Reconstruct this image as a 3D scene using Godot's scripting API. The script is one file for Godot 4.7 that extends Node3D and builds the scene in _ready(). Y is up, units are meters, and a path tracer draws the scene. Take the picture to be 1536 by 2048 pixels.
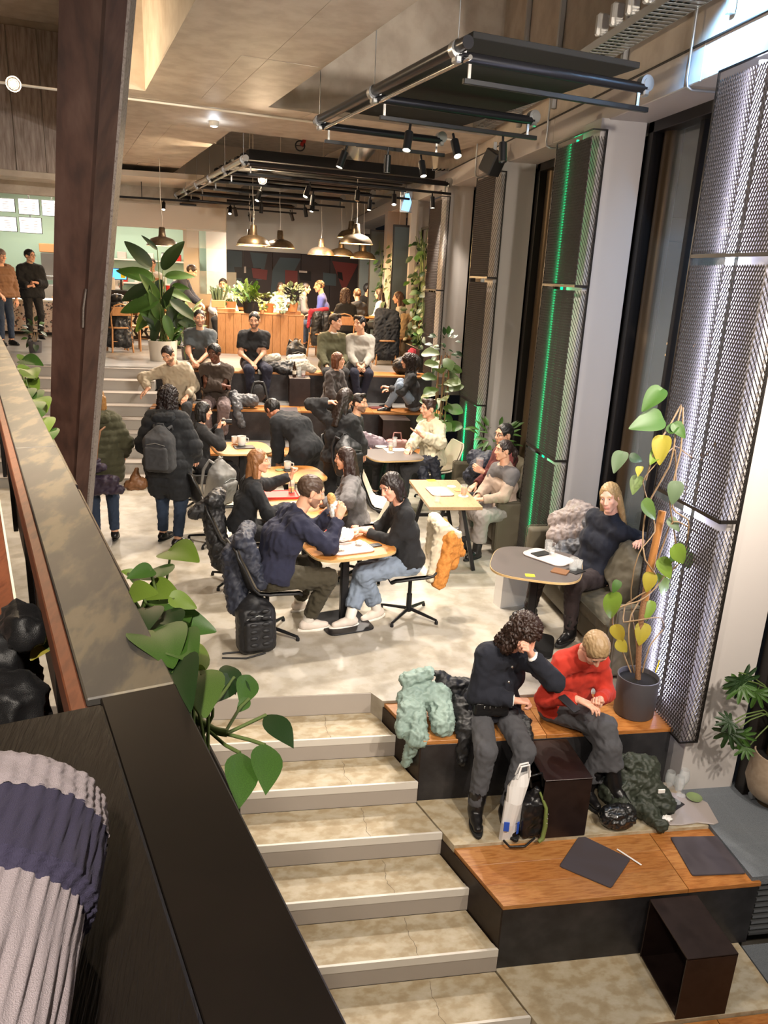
extends Node3D
const CAM := Vector3(0, 2.95, 0)
const FOCAL := 1540.0
var cam_basis := Basis.from_euler(Vector3(deg_to_rad(-16.975), deg_to_rad(-10.135), deg_to_rad(2.855)))
var M := {}
var used := {}
var nz := FastNoiseLite.new()
var UP := Vector3.UP
class MB:
	var v := PackedVector3Array()
	var n := PackedVector3Array()
	var c := PackedColorArray()
	var t := PackedVector2Array()
	var i := PackedInt32Array()
	func tri(a: Vector3, b: Vector3, d: Vector3) -> void:
		var nn := (d - a).cross(b - a).normalized()
		var s := v.size()
		v.append(a); v.append(b); v.append(d)
		n.append(nn); n.append(nn); n.append(nn)
		i.append(s); i.append(s + 1); i.append(s + 2)
	func quad(a: Vector3, b: Vector3, d: Vector3, e: Vector3) -> void:
		var nn := (d - a).cross(b - a).normalized()
		if nn == Vector3.ZERO:
			nn = (e - a).cross(d - a).normalized()
		var s := v.size()
		v.append(a); v.append(b); v.append(d); v.append(e)
		n.append(nn); n.append(nn); n.append(nn); n.append(nn)
		i.append(s); i.append(s + 1); i.append(s + 2); i.append(s); i.append(s + 2); i.append(s + 3)
	func add(o: MB, x := Transform3D.IDENTITY) -> void:
		var s := v.size()
		var flip := x.basis.determinant() < 0.0
		var nb := x.basis.inverse().transposed()
		for k in o.v.size():
			v.append(x * o.v[k])
			n.append((nb * o.n[k]).normalized())
		if o.c.size():
			c.append_array(o.c)
		if o.t.size():
			t.append_array(o.t)
		var m := o.i.size() / 3
		for k in m:
			i.append(s + o.i[3 * k])
			i.append(s + o.i[3 * k + (2 if flip else 1)])
			i.append(s + o.i[3 * k + (1 if flip else 2)])
	func mesh(mat: Material) -> ArrayMesh:
		var a := []
		a.resize(Mesh.ARRAY_MAX)
		a[Mesh.ARRAY_VERTEX] = v
		a[Mesh.ARRAY_NORMAL] = n
		if c.size() == v.size():
			a[Mesh.ARRAY_COLOR] = c
		if t.size() == v.size():
			a[Mesh.ARRAY_TEX_UV] = t
		a[Mesh.ARRAY_INDEX] = i
		var am := ArrayMesh.new()
		am.add_surface_from_arrays(Mesh.PRIMITIVE_TRIANGLES, a)
		am.surface_set_material(0, mat)
		return am
	func smooth() -> MB:
		n.resize(v.size())
		n.fill(Vector3.ZERO)
		for k in range(0, i.size(), 3):
			var a := i[k]
			var b := i[k + 1]
			var d := i[k + 2]
			var f := (v[d] - v[a]).cross(v[b] - v[a])
			n[a] += f; n[b] += f; n[d] += f
		for k in n.size():
			n[k] = n[k].normalized() if n[k].length_squared() > 1e-20 else Vector3.UP
		return self
func numbered(called: String) -> String:
	var k: int = used.get(called, 0)
	used[called] = k + 1
	return called if k == 0 else "%s_%03d" % [called, k]
func thing(called: String, label: String, category: String, at := Vector3.ZERO, turn := 0.0, group := "") -> Node3D:
	var o := Node3D.new()
	o.name = numbered(called)
	add_child(o)
	o.position = at
	o.rotation.y = turn
	tag(o, label, category, group)
	return o
func tag(o: Node3D, label: String, category := "", group := "") -> void:
	o.set_meta("label", label)
	if category:
		o.set_meta("category", category)
	if group:
		o.set_meta("group", group)
func part(called: String, mb: MB, mat: Material, parent: Node3D, x := Transform3D.IDENTITY) -> MeshInstance3D:
	return inst(called, mb.mesh(mat), parent, x)
func inst(called: String, m: Mesh, parent: Node3D, x := Transform3D.IDENTITY) -> MeshInstance3D:
	var o := MeshInstance3D.new()
	o.mesh = m
	o.transform = x
	o.name = numbered(called) if parent == self else StringName(called)
	parent.add_child(o, true)
	return o
func struct(called: String, mb: MB, mat: Material, label := "") -> MeshInstance3D:
	var o := part(called, mb, mat, self)
	o.set_meta("kind", "structure")
	if label:
		o.set_meta("label", label)
	return o
func copy(o: Node3D, at: Vector3, turn: float, label := "") -> Node3D:
	var r: Node3D = o.duplicate()
	r.name = numbered(String(o.name))
	add_child(r)
	r.position = at
	r.rotation.y = turn
	if label:
		r.set_meta("label", label)
	return r
func ray(u: float, v: float) -> Vector3:
	return cam_basis * Vector3((u - 768.0) / FOCAL, -(v - 1024.0) / FOCAL, -1.0)
func py(u: float, v: float, y: float) -> Vector3:
	var d := ray(u, v)
	return CAM + d * ((y - CAM.y) / d.y)
func pz(u: float, v: float, z: float) -> Vector3:
	var d := ray(u, v)
	return CAM + d * (z / d.z)
func px(u: float, v: float, x: float) -> Vector3:
	var d := ray(u, v)
	return CAM + d * (x / d.x)
func tf(at: Vector3, yaw := 0.0, pitch := 0.0, roll := 0.0, s := 1.0) -> Transform3D:
	return Transform3D(Basis.from_euler(Vector3(pitch, yaw, roll)).scaled(Vector3.ONE * s), at)
func frame(dir: Vector3, hint := Vector3.UP) -> Basis:  # y axis along dir
	var y := dir.normalized()
	var x := hint.cross(y)
	if x.length() < 1e-4:
		x = Vector3.RIGHT.cross(y)
		if x.length() < 1e-4:
			x = Vector3.BACK.cross(y)
	x = x.normalized()
	return Basis(x, y, x.cross(y))
func box(mb: MB, c: Vector3, s: Vector3, bev := 0.0, b := Basis.IDENTITY) -> MB:
	var h := s * 0.5
	if bev <= 0.0:
		var p := []
		for k in 8:
			p.append(c + b * Vector3(h.x if k & 1 else -h.x, h.y if k & 2 else -h.y, h.z if k & 4 else -h.z))
		mb.quad(p[0], p[1], p[3], p[2]); mb.quad(p[5], p[4], p[6], p[7])
		mb.quad(p[4], p[0], p[2], p[6]); mb.quad(p[1], p[5], p[7], p[3])
		mb.quad(p[2], p[3], p[7], p[6]); mb.quad(p[4], p[5], p[1], p[0])
		var s0 := mb.n.size() - 24
		for f in 6:
			var m := Vector3.ZERO
			for q in 4:
				m += mb.v[s0 + 4 * f + q]
			var nn := (m * 0.25 - c).normalized()
			var ax := [b.x, b.y, b.z]
			var best: Vector3 = b.x
			for a in ax:
				if absf(nn.dot(a)) > absf(nn.dot(best)):
					best = a
			best = best.normalized() * signf(nn.dot(best))
			for q in 4:
				mb.n[s0 + 4 * f + q] = best
		return mb
	var e := minf(bev, minf(h.x, minf(h.y, h.z)) * 0.98)
	var P := func(ax: int, sx: float, sy: float, sz: float) -> Vector3:
		var q := Vector3(sx * (h.x - e), sy * (h.y - e), sz * (h.z - e))
		q[ax] = [sx, sy, sz][ax] * h[ax]
		return c + b * q
	for ax in 3:
		for sg in [-1.0, 1.0]:
			var u := (ax + 1) % 3
			var w := (ax + 2) % 3
			var q := []
			for k in [[-1.0, -1.0], [1.0, -1.0], [1.0, 1.0], [-1.0, 1.0]]:
				var sv := [0.0, 0.0, 0.0]
				sv[ax] = sg; sv[u] = k[0]; sv[w] = k[1]
				q.append(P.call(ax, sv[0], sv[1], sv[2]))
			if sg > 0: mb.quad(q[0], q[3], q[2], q[1])
			else: mb.quad(q[0], q[1], q[2], q[3])
	for ax in 3:  # edges parallel to axis ax
		var u := (ax + 1) % 3
		var w := (ax + 2) % 3
		for su in [-1.0, 1.0]:
			for sw in [-1.0, 1.0]:
				var a0 := [0.0, 0.0, 0.0]
				a0[ax] = -1.0; a0[u] = su; a0[w] = sw
				var a1 := a0.duplicate()
				a1[ax] = 1.0
				var q0: Vector3 = P.call(u, a0[0], a0[1], a0[2])
				var q1: Vector3 = P.call(u, a1[0], a1[1], a1[2])
				var q2: Vector3 = P.call(w, a1[0], a1[1], a1[2])
				var q3: Vector3 = P.call(w, a0[0], a0[1], a0[2])
				if su * sw > 0: mb.quad(q0, q1, q2, q3)
				else: mb.quad(q0, q3, q2, q1)
	for k in 8:
		var sx := 1.0 if k & 1 else -1.0
		var sy := 1.0 if k & 2 else -1.0
		var sz := 1.0 if k & 4 else -1.0
		var a: Vector3 = P.call(0, sx, sy, sz)
		var b2: Vector3 = P.call(1, sx, sy, sz)
		var d: Vector3 = P.call(2, sx, sy, sz)
		if sx * sy * sz > 0: mb.tri(a, d, b2)
		else: mb.tri(a, b2, d)
	return mb
func bx(c: Vector3, s: Vector3, bev := 0.0, b := Basis.IDENTITY) -> MB:
	return box(MB.new(), c, s, bev, b)
func bar(mb: MB, a: Vector3, d: Vector3, w: float, h: float, bev := 0.0, hint := Vector3.UP) -> MB:
	var f := frame(d - a, hint)
	return box(mb, (a + d) * 0.5, Vector3(w, (d - a).length(), h), bev, f)
func prism(mb: MB, poly: PackedVector2Array, y0: float, y1: float, ch := 0.0) -> MB:
	var p := poly.duplicate()
	if Geometry2D.is_polygon_clockwise(p):
		p.reverse()
	var inner := p
	if ch > 0.0:
		inner = PackedVector2Array()
		var m := p.size()
		for k in m:
			var e0 := (p[k] - p[(k + m - 1) % m]).normalized()
			var e1 := (p[(k + 1) % m] - p[k]).normalized()
			var nn := (Vector2(-e0.y, e0.x) + Vector2(-e1.y, e1.x)).normalized()
			var cosh_ := maxf(0.4, nn.dot(Vector2(-e0.y, e0.x)))
			inner.append(p[k] + nn * ch / cosh_)
	var tr := Geometry2D.triangulate_polygon(inner)
	for side in 2:
		var yy := y1 if side == 0 else y0
		for k in range(0, tr.size(), 3):
			var a := Vector3(inner[tr[k]].x, yy, inner[tr[k]].y)
			var b := Vector3(inner[tr[k + 1]].x, yy, inner[tr[k + 1]].y)
			var d := Vector3(inner[tr[k + 2]].x, yy, inner[tr[k + 2]].y)
			var upw := (d - a).cross(b - a).y
			if (upw > 0) == (side == 0): mb.tri(a, b, d)
			else: mb.tri(a, d, b)
	var n := p.size()
	for k in n:
		var q0 := p[k]
		var q1 := p[(k + 1) % n]
		var i0 := inner[k]
		var i1 := inner[(k + 1) % n]
		var rings := [[q0, q1, y0 + ch], [q0, q1, y1 - ch]]
		if ch > 0.0:
			rings = [[i0, i1, y0], [q0, q1, y0 + ch], [q0, q1, y1 - ch], [i0, i1, y1]]
		for r in rings.size() - 1:
			var A: Array = rings[r]
			var B: Array = rings[r + 1]
			mb.quad(Vector3(A[0].x, A[2], A[0].y), Vector3(A[1].x, A[2], A[1].y), Vector3(B[1].x, B[2], B[1].y), Vector3(B[0].x, B[2], B[0].y))
			var s := mb.n.size() - 4
			var mid := Vector2(mb.n[s].x, mb.n[s].z)
			var ed: Vector2 = q1 - q0
			var outw := Vector2(ed.y, -ed.x)
			if mid.dot(outw) < 0:
				for z in 4: mb.n[s + z] = -mb.n[s + z]
				var b0 := mb.i.size() - 6
				var t1 := mb.i[b0 + 1]; mb.i[b0 + 1] = mb.i[b0 + 2]; mb.i[b0 + 2] = t1
				t1 = mb.i[b0 + 4]; mb.i[b0 + 4] = mb.i[b0 + 5]; mb.i[b0 + 5] = t1
	return mb
func rrect(w: float, d: float, r: float, seg := 5) -> PackedVector2Array:
	var p := PackedVector2Array()
	for q in 4:
		var cx := (w * 0.5 - r) * (1 if q == 0 or q == 3 else -1)
		var cz := (d * 0.5 - r) * (1 if q < 2 else -1)
		for k in seg + 1:
			var a := PI * 0.5 * (q + float(k) / seg)
			p.append(Vector2(cx + cos(a) * r, cz + sin(a) * r))
	return p
func squircle(w: float, d: float, e := 4.0, seg := 40) -> PackedVector2Array:
	var p := PackedVector2Array()
	for k in seg:
		var a := TAU * k / seg
		var c := cos(a); var s := sin(a)
		p.append(Vector2(signf(c) * pow(absf(c), 2.0 / e) * w * 0.5, signf(s) * pow(absf(s), 2.0 / e) * d * 0.5))
	return p
func tube(mb: MB, pts: Array, rad, sides := 8, caps := true) -> MB:
	var n := pts.size()
	var s0 := mb.v.size()
	var ref := Vector3.ZERO
	for k in n:
		var d: Vector3
		if k == 0: d = pts[1] - pts[0]
		elif k == n - 1: d = pts[n - 1] - pts[n - 2]
		else: d = (pts[k + 1] - pts[k]).normalized() + (pts[k] - pts[k - 1]).normalized()
		if d.length() < 1e-6: d = pts[mini(k + 1, n - 1)] - pts[maxi(k - 1, 0)]
		d = d.normalized()
		if k == 0:
			ref = frame(d).x
		else:
			ref = (ref - d * ref.dot(d)).normalized()
		var bi := d.cross(ref)
		var r: float = rad if rad is float else rad[k]
		for j in sides:
			var a := TAU * j / sides
			var o := ref * cos(a) + bi * sin(a)
			mb.v.append(pts[k] + o * r)
			mb.n.append(o)
	for k in n - 1:
		for j in sides:
			var a := s0 + k * sides + j
			var b := s0 + k * sides + (j + 1) % sides
			mb.i.append(a); mb.i.append(a + sides); mb.i.append(b)
			mb.i.append(b); mb.i.append(a + sides); mb.i.append(b + sides)
	if caps:
		for e in 2:
			var base := s0 if e == 0 else s0 + (n - 1) * sides
			var dd: Vector3 = (pts[0] - pts[1]).normalized() if e == 0 else (pts[n - 1] - pts[n - 2]).normalized()
			var s := mb.v.size()
			for j in sides:
				mb.v.append(mb.v[base + j]); mb.n.append(dd)
			for j in range(1, sides - 1):
				mb.i.append(s); mb.i.append(s + (j if e == 0 else j + 1)); mb.i.append(s + (j + 1 if e == 0 else j))
	return mb
func rod(a: Vector3, b: Vector3, r: float, sides := 10) -> MB:
	return tube(MB.new(), [a, b], r, sides)
func lathe(mb: MB, prof: Array, seg := 24, at := Vector3.ZERO) -> MB:
	for k in prof.size() - 1:
		var a: Vector2 = prof[k]
		var b: Vector2 = prof[k + 1]
		if a.distance_to(b) < 1e-6: continue
		var nn := Vector2(b.y - a.y, a.x - b.x).normalized()
		var n0 := nn
		var n1 := nn
		if k > 0 and prof[k - 1].distance_to(a) > 1e-6:
			var e: Vector2 = a - prof[k - 1]
			var q := Vector2(e.y, -e.x).normalized()
			if q.dot(nn) > 0.6: n0 = (q + nn).normalized()
		if k + 2 < prof.size() and prof[k + 2].distance_to(b) > 1e-6:
			var e: Vector2 = prof[k + 2] - b
			var q := Vector2(e.y, -e.x).normalized()
			if q.dot(nn) > 0.6: n1 = (q + nn).normalized()
		var s := mb.v.size()
		for j in seg + 1:
			var t := TAU * j / seg
			var c := cos(t); var si := sin(t)
			mb.v.append(at + Vector3(a.x * c, a.y, a.x * si)); mb.n.append(Vector3(n0.x * c, n0.y, n0.x * si))
			mb.v.append(at + Vector3(b.x * c, b.y, b.x * si)); mb.n.append(Vector3(n1.x * c, n1.y, n1.x * si))
		for j in seg:
			var q := s + 2 * j
			mb.i.append(q); mb.i.append(q + 2); mb.i.append(q + 1)
			mb.i.append(q + 1); mb.i.append(q + 2); mb.i.append(q + 3)
	return mb
func sdf(prims: Array, cell: float, k: float, cuts := []) -> MB:
	var lo := Vector3.ONE * 1e9
	var hi := -lo
	var boxes := []
	for p in prims:
		var a: Vector3; var b: Vector3
		var m := k * 0.5 + cell * 2.2
		match int(p[0]) % 10:
			0:
				var r: float = maxf(p[3], p[4]) + m
				a = Vector3(minf(p[1].x, p[2].x), minf(p[1].y, p[2].y), minf(p[1].z, p[2].z)) - Vector3.ONE * r
				b = Vector3(maxf(p[1].x, p[2].x), maxf(p[1].y, p[2].y), maxf(p[1].z, p[2].z)) + Vector3.ONE * r
			1:
				var bs: Basis = p[3]
				var e: Vector3 = (bs.x.abs() * p[2].x + bs.y.abs() * p[2].y + bs.z.abs() * p[2].z) + Vector3.ONE * m * 1.3
				a = p[1] - e; b = p[1] + e
			2:
				var bs: Basis = p[3]
				var e: Vector3 = (bs.x.abs() * p[2].x + bs.y.abs() * p[2].y + bs.z.abs() * p[2].z) + Vector3.ONE * (m + p[4])
				a = p[1] - e; b = p[1] + e
		boxes.append([a, b])
		if p[0] < 10:
			lo = lo.min(a); hi = hi.max(b)
	var nx := int((hi.x - lo.x) / cell) + 2
	var ny := int((hi.y - lo.y) / cell) + 2
	var nzz := int((hi.z - lo.z) / cell) + 2
	var sxy := nx * ny
	var F := PackedFloat32Array()
	F.resize(sxy * nzz)
	F.fill(1.0)
	for pi in prims.size():
		var p: Array = prims[pi]
		var ty := int(p[0])
		var cutp := ty >= 10
		ty = ty % 10
		var A: Vector3 = (boxes[pi][0] - lo) / cell
		var B: Vector3 = (boxes[pi][1] - lo) / cell
		var i0 := maxi(0, int(A.x)); var i1 := mini(nx - 1, int(B.x) + 1)
		var j0 := maxi(0, int(A.y)); var j1 := mini(ny - 1, int(B.y) + 1)
		var k0 := maxi(0, int(A.z)); var k1 := mini(nzz - 1, int(B.z) + 1)
		var a: Vector3 = p[1]
		var ba := Vector3.ZERO
		var inv := 0.0
		var ra := 0.0
		var dr := 0.0
		var ir := Vector3.ONE
		var mr := 1.0
		var bt := Basis.IDENTITY
		var half := Vector3.ONE
		var rd := 0.0
		if ty == 0:
			ba = p[2] - p[1]
			inv = 1.0 / maxf(ba.length_squared(), 1e-9)
			ra = p[3]; dr = p[4] - p[3]
		elif ty == 1:
			ir = Vector3.ONE / p[2]
			mr = minf(p[2].x, minf(p[2].y, p[2].z))
			bt = (p[3] as Basis).transposed()
		else:
			half = p[2]; rd = p[4]
			bt = (p[3] as Basis).transposed()
		for z in range(k0, k1 + 1):
			for y in range(j0, j1 + 1):
				var row := z * sxy + y * nx
				var q := lo + Vector3(i0, y, z) * cell - a
				for x in range(i0, i1 + 1):
					var d: float
					if ty == 0:
						var h := clampf(q.dot(ba) * inv, 0.0, 1.0)
						d = (q - ba * h).length() - ra - dr * h
					elif ty == 1:
						var e := bt * q
						var e1 := e * ir
						var l := e1.length()
						d = (l - 1.0) * mr if l < 0.3 else l * (l - 1.0) / (e1 * ir).length()
					else:
						var e := (bt * q).abs() - half
						d = e.max(Vector3.ZERO).length() + minf(maxf(e.x, maxf(e.y, e.z)), 0.0) - rd
					q.x += cell
					var f := F[row + x]
					if cutp:
						d = -d
						var hh := maxf(k - absf(f - d), 0.0) / k
						F[row + x] = maxf(f, d) + hh * hh * k * 0.25
					else:
						var hh := maxf(k - absf(f - d), 0.0) / k
						F[row + x] = minf(f, d) - hh * hh * k * 0.25
	for c in cuts:
		var A: Vector3 = (c[0] - Vector3.ONE * c[2] - lo) / cell
		var B: Vector3 = (c[0] + Vector3.ONE * c[2] - lo) / cell
		var r2: float = c[2] * c[2]
		for z in range(maxi(0, int(A.z)), mini(nzz - 1, int(B.z) + 1) + 1):
			for y in range(maxi(0, int(A.y)), mini(ny - 1, int(B.y) + 1) + 1):
				for x in range(maxi(0, int(A.x)), mini(nx - 1, int(B.x) + 1) + 1):
					var q: Vector3 = lo + Vector3(x, y, z) * cell - c[0]
					if q.length_squared() < r2:
						var id := z * sxy + y * nx + x
						F[id] = maxf(F[id], q.dot(c[1]))
	return nets(F, nx, ny, nzz, lo, cell)
func nets(F: PackedFloat32Array, nx: int, ny: int, nzz: int, lo: Vector3, cell: float) -> MB:
	var mb := MB.new()
	var sxy := nx * ny
	var ids := PackedInt32Array()
	ids.resize(F.size())
	ids.fill(-1)
	var off := [0, 1, nx, nx + 1, sxy, sxy + 1, sxy + nx, sxy + nx + 1]
	var ed := [[0, 1], [2, 3], [4, 5], [6, 7], [0, 2], [1, 3], [4, 6], [5, 7], [0, 4], [1, 5], [2, 6], [3, 7]]
	var cp := []
	for c in 8: cp.append(Vector3(c & 1, (c >> 1) & 1, (c >> 2) & 1))
	var lim := cell * 2.6
	var g := PackedFloat32Array()
	g.resize(8)
	for z in nzz - 1:
		for y in ny - 1:
			var row := z * sxy + y * nx
			for x in nx - 1:
				var id := row + x
				var f := F[id]
				if f > lim or f < -lim: continue
				var m := 0
				for c in 8:
					var w := F[id + off[c]]
					g[c] = w
					if w < 0.0: m |= 1 << c
				if m == 0 or m == 255: continue
				var s := Vector3.ZERO
				var cnt := 0
				for e in ed:
					var e0: int = e[0]
					var e1: int = e[1]
					if ((m >> e0) ^ (m >> e1)) & 1:
						var t := g[e0] / (g[e0] - g[e1])
						var c0: Vector3 = cp[e0]
						s += c0.lerp(cp[e1], t)
						cnt += 1
				ids[id] = mb.v.size()
				mb.v.append(lo + (Vector3(x, y, z) + s / cnt) * cell)
	for z in range(1, nzz - 1):
		for y in range(1, ny - 1):
			var row := z * sxy + y * nx
			for x in range(1, nx - 1):
				var id := row + x
				if ids[id] < 0: continue
				var f0 := F[id] < 0.0
				for ax in 3:
					var o: int = [1, nx, sxy][ax]
					var f1 := F[id + o] < 0.0
					if f0 == f1: continue
					var u: int = [nx, sxy, 1][ax]
					var w: int = [sxy, 1, nx][ax]
					var a := ids[id]; var b := ids[id - u]; var c := ids[id - u - w]; var d := ids[id - w]
					if a < 0 or b < 0 or c < 0 or d < 0: continue
					if f0:
						mb.i.append(a); mb.i.append(c); mb.i.append(b); mb.i.append(a); mb.i.append(d); mb.i.append(c)
					else:
						mb.i.append(a); mb.i.append(b); mb.i.append(c); mb.i.append(a); mb.i.append(c); mb.i.append(d)
	return mb.smooth()
func crease(mb: MB, amp: float, freq: float, stretch := Vector3.ONE, ridge := true, off := Vector3.ZERO) -> MB:
	for k in mb.v.size():
		var q := (mb.v[k] * stretch + off) * freq
		var w := nz.get_noise_3dv(q)
		if ridge: w = 0.5 - absf(w) * 2.4
		mb.v[k] += mb.n[k] * w * amp
	return mb.smooth()
func quilt(mb: MB, amp: float, pitch: float, axis := Vector3.UP) -> MB:
	for k in mb.v.size():
		var w := absf(sin(PI * (mb.v[k].dot(axis) + 0.012 * nz.get_noise_3dv(mb.v[k] * 60.0)) / pitch))
		mb.v[k] += mb.n[k] * (pow(w, 0.6) - 0.6) * amp
	return mb.smooth()
func ntex(sd: int, freq: float, oct: int, cols: Array, kind := FastNoiseLite.TYPE_SIMPLEX_SMOOTH, size := 512, warp := 0.0) -> NoiseTexture2D:
	var f := FastNoiseLite.new()
	f.seed = sd
	f.noise_type = kind
	f.frequency = freq
	f.fractal_octaves = oct
	f.fractal_gain = 0.55
	if warp > 0.0:
		f.domain_warp_enabled = true
		f.domain_warp_amplitude = warp
		f.domain_warp_frequency = freq
	var t := NoiseTexture2D.new()
	t.noise = f
	t.width = size
	t.height = size
	t.seamless = true
	var g := Gradient.new()
	g.offsets = PackedFloat32Array()
	var offs := PackedFloat32Array()
	var cc := PackedColorArray()
	for k in cols.size():
		if cols[k] is Array:
			offs.append(cols[k][0]); cc.append(cols[k][1])
		else:
			offs.append(float(k) / maxf(1, cols.size() - 1)); cc.append(cols[k])
	g.offsets = offs
	g.colors = cc
	t.color_ramp = g
	return t
func gtex(sd: int, freq: float, oct: int, kind := FastNoiseLite.TYPE_SIMPLEX_SMOOTH, size := 512) -> NoiseTexture2D:
	return ntex(sd, freq, oct, [Color.BLACK, Color.WHITE], kind, size)
func mat(called: String, col: Color, rough := 0.7, metal := 0.0) -> StandardMaterial3D:
	var m := StandardMaterial3D.new()
	m.resource_name = called
	m.albedo_color = col
	m.roughness = rough
	m.metallic = metal
	M[called] = m
	return m
func tri(m: StandardMaterial3D, tex: Texture2D, scale: Vector3, world := true) -> StandardMaterial3D:
	m.albedo_texture = tex
	m.uv1_triplanar = true
	m.uv1_world_triplanar = world
	m.uv1_scale = scale
	m.uv1_triplanar_sharpness = 6.0
	return m
func bump(m: StandardMaterial3D, tex: Texture2D, cm: float) -> StandardMaterial3D:
	m.heightmap_enabled = true
	m.heightmap_texture = tex
	m.heightmap_scale = cm
	return m
func rgb(r: float, g: float, b: float) -> Color:
	return Color(r / 255.0, g / 255.0, b / 255.0)
var T := {}
func cloth(called: String, col: Color, scale := 1.0, rough := 0.9, weave := "weave") -> StandardMaterial3D:
	var m := mat(called, col, rough)
	tri(m, T[weave], Vector3.ONE * 9.0 * scale, false)
	bump(m, T["weave_h"], 0.05)
	m.uv1_triplanar_sharpness = 3.0
	m.rim_enabled = true
	m.rim = 0.25
	m.rim_tint = 0.6
	return m
func glow(called: String, col: Color, e: float) -> StandardMaterial3D:
	var m := mat(called, col, 0.5)
	m.emission_enabled = true
	m.emission = col
	m.emission_energy_multiplier = e
	return m
func glassy(called: String, col: Color, alpha: float) -> StandardMaterial3D:
	var m := mat(called, Color(col.r, col.g, col.b, alpha), 0.03)
	m.transparency = BaseMaterial3D.TRANSPARENCY_ALPHA
	return m
func materials() -> void:
	nz.frequency = 1.0
	nz.noise_type = FastNoiseLite.TYPE_SIMPLEX_SMOOTH
	nz.fractal_octaves = 2
	T["weave"] = ntex(3, 0.06, 3, [Color(0.86, 0.86, 0.86), Color(1, 1, 1)])
	T["weave_h"] = gtex(4, 0.09, 3)
	T["knit"] = ntex(5, 0.03, 4, [Color(0.72, 0.72, 0.72), Color(1, 1, 1)])
	T["grain_h"] = gtex(6, 0.02, 5)
	T["strand"] = ntex(7, 0.05, 3, [Color(0.55, 0.52, 0.5), Color(1, 1, 1)])
	var concrete := ntex(11, 0.009, 6, [[0.0, rgb(150, 141, 125)], [0.38, rgb(164, 155, 139)], [0.55, rgb(173, 165, 151)], [1.0, rgb(181, 175, 164)]], FastNoiseLite.TYPE_SIMPLEX_SMOOTH, 1024, 14.0)
	tri(mat("floor_concrete", Color(1, 1, 1), 0.42), concrete, Vector3.ONE * 0.42)
	bump(M["floor_concrete"], T["grain_h"], 0.04)
	tri(mat("tread_concrete", Color(1.0, 0.985, 0.955), 0.6), ntex(12, 0.012, 6, [[0.0, rgb(150, 134, 106)], [0.4, rgb(166, 152, 126)], [0.55, rgb(176, 165, 143)], [1.0, rgb(190, 182, 166)]], FastNoiseLite.TYPE_SIMPLEX_SMOOTH, 1024, 6.0), Vector3(0.5, 0.5, 0.8))
	bump(M["tread_concrete"], T["grain_h"], 0.05)
	mat("riser_paint", rgb(166, 157, 148), 0.55)
	mat("riser_grey", rgb(160, 156, 150), 0.5)
	tri(mat("upper_floor", Color(0.78, 0.78, 0.79), 0.28), ntex(13, 0.01, 5, [rgb(150, 146, 140), rgb(182, 178, 172)], FastNoiseLite.TYPE_SIMPLEX_SMOOTH, 512), Vector3.ONE * 0.4)
	var soff := ntex(14, 0.008, 6, [[0.0, rgb(172, 160, 146)], [0.45, rgb(186, 175, 162)], [0.62, rgb(193, 183, 170)], [1.0, rgb(200, 191, 179)]], FastNoiseLite.TYPE_SIMPLEX_SMOOTH, 1024, 6.0)
	tri(mat("ceiling_concrete", Color(1, 1, 1), 0.55), soff, Vector3.ONE * 0.35)
	bump(M["ceiling_concrete"], T["grain_h"], 0.06)
	tri(mat("beam_concrete", Color(1, 1, 1), 0.6), soff, Vector3.ONE * 0.3)
	tri(mat("wall_boards", Color(1, 1, 1), 0.7), ntex(15, 0.012, 5, [rgb(124, 110, 104), rgb(158, 146, 140), rgb(182, 172, 168)]), Vector3(3.0, 0.35, 3.0))
	mat("pilaster_paint", rgb(186, 180, 176), 0.5)
	mat("white_paint", rgb(214, 206, 194), 0.6)
	tri(mat("steel_dark", Color(0.8, 0.8, 0.82), 0.36, 0.5), ntex(16, 0.01, 5, [rgb(58, 56, 56), rgb(70, 69, 70), rgb(88, 85, 85)]), Vector3.ONE * 0.8)
	tri(mat("steel_brown", Color(0.6, 0.56, 0.54), 0.45, 0.5), ntex(17, 0.012, 5, [rgb(62, 50, 44), rgb(92, 80, 74), rgb(70, 60, 56)]), Vector3.ONE * 0.9)
	tri(mat("stool_steel", Color(0.8, 0.74, 0.72), 0.38, 0.4), ntex(37, 0.01, 5, [rgb(44, 34, 32), rgb(62, 52, 50), rgb(52, 42, 40)]), Vector3.ONE * 0.8)
	tri(mat("rust_steel", Color(0.82, 0.78, 0.78), 0.6, 0.25), ntex(18, 0.01, 5, [rgb(62, 42, 34), rgb(88, 62, 50), rgb(104, 80, 68)], FastNoiseLite.TYPE_SIMPLEX_SMOOTH, 512, 10.0), Vector3(1.2, 0.4, 1.2))
	tri(mat("rust_edge", Color(1, 1, 1), 0.6, 0.3), ntex(19, 0.03, 5, [rgb(78, 66, 60), rgb(130, 122, 116), rgb(100, 90, 84)]), Vector3.ONE * 1.5)
	tri(mat("worn_steel", Color(1, 1, 1), 0.5, 0.55), ntex(20, 0.009, 6, [[0.0, rgb(84, 82, 79)], [0.46, rgb(92, 89, 85)], [0.58, rgb(106, 101, 92)], [0.66, rgb(122, 114, 98)], [0.8, rgb(126, 118, 102)], [1.0, rgb(100, 97, 91)]], FastNoiseLite.TYPE_SIMPLEX_SMOOTH, 1024, 5.0), Vector3(1.1, 1.1, 0.35))
	tri(mat("black_steel", Color(0.8, 0.78, 0.76), 0.42, 0.5), ntex(21, 0.008, 5, [rgb(30, 26, 24), rgb(44, 38, 34)]), Vector3.ONE)
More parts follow.
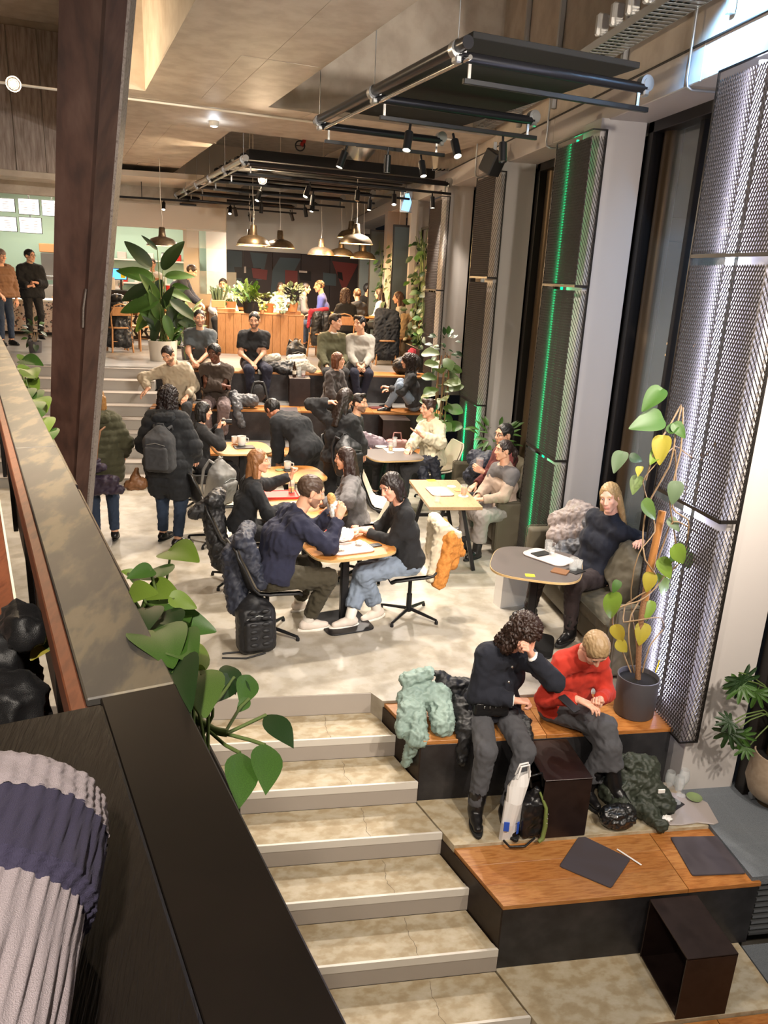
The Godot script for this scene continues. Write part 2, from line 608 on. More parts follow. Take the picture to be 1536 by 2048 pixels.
	var oak := ntex(22, 0.02, 5, [[0.0, rgb(150, 92, 42)], [0.45, rgb(186, 124, 66)], [0.6, rgb(196, 138, 78)], [1.0, rgb(168, 106, 52)]], FastNoiseLite.TYPE_SIMPLEX_SMOOTH, 1024, 26.0)
	tri(mat("bench_wood", Color(0.92, 0.92, 0.92), 0.36), oak, Vector3(0.3, 2.4, 2.4))
	tri(mat("bench_wood_b", Color(0.9, 0.86, 0.8), 0.36), oak, Vector3(0.34, 2.8, 2.8))
	tri(mat("table_wood", Color(1.0, 0.98, 0.9), 0.4), oak, Vector3(0.5, 3.0, 3.0), false)
	tri(mat("oak_table", Color(0.88, 0.87, 0.86), 0.45), ntex(23, 0.02, 5, [rgb(172, 138, 98), rgb(196, 166, 126), rgb(182, 148, 108)], FastNoiseLite.TYPE_SIMPLEX_SMOOTH, 512, 20.0), Vector3(3.0, 3.0, 0.5), false)
	tri(mat("counter_wood", Color(1, 1, 1), 0.5), ntex(24, 0.02, 5, [rgb(128, 84, 46), rgb(160, 114, 70), rgb(140, 96, 56)], FastNoiseLite.TYPE_SIMPLEX_SMOOTH, 512, 24.0), Vector3(3.0, 0.4, 3.0))
	tri(mat("dark_oak", Color(0.6, 0.58, 0.56), 0.42), ntex(25, 0.03, 5, [rgb(26, 21, 17), rgb(40, 33, 27), rgb(32, 26, 22)], FastNoiseLite.TYPE_SIMPLEX_SMOOTH, 1024, 18.0), Vector3(22.0, 22.0, 1.6), false)
	bump(M["dark_oak"], T["grain_h"], 0.08)
	tri(mat("panel_wood", Color(1, 1, 1), 0.5), ntex(26, 0.02, 5, [rgb(84, 44, 26), rgb(116, 66, 42), rgb(96, 54, 34)], FastNoiseLite.TYPE_SIMPLEX_SMOOTH, 512, 24.0), Vector3(4.0, 4.0, 0.8), false)
	tri(mat("mat_carpet", Color(1, 1, 1), 0.95), ntex(27, 0.12, 3, [rgb(62, 66, 70), rgb(112, 118, 124), rgb(86, 90, 96)]), Vector3(2.0, 2.0, 2.0))
	bump(M["mat_carpet"], T["weave_h"], 0.3)
	mat("crack", rgb(96, 84, 68), 0.9)
	mat("nosing_pale", rgb(214, 208, 198), 0.5)
	mat("black", rgb(24, 23, 23), 0.5)
	mat("black_metal", rgb(30, 30, 32), 0.38, 0.4)
	mat("tube_black", rgb(40, 40, 44), 0.28, 0.6)
	mat("cavity", rgb(18, 17, 17), 0.9)
	mat("chrome", rgb(200, 198, 194), 0.22, 0.95)
	mat("galv", rgb(176, 178, 180), 0.35, 0.9)
	mat("alu_brushed", rgb(190, 190, 190), 0.3, 0.9)
	tri(mat("brass_dark", Color(1, 1, 1), 0.38, 0.75), ntex(28, 0.02, 4, [rgb(96, 82, 66), rgb(128, 112, 92)]), Vector3.ONE * 2.0, false)
	mat("shade_inside", rgb(238, 226, 200), 0.5)
	mat("mesh_metal", rgb(98, 92, 88), 0.45, 0.6)
	mat("mesh_dark", rgb(86, 78, 72), 0.5, 0.5)
	mat("window_frame", rgb(40, 36, 33), 0.42, 0.5)
	mat("bronze", rgb(92, 76, 56), 0.4, 0.6)
	mat("night", rgb(16, 16, 18), 0.9)
	glassy("window_glass", Color(0.75, 0.8, 0.8), 0.12)
	glassy("glass", Color(0.95, 0.97, 0.97), 0.15)
	glassy("beer", rgb(205, 128, 28), 0.85)
	glassy("amber", rgb(120, 34, 12), 0.8)
	glassy("cider", rgb(214, 178, 60), 0.75)
	glassy("bottle_glass", rgb(50, 30, 14), 0.8)
	mat("porcelain", rgb(226, 222, 214), 0.2)
	mat("mint", rgb(176, 206, 190), 0.6)
	mat("mint_dark", rgb(150, 182, 168), 0.5)
	mat("cream", rgb(222, 212, 192), 0.55)
	mat("shell_white", rgb(226, 214, 194), 0.4)
	mat("yellow", rgb(238, 222, 30), 0.7)
	mat("red_plastic", rgb(190, 40, 36), 0.45)
	mat("tray_grey", rgb(166, 156, 152), 0.5)
	mat("tray_white", rgb(206, 192, 186), 0.5)
	mat("laminate_grey", rgb(92, 84, 80), 0.4)
	mat("ply_edge", rgb(190, 160, 110), 0.5)
	mat("paper", rgb(238, 235, 230), 0.8)
	mat("kraft", rgb(196, 150, 92), 0.8)
	mat("soil", rgb(46, 32, 24), 1.0)
	tri(M["soil"], ntex(29, 0.15, 3, [rgb(26, 18, 14), rgb(98, 66, 46), rgb(54, 36, 26)]), Vector3.ONE * 6.0)
	bump(M["soil"], T["weave_h"], 1.0)
	mat("pot_grey", rgb(74, 72, 76), 0.5)
	mat("pot_stone", rgb(208, 196, 182), 0.7)
	tri(M["pot_stone"], ntex(30, 0.02, 4, [rgb(186, 172, 156), rgb(214, 204, 190)]), Vector3.ONE * 1.5, false)
	mat("terracotta", rgb(198, 142, 96), 0.7)
	mat("pot_white", rgb(206, 200, 188), 0.6)
	mat("rubber", rgb(20, 20, 20), 0.7)
	mat("leather_black", rgb(22, 21, 22), 0.32)
	mat("patent_black", rgb(12, 12, 13), 0.12)
	M["patent_black"].clearcoat_enabled = true
	tri(mat("felt", Color(1, 1, 1), 0.95), ntex(31, 0.2, 3, [rgb(56, 50, 54), rgb(82, 74, 78)]), Vector3.ONE * 3.0, false)
	tri(mat("suede", Color(1, 1, 1), 0.85), ntex(32, 0.03, 4, [rgb(176, 110, 44), rgb(206, 140, 66)]), Vector3.ONE * 3.0, false)
	tri(mat("fleece", Color(1, 1, 1), 0.98), ntex(33, 0.12, 3, [rgb(214, 196, 164), rgb(240, 228, 204)]), Vector3.ONE * 5.0, false)
	bump(M["fleece"], T["weave_h"], 0.6)
	tri(mat("terrazzo", Color(1, 1, 1), 0.4), chips(), Vector3.ONE * 0.9)
	cloth("sofa_green", rgb(86, 78, 60), 1.0, 0.75)
	cloth("knit_mauve", rgb(150, 140, 144), 2.0)
	cloth("knit_navy", rgb(46, 42, 66), 2.0)
	for d in [["leaf", rgb(66, 104, 36)], ["leaf_dark", rgb(34, 62, 24)], ["leaf_light", rgb(118, 146, 52)], ["leaf_yellow", rgb(176, 164, 62)], ["leaf_fig", rgb(84, 112, 48)], ["leaf_grey", rgb(98, 118, 86)], ["leaf_pale", rgb(118, 138, 82)]]:
		var m := mat(d[0], d[1], 0.5)
		tri(m, T["knit"], Vector3.ONE * 4.0, false)
		m.backlight_enabled = true
		m.backlight = d[1].darkened(0.3)
	mat("stem", rgb(132, 108, 78), 0.7)
	mat("stem_green", rgb(86, 104, 52), 0.6)
	tri(mat("coir", Color(1, 1, 1), 0.95), ntex(34, 0.1, 3, [rgb(124, 78, 36), rgb(176, 122, 64)]), Vector3(8, 2, 8), false)
	tri(mat("bark", Color(1, 1, 1), 0.9), ntex(35, 0.05, 4, [rgb(96, 66, 44), rgb(156, 116, 80)]), Vector3(8, 2, 8), false)
	glow("led_white", Color(0.86, 0.88, 1.0), 9.0)
	glow("led_green", Color(0.02, 0.78, 0.5), 1.8)
	glow("spot_lens", Color(1.0, 0.93, 0.82), 14.0)
	glow("flood_lens", Color(1.0, 0.9, 0.72), 60.0)
	glow("screen_menu", Color(1.0, 0.97, 0.94), 1.0)
	glow("screen_blue", Color(0.3, 0.62, 0.95), 1.6)
	glow("sign_blue", Color(0.5, 0.72, 0.95), 1.3)
	glow("city_light", Color(1.0, 0.75, 0.4), 1.2)
	glow("cove_light", Color(1.0, 0.92, 0.84), 1.8)
func chips() -> ImageTexture:
	var im := Image.create(512, 512, false, Image.FORMAT_RGB8)
	im.fill(rgb(206, 190, 180))
	var r := RandomNumberGenerator.new()
	r.seed = 5
	var pal := [rgb(96, 92, 94), rgb(178, 126, 108), rgb(146, 128, 118), rgb(228, 220, 212), rgb(120, 86, 76), rgb(66, 64, 68)]
	for k in 420:
		var c := Vector2(r.randf() * 512, r.randf() * 512)
		var s := r.randf_range(3, 15)
		var poly := PackedVector2Array()
		for j in 5:
			poly.append(Vector2.from_angle(TAU * (j + r.randf_range(-0.3, 0.3)) / 5.0) * s * r.randf_range(0.6, 1.1))
		var col: Color = pal[r.randi() % pal.size()]
		for y in range(-16, 17):
			for x in range(-16, 17):
				if Geometry2D.is_point_in_polygon(Vector2(x, y), poly):
					im.set_pixel(posmod(int(c.x) + x, 512), posmod(int(c.y) + y, 512), col)
	return ImageTexture.create_from_image(im)
const MEZZ := 1.38
var GX := Vector3(cos(deg_to_rad(13.0)), 0, -sin(deg_to_rad(13.0)))
var GD := Vector3(-sin(deg_to_rad(13.0)), 0, -cos(deg_to_rad(13.0)))
var RD := Vector3(-sin(deg_to_rad(18.3)), 0, -cos(deg_to_rad(18.3)))   # along the railing
var RX := Vector3(cos(deg_to_rad(18.3)), 0, -sin(deg_to_rad(18.3)))
const SKEW := 0.342
const PIL := [-4.30, -7.05, -9.87, -12.68, -15.5, -18.3]
func g3(a: float, b: float, y: float) -> Vector3:
	return GX * a + GD * b + UP * y
func gbox(mb: MB, a0: float, a1: float, b0: float, b1: float, y0: float, y1: float, bev := 0.0) -> MB:
	return box(mb, g3((a0 + a1) / 2, (b0 + b1) / 2, (y0 + y1) / 2), Vector3(a1 - a0, y1 - y0, b1 - b0), bev, Basis(GX, UP, -GD))
func slab(x0: float, x1: float, y0: float, y1: float, z0: float, z1: float, bev := 0.0) -> MB:
	return bx(Vector3((x0 + x1) / 2, (y0 + y1) / 2, (z0 + z1) / 2), Vector3(absf(x1 - x0), absf(y1 - y0), absf(z1 - z0)), bev)
func spot(parent: Node3D, at: Vector3, to: Vector3, energy: float, angle := 52.0, col := Color(1.0, 0.95, 0.89), size := 0.06) -> void:
	var l := SpotLight3D.new()
	l.name = "lamp_light"
	parent.add_child(l, true)
	l.look_at_from_position(at, to, Vector3.BACK if absf((to - at).normalized().y) > 0.99 else UP)
	l.light_energy = energy
	l.spot_angle = angle
	l.spot_angle_attenuation = 0.8
	l.spot_range = 30.0
	l.spot_attenuation = 2.0
	l.light_color = col
	l.light_size = size
	l.shadow_enabled = true
func omni(parent: Node3D, at: Vector3, energy: float, col := Color(1.0, 0.93, 0.85), size := 0.06) -> void:
	var l := OmniLight3D.new()
	l.name = "lamp_light"
	parent.add_child(l, true)
	l.global_position = at
	l.light_energy = energy
	l.omni_range = 30.0
	l.omni_attenuation = 2.0
	l.light_color = col
	l.light_size = size
	l.shadow_enabled = true
func area(parent: Node3D, at: Vector3, to: Vector3, w: float, h: float, energy: float, col: Color) -> void:
	var l := AreaLight3D.new()
	l.name = "lamp_light"
	parent.add_child(l, true)
	l.look_at_from_position(at, to, Vector3.BACK if absf((to - at).normalized().y) > 0.99 else UP)
	l.area_size = Vector2(w, h)
	l.light_energy = energy
	l.area_range = 30.0
	l.light_color = col
	l.shadow_enabled = true
func _ready() -> void:
	var cam := Camera3D.new()
	cam.name = "camera"
	cam.position = CAM
	cam.basis = cam_basis
	cam.fov = 2.0 * rad_to_deg(atan(1024.0 / FOCAL))
	cam.near = 0.02
	cam.far = 200.0
	add_child(cam)
	cam.current = true
	var we := WorldEnvironment.new()
	we.name = "environment"
	var env := Environment.new()
	env.background_mode = Environment.BG_COLOR
	env.background_color = Color(0.035, 0.037, 0.042)
	env.ambient_light_source = Environment.AMBIENT_SOURCE_BG
	env.tonemap_mode = Environment.TONE_MAPPER_LINEAR
	env.tonemap_exposure = EXPOSURE
	env.sdfgi_enabled = true
	env.ssao_enabled = true
	env.ssil_enabled = true
	we.environment = env
	add_child(we)
	var t0 := Time.get_ticks_msec()
	materials()
	templates()
	room()
	facade()
	ceilings()
	rigs()
	print("structure ", Time.get_ticks_msec() - t0)
	furnish()
	print("furniture ", Time.get_ticks_msec() - t0)
	greenery()
	print("plants ", Time.get_ticks_msec() - t0)
	crowd()
	print("people ", Time.get_ticks_msec() - t0)
	belongings()
	backroom()
	print("done ", Time.get_ticks_msec() - t0)
const EXPOSURE := 1.5
func skew_x(z: float) -> float:
	return 0.893 + (z + 4.989) * SKEW
func room() -> void:
	var fl := struct("floor", prism(MB.new(), PackedVector2Array([Vector2(-5.2, -4.995), Vector2(0.86, -4.995), Vector2(0.93, -4.87), Vector2(3.6, -4.87), Vector2(3.6, -13.2), Vector2(-5.2, -13.2)]), -0.3, 0.0), M.floor_concrete, "polished beige concrete floor of the cafe")
	for z in [-6.9, -8.8]:   # saw-cut joints, dark and recessed flush
		part("joint", slab(-4.0, 3.05, -0.002, 0.0006, z - 0.002, z + 0.002), M.riser_paint, fl)
	var st := Node3D.new()
	st.name = "stairs"
	add_child(st)
	st.set_meta("kind", "structure")
	st.set_meta("label", "concrete steps with painted risers going down past the wooden benches")
	for k in range(0, 9):
		var z0 := -4.989 + 0.314 * k
		var z1 := z0 + 0.314
		var y := -0.165 * k
		if k > 0:
			var zb := z0 - 0.314
			var tr := MB.new()
			prism(tr, PackedVector2Array([Vector2(-1.9, zb), Vector2(skew_x(zb) - 0.006, zb), Vector2(skew_x(z0) - 0.006, z0 - 0.004), Vector2(-1.9, z0 - 0.004)]), y - 0.05, y, 0.004)
			part("tread", tr, M.tread_concrete, st)
			var ck := MB.new()
			var cr := RandomNumberGenerator.new()
			cr.seed = 90 + k
			var cx := 0.42 + 0.1 * k
			var cz := zb + 0.02
			while cz < z0 - 0.03:
				var nx2 := cx + cr.randf_range(-0.008, 0.014)
				var w2 := cr.randf_range(0.0008, 0.0018)
				ck.quad(Vector3(cx - w2, y + 0.0004, cz), Vector3(nx2 - w2, y + 0.0004, cz + 0.02), Vector3(nx2 + w2, y + 0.0004, cz + 0.02), Vector3(cx + w2, y + 0.0004, cz))
				cx = nx2
				cz += 0.02
			part("crack", ck, M.crack, st)
			var ed := MB.new()   # steel nosing that runs round the tread
			prism(ed, PackedVector2Array([Vector2(-1.9, z0 - 0.012), Vector2(skew_x(z0) - 0.006, z0 - 0.012), Vector2(skew_x(z0), z0 + 0.004), Vector2(-1.9, z0 + 0.004)]), y - 0.05, y + 0.002)
			part("nosing", ed, M.nosing_pale, st)
		part("riser", prism(MB.new(), PackedVector2Array([Vector2(-1.9, z0 - 0.05), Vector2(skew_x(z0) - 0.02, z0 - 0.05), Vector2(skew_x(z0), z0), Vector2(-1.9, z0)]), y - 0.165, y - 0.003), M.riser_paint, st)
	for k in range(1, 4):
		var zb := -4.40 + 0.94 * (k - 1)
		var zf := zb + 0.475 if k < 3 else zb + 1.6
		var y := -0.495 * k
		var tm := prism(MB.new(), PackedVector2Array([Vector2(skew_x(zb) + 0.006, zb), Vector2(3.04, zb), Vector2(3.04, zf), Vector2(skew_x(zf) + 0.006, zf)]), y - 0.06, y, 0.002)
		struct("floor_terrace", tm, M.tread_concrete, "pale concrete terrace floor beside the steps, level %d below the cafe floor" % k)
		var cm := slab(3.045, 3.62, y - 0.06, y + 0.004, zb + 0.05, (zb + 0.95) if k < 3 else zf)
		struct("floor_mat", cm, M.mat_carpet, "ribbed grey entrance matting along the windows, level %d below the cafe floor" % k)
		if k < 3:
			var gr := struct("trim_%d" % k, slab(3.12, 3.6, y - 0.495, y - 0.06, zb + 0.80, zb + 0.83), M.galv, "slatted steel grille below the matting edge, level %d" % k)
			for j in 9:
				part("slat", slab(3.12, 3.6, y - 0.47 + 0.045 * j, y - 0.45 + 0.045 * j, zb + 0.915, zb + 0.94), M.galv, gr)
	struct("floor_base", slab(-5.2, 4.0, -2.2, -1.5, -5.0, 2.0), M.floor_concrete)
	var sb := Node3D.new()
	sb.name = "stairs_back"
	add_child(sb)
	sb.set_meta("kind", "structure")
	sb.set_meta("label", "grey painted steps climbing to the upper floor beside the tiered benches")
	var rise := MEZZ / 9.0
	for k in 9:
		var z0 := -10.62 - 0.262 * k
		part("tread", slab(-3.6, -1.56 + 0.055 * (8 - k), rise * k, rise * (k + 1) - 0.012, z0 - 0.262, z0), M.riser_grey, sb)
		part("nosing", slab(-3.6, -1.56 + 0.055 * (8 - k), rise * (k + 1) - 0.012, rise * (k + 1), z0 - 0.262, z0 + 0.012, 0.003), M.riser_paint, sb)
	struct("floor_upper", prism(MB.new(), PackedVector2Array([Vector2(-9, -12.74), Vector2(3.6, -12.74), Vector2(3.6, -25), Vector2(-9, -25)]), MEZZ - 0.3, MEZZ), M.upper_floor, "smooth grey floor of the upper level")
	var p0 := Vector2(-0.05, 1.2)
	var e := Vector2(RD.x, RD.z)
	struct("floor_gallery", prism(MB.new(), PackedVector2Array([p0, p0 + e * 14.6, Vector2(-9, -12.7), Vector2(-9, 1.2)]), MEZZ - 0.25, MEZZ), M.upper_floor, "gallery floor behind the railing")
	struct("wall_back", bx(g3(1.5, 24.2, 3.4), Vector3(16, 7.2, 0.3), 0, Basis(GX, UP, -GD)), M.white_paint, "cream back wall above the mural")
	struct("wall_left", slab(-9.3, -9.0, -2.0, 7.0, -27, 3), M.white_paint, "plain wall at the far side of the gallery")
	struct("wall_rear", slab(-9.3, 4.2, -2.2, 7.0, 2.0, 2.3), M.white_paint, "plain wall behind the viewer")
	struct("ceiling", slab(-9.3, 4.2, 6.3, 6.6, -27, 2.3), M.beam_concrete, "high concrete ceiling above the beams")
func lattice(w: float, h: float) -> MultiMesh:
	var row := MB.new()
	var dw := 0.026
	var dh := 0.05
	var cnt := int(round(w / dw))
	dw = w / cnt
	for k in cnt:
		var x := k * dw
		for s in [[0.0, 0.0, 0.5, 0.5], [0.5, 0.5, 1.0, 0.0], [0.0, 1.0, 0.5, 0.5], [0.5, 0.5, 1.0, 1.0]]:
			var a := Vector3(x + s[0] * dw, s[1] * dh, 0)
			var b := Vector3(x + s[2] * dw, s[3] * dh, 0)
			var o := Vector3(0, 0.0032, 0.0045)
			row.quad(a - o, b - o, b + o, a + o)
	var mm := MultiMesh.new()
	mm.transform_format = MultiMesh.TRANSFORM_3D
	mm.mesh = row.mesh(M.mesh_metal)
	var rows := int(h / dh)
	mm.instance_count = rows
	for k in rows:
		mm.set_instance_transform(k, Transform3D(Basis.IDENTITY, Vector3(0, k * dh, 0)))
	return mm
func cage(n: int, zf: float, y0: float, y1: float, led: String, led0: float, led1: float, joints: Array, label: String) -> void:
	var t := thing("mesh_light_column", label, "light column", Vector3(3.0, y0, zf), 0.0)
	var edges := [0.0] + joints + [y1 - y0]
	for k in edges.size() - 1:
		var a: float = edges[k] + 0.012
		var b: float = edges[k + 1] - 0.012
		for f in 2:
			var w := 0.13 if f == 0 else 0.84
			var o := MultiMeshInstance3D.new()
			o.multimesh = lattice(w, b - a)
			o.name = "mesh_sheet"
			o.set_meta("kind", "stuff")
			t.add_child(o, true)
			o.transform = Transform3D(Basis.IDENTITY, Vector3(-0.07, a, 0.055)) if f == 0 else Transform3D(Basis(Vector3(0, 0, -1), UP, Vector3(-1, 0, 0)), Vector3(-0.07, a, 0.055))
		for y in [a - 0.006, b + 0.006]:
			var fr := MB.new()
			box(fr, Vector3(-0.005, y, 0.055), Vector3(0.13, 0.012, 0.012))
			box(fr, Vector3(-0.07, y, -0.365), Vector3(0.012, 0.012, 0.84))
			part("rail", fr, M.window_frame, t)
	var po := MB.new()
	box(po, Vector3(0.06, (y1 - y0) / 2, 0.05), Vector3(0.014, y1 - y0, 0.02))
	box(po, Vector3(-0.07, (y1 - y0) / 2, -0.785), Vector3(0.012, y1 - y0, 0.012))
	part("frame", po, M.window_frame, t)
	if led:
		var tb := part("led_tube", rod(Vector3(-0.01, led0 - y0, -0.42), Vector3(-0.01, led1 - y0, -0.42), 0.014 if led == "led_green" else 0.026, 8), M[led], t)
		tb.set_meta("label", "glowing light tube")
		var wh := led == "led_white"
		area(t, t.position + Vector3(-0.035, (led0 + led1) / 2 - y0, -0.42), t.position + Vector3(-1, (led0 + led1) / 2 - y0, -0.42), 0.03, led1 - led0, 2.4 if wh else 0.7, Color(0.84, 0.86, 1.0) if wh else Color(0.05, 0.9, 0.55))
		area(t, t.position + Vector3(-0.01, (led0 + led1) / 2 - y0, -0.385), t.position + Vector3(0.02, (led0 + led1) / 2 - y0, 1.0), 0.03, led1 - led0, 1.2 if wh else 0.35, Color(0.84, 0.86, 1.0) if wh else Color(0.05, 0.9, 0.55))
func facade() -> void:
	var wr := struct("wall_right", slab(3.12, 3.9, 4.6, 6.3, -26, 2.2), M.beam_concrete, "concrete wall above the window lintel")
	part("lintel", slab(3.09, 3.75, 4.36, 4.6, -26, 2.2, 0.006), M.pilaster_paint, wr)
	for z in [-5.6, -8.4, -11.2]:
		part("joint", slab(3.086, 3.1, 4.36, 4.6, z - 0.003, z + 0.003), M.riser_paint, wr)
	part("joint", slab(3.07, 3.12, 4.596, 4.604, -26, 2.2), M.window_frame, wr)
	for k in PIL.size():
		var zf: float = PIL[k]
		var y0 := -0.6 if k == 0 else (0.0 if k < 3 else MEZZ)
		var pl := slab(3.02, 3.45, y0, 4.37, zf - 0.38, zf, 0.004)
		struct("trim_%d" % (k + 10), pl, M.pilaster_paint, ["pale pilaster behind the white light column", "pale pilaster behind the tall green light column", "pale pilaster beside the fiddle-leaf plant", "pale pilaster at the edge of the upper floor", "pale pilaster among the climbing plants", "pale pilaster by the back wall"][k])
	cage(1, PIL[0], -0.06, 4.30, "led_white", 0.05, 4.28, [1.62, 3.24], "tall expanded-metal column with a white light tube by the bench")
	cage(2, PIL[1], 0.05, 4.27, "led_green", 0.3, 4.25, [1.25, 2.9], "tall expanded-metal column with a full-height green light tube")
	cage(3, PIL[2], 0.05, 4.25, "led_green", 0.08, 1.32, [1.33, 2.95], "expanded-metal column with green light only in its lower part")
	cage(4, PIL[3], MEZZ, 4.2, "", 0, 0, [1.4], "unlit brown expanded-metal column on the upper floor")
	for k in range(-1, 5):
		var za: float = 0.4 if k < 0 else PIL[k] - 0.38
		var zb: float = PIL[k + 1]
		if k < 0: za = -1.2
		var y0 := -0.62 if k < 1 else (0.0 if k < 3 else MEZZ)
		var w := Node3D.new()
		w.name = "window_%d" % (k + 2)
		add_child(w)
		w.set_meta("kind", "structure")
		w.set_meta("label", "tall dark window between pilasters, bay %d" % (k + 2))
		var fr := MB.new()
		for z in [za - 0.05, zb + 0.05]:
			box(fr, Vector3(3.55, (y0 + 4.4) / 2, z), Vector3(0.16, 4.4 - y0, 0.1), 0.005)
		box(fr, Vector3(3.55, 4.32, (za + zb) / 2), Vector3(0.16, 0.1, za - zb), 0.005)
		box(fr, Vector3(3.55, y0 + 0.06, (za + zb) / 2), Vector3(0.16, 0.12, za - zb), 0.005)
		part("window_frame", fr, M.window_frame, w)
		part("mullion", bx(Vector3(3.6, (y0 + 4.4) / 2, zb + 0.75), Vector3(0.1, 4.4 - y0, 0.06), 0.005), M.window_frame, w)
		part("post", rod(Vector3(3.62, y0, zb + 0.19), Vector3(3.62, 4.34, zb + 0.19), 0.085, 20), M.bronze, w)
		part("pane", slab(3.595, 3.605, y0 + 0.1, 4.3, za - 0.08, zb + 0.08), M.window_glass, w)
	var tb := MB.new()
	bar(tb, px(1300, 458, 3.62) + Vector3(0, 0, 0), px(1300, 458, 3.62) + Vector3(1.6, 0, 0.25), 0.12, 0.2, 0.006)
	struct("trim_30", tb, M.galv, "steel beam outside behind the window by the white light column")
	struct("wall_outside", slab(14, 14.4, -3, 9, -30, 4), M.night, "dark building across the street")
	var r := RandomNumberGenerator.new()
	r.seed = 3
	for k in 26:
		var q := Vector3(13.97, r.randf_range(0.2, 3.4), r.randf_range(-26, -10))
		var o := part("lit_window_light", bx(q, Vector3(0.03, 0.07, 0.09)), M.city_light, self)
		tag(o, "tiny warm lit window in the dark building across the street", "window", "lit windows across the street")
func ceilings() -> void:
	var SY := 4.75
	var lb := struct("ceiling_beam", gbox(MB.new(), 1.06, 2.42, -4.0, 9.65, SY + 0.012, 6.3), M.beam_concrete, "wide concrete ceiling beam running along the room")
	var r := RandomNumberGenerator.new()
	r.seed = 8
	for ab in [[1.06, 1.66], [1.663, 1.9], [1.903, 2.42]]:
		var b := -0.6
		while b < 9.6:
			var b1 := minf(b + 2.05, 9.65)
			part("panel", gbox(MB.new(), ab[0], ab[1] , b, b1 - 0.003, SY + r.randf_range(0, 0.004), SY + 0.02), M.ceiling_concrete, lb)
			b = b1
	var cb := struct("ceiling_beam", gbox(MB.new(), 0.55, 5.6, 9.65, 11.57, SY + 0.012, 6.3), M.beam_concrete, "wide concrete beam crossing the room under the ceiling")
	for bb in [[9.65, 10.05], [10.055, 11.57]]:
		var a := 0.55
		while a < 5.3:
			part("panel", gbox(MB.new(), a, minf(a + 2.397, 5.6), bb[0], bb[1], SY + r.randf_range(0, 0.004), SY + 0.02), M.ceiling_concrete, cb)
			a += 2.4
	var sl := struct("ceiling_slab", gbox(MB.new(), 0.55, 2.38, 11.57, 20.6, SY + 0.012, 6.3), M.beam_concrete, "concrete soffit over the stairs to the upper floor")
	for ab in [[0.55, 1.3], [1.303, 1.6], [1.603, 2.38]]:
		var b := 11.57
		while b < 20.5:
			var b1 := minf(b + 2.25, 20.6)
			part("panel", gbox(MB.new(), ab[0], ab[1], b, b1 - 0.003, SY + r.randf_range(0, 0.004), SY + 0.02), M.ceiling_concrete, sl)
			b = b1
	for b in [6.6, 8.3, 12.9, 14.7]:
		var o := part("trim", gbox(MB.new(), 2.38, 2.432, b - 0.01, b + 0.01, SY + 0.02, 6.3), M.beam_concrete, self)
		o.set_meta("kind", "structure")
	var wy := pb(50, 343, 14.0).y
	var dw := struct("wall_downstand", gbox(MB.new(), -9.0, 0.5, 14.03, 14.3, wy, 6.3), M.beam_concrete, "board-marked concrete wall above the counter")
	for k in 22:
		part("board", gbox(MB.new(), -8.8 + 0.42 * k, -8.392 + 0.42 * k, 14.0 - 0.006 * (k % 3), 14.04, wy, 6.2, 0.004), M.wall_boards, dw)
	struct("ceiling_header", gbox(MB.new(), -9.0, 0.5, 13.95, 14.6, wy - 0.09, wy + 0.005, 0.006), M.ceiling_concrete, "beige ledge band below the board-marked wall")
	struct("wall_header_left", gbox(MB.new(), -9.0, 0.5, 15.6, 15.8, pb(50, 388, 15.6).y, wy + 0.6), M.beam_concrete, "brownish band above the menu screens")
	for k in 4:
		var o := part("trim", gbox(MB.new(), -8.0, 0.6, 4.6 + 1.1 * k, 4.95 + 1.1 * k, 5.3, 5.55, 0.01), M.window_frame, self)
		o.set_meta("kind", "structure")
		o.set_meta("label", "dark steel ceiling joist over the gallery")
	var t := thing("steel_column", "raking rusty steel column with a pale flange edge", "column", Vector3.ZERO)
	var zt := -5.3
	var zb := -6.0
	var B := [pz(100, 850, zb), pz(160, 850, zb), pz(187, 850, zb - 0.12)]
	var Tp := [pz(118, 0, zt), pz(215, 0, zt), pz(256, 0, zt - 0.12)]
	var ext := func(k: int, s: float) -> Vector3: return B[k] + (Tp[k] - B[k]) * s
	var web := MB.new()
	var s0 := -0.62
	var s1 := 1.35
	var back := Vector3(0, 0, -0.05)
	for q in [[0, 1]]:
		var a: Vector3 = ext.call(0, s0); var b: Vector3 = ext.call(1, s0); var c: Vector3 = ext.call(1, s1); var d: Vector3 = ext.call(0, s1)
		hull8(web, [a, b, c, d], back)
	part("web", web, M.rust_steel, t)
	var fl := MB.new()
	var a2: Vector3 = ext.call(1, s0); var b2: Vector3 = ext.call(2, s0); var c2: Vector3 = ext.call(2, s1); var d2: Vector3 = ext.call(1, s1)
	hull8(fl, [a2 + Vector3(0, 0, 0.03), b2, c2, d2 + Vector3(0, 0, 0.03)], Vector3(0, 0, -0.2))
	part("flange", fl, M.rust_steel, t)
	var eg := MB.new()
	var e0: Vector3 = ext.call(2, s0); var e1: Vector3 = ext.call(2, s1)
	hull8(eg, [e0 + Vector3(-0.035, 0, 0.012), e0 + Vector3(0.012, 0, 0.0), e1 + Vector3(0.016, 0, 0.0), e1 + Vector3(-0.045, 0, 0.012)], Vector3(0, 0, -0.2))
	part("flange_edge", eg, M.rust_edge, t)
	var wl := MB.new()
	tube(wl, [ext.call(1, 0.28) + Vector3(-0.02, 0, 0.012), ext.call(1, 0.33) + Vector3(-0.025, 0, 0.014), ext.call(1, 0.38) + Vector3(-0.015, 0, 0.012)], 0.008, 6)
	part("weld_bead", wl, M.rust_edge, t)
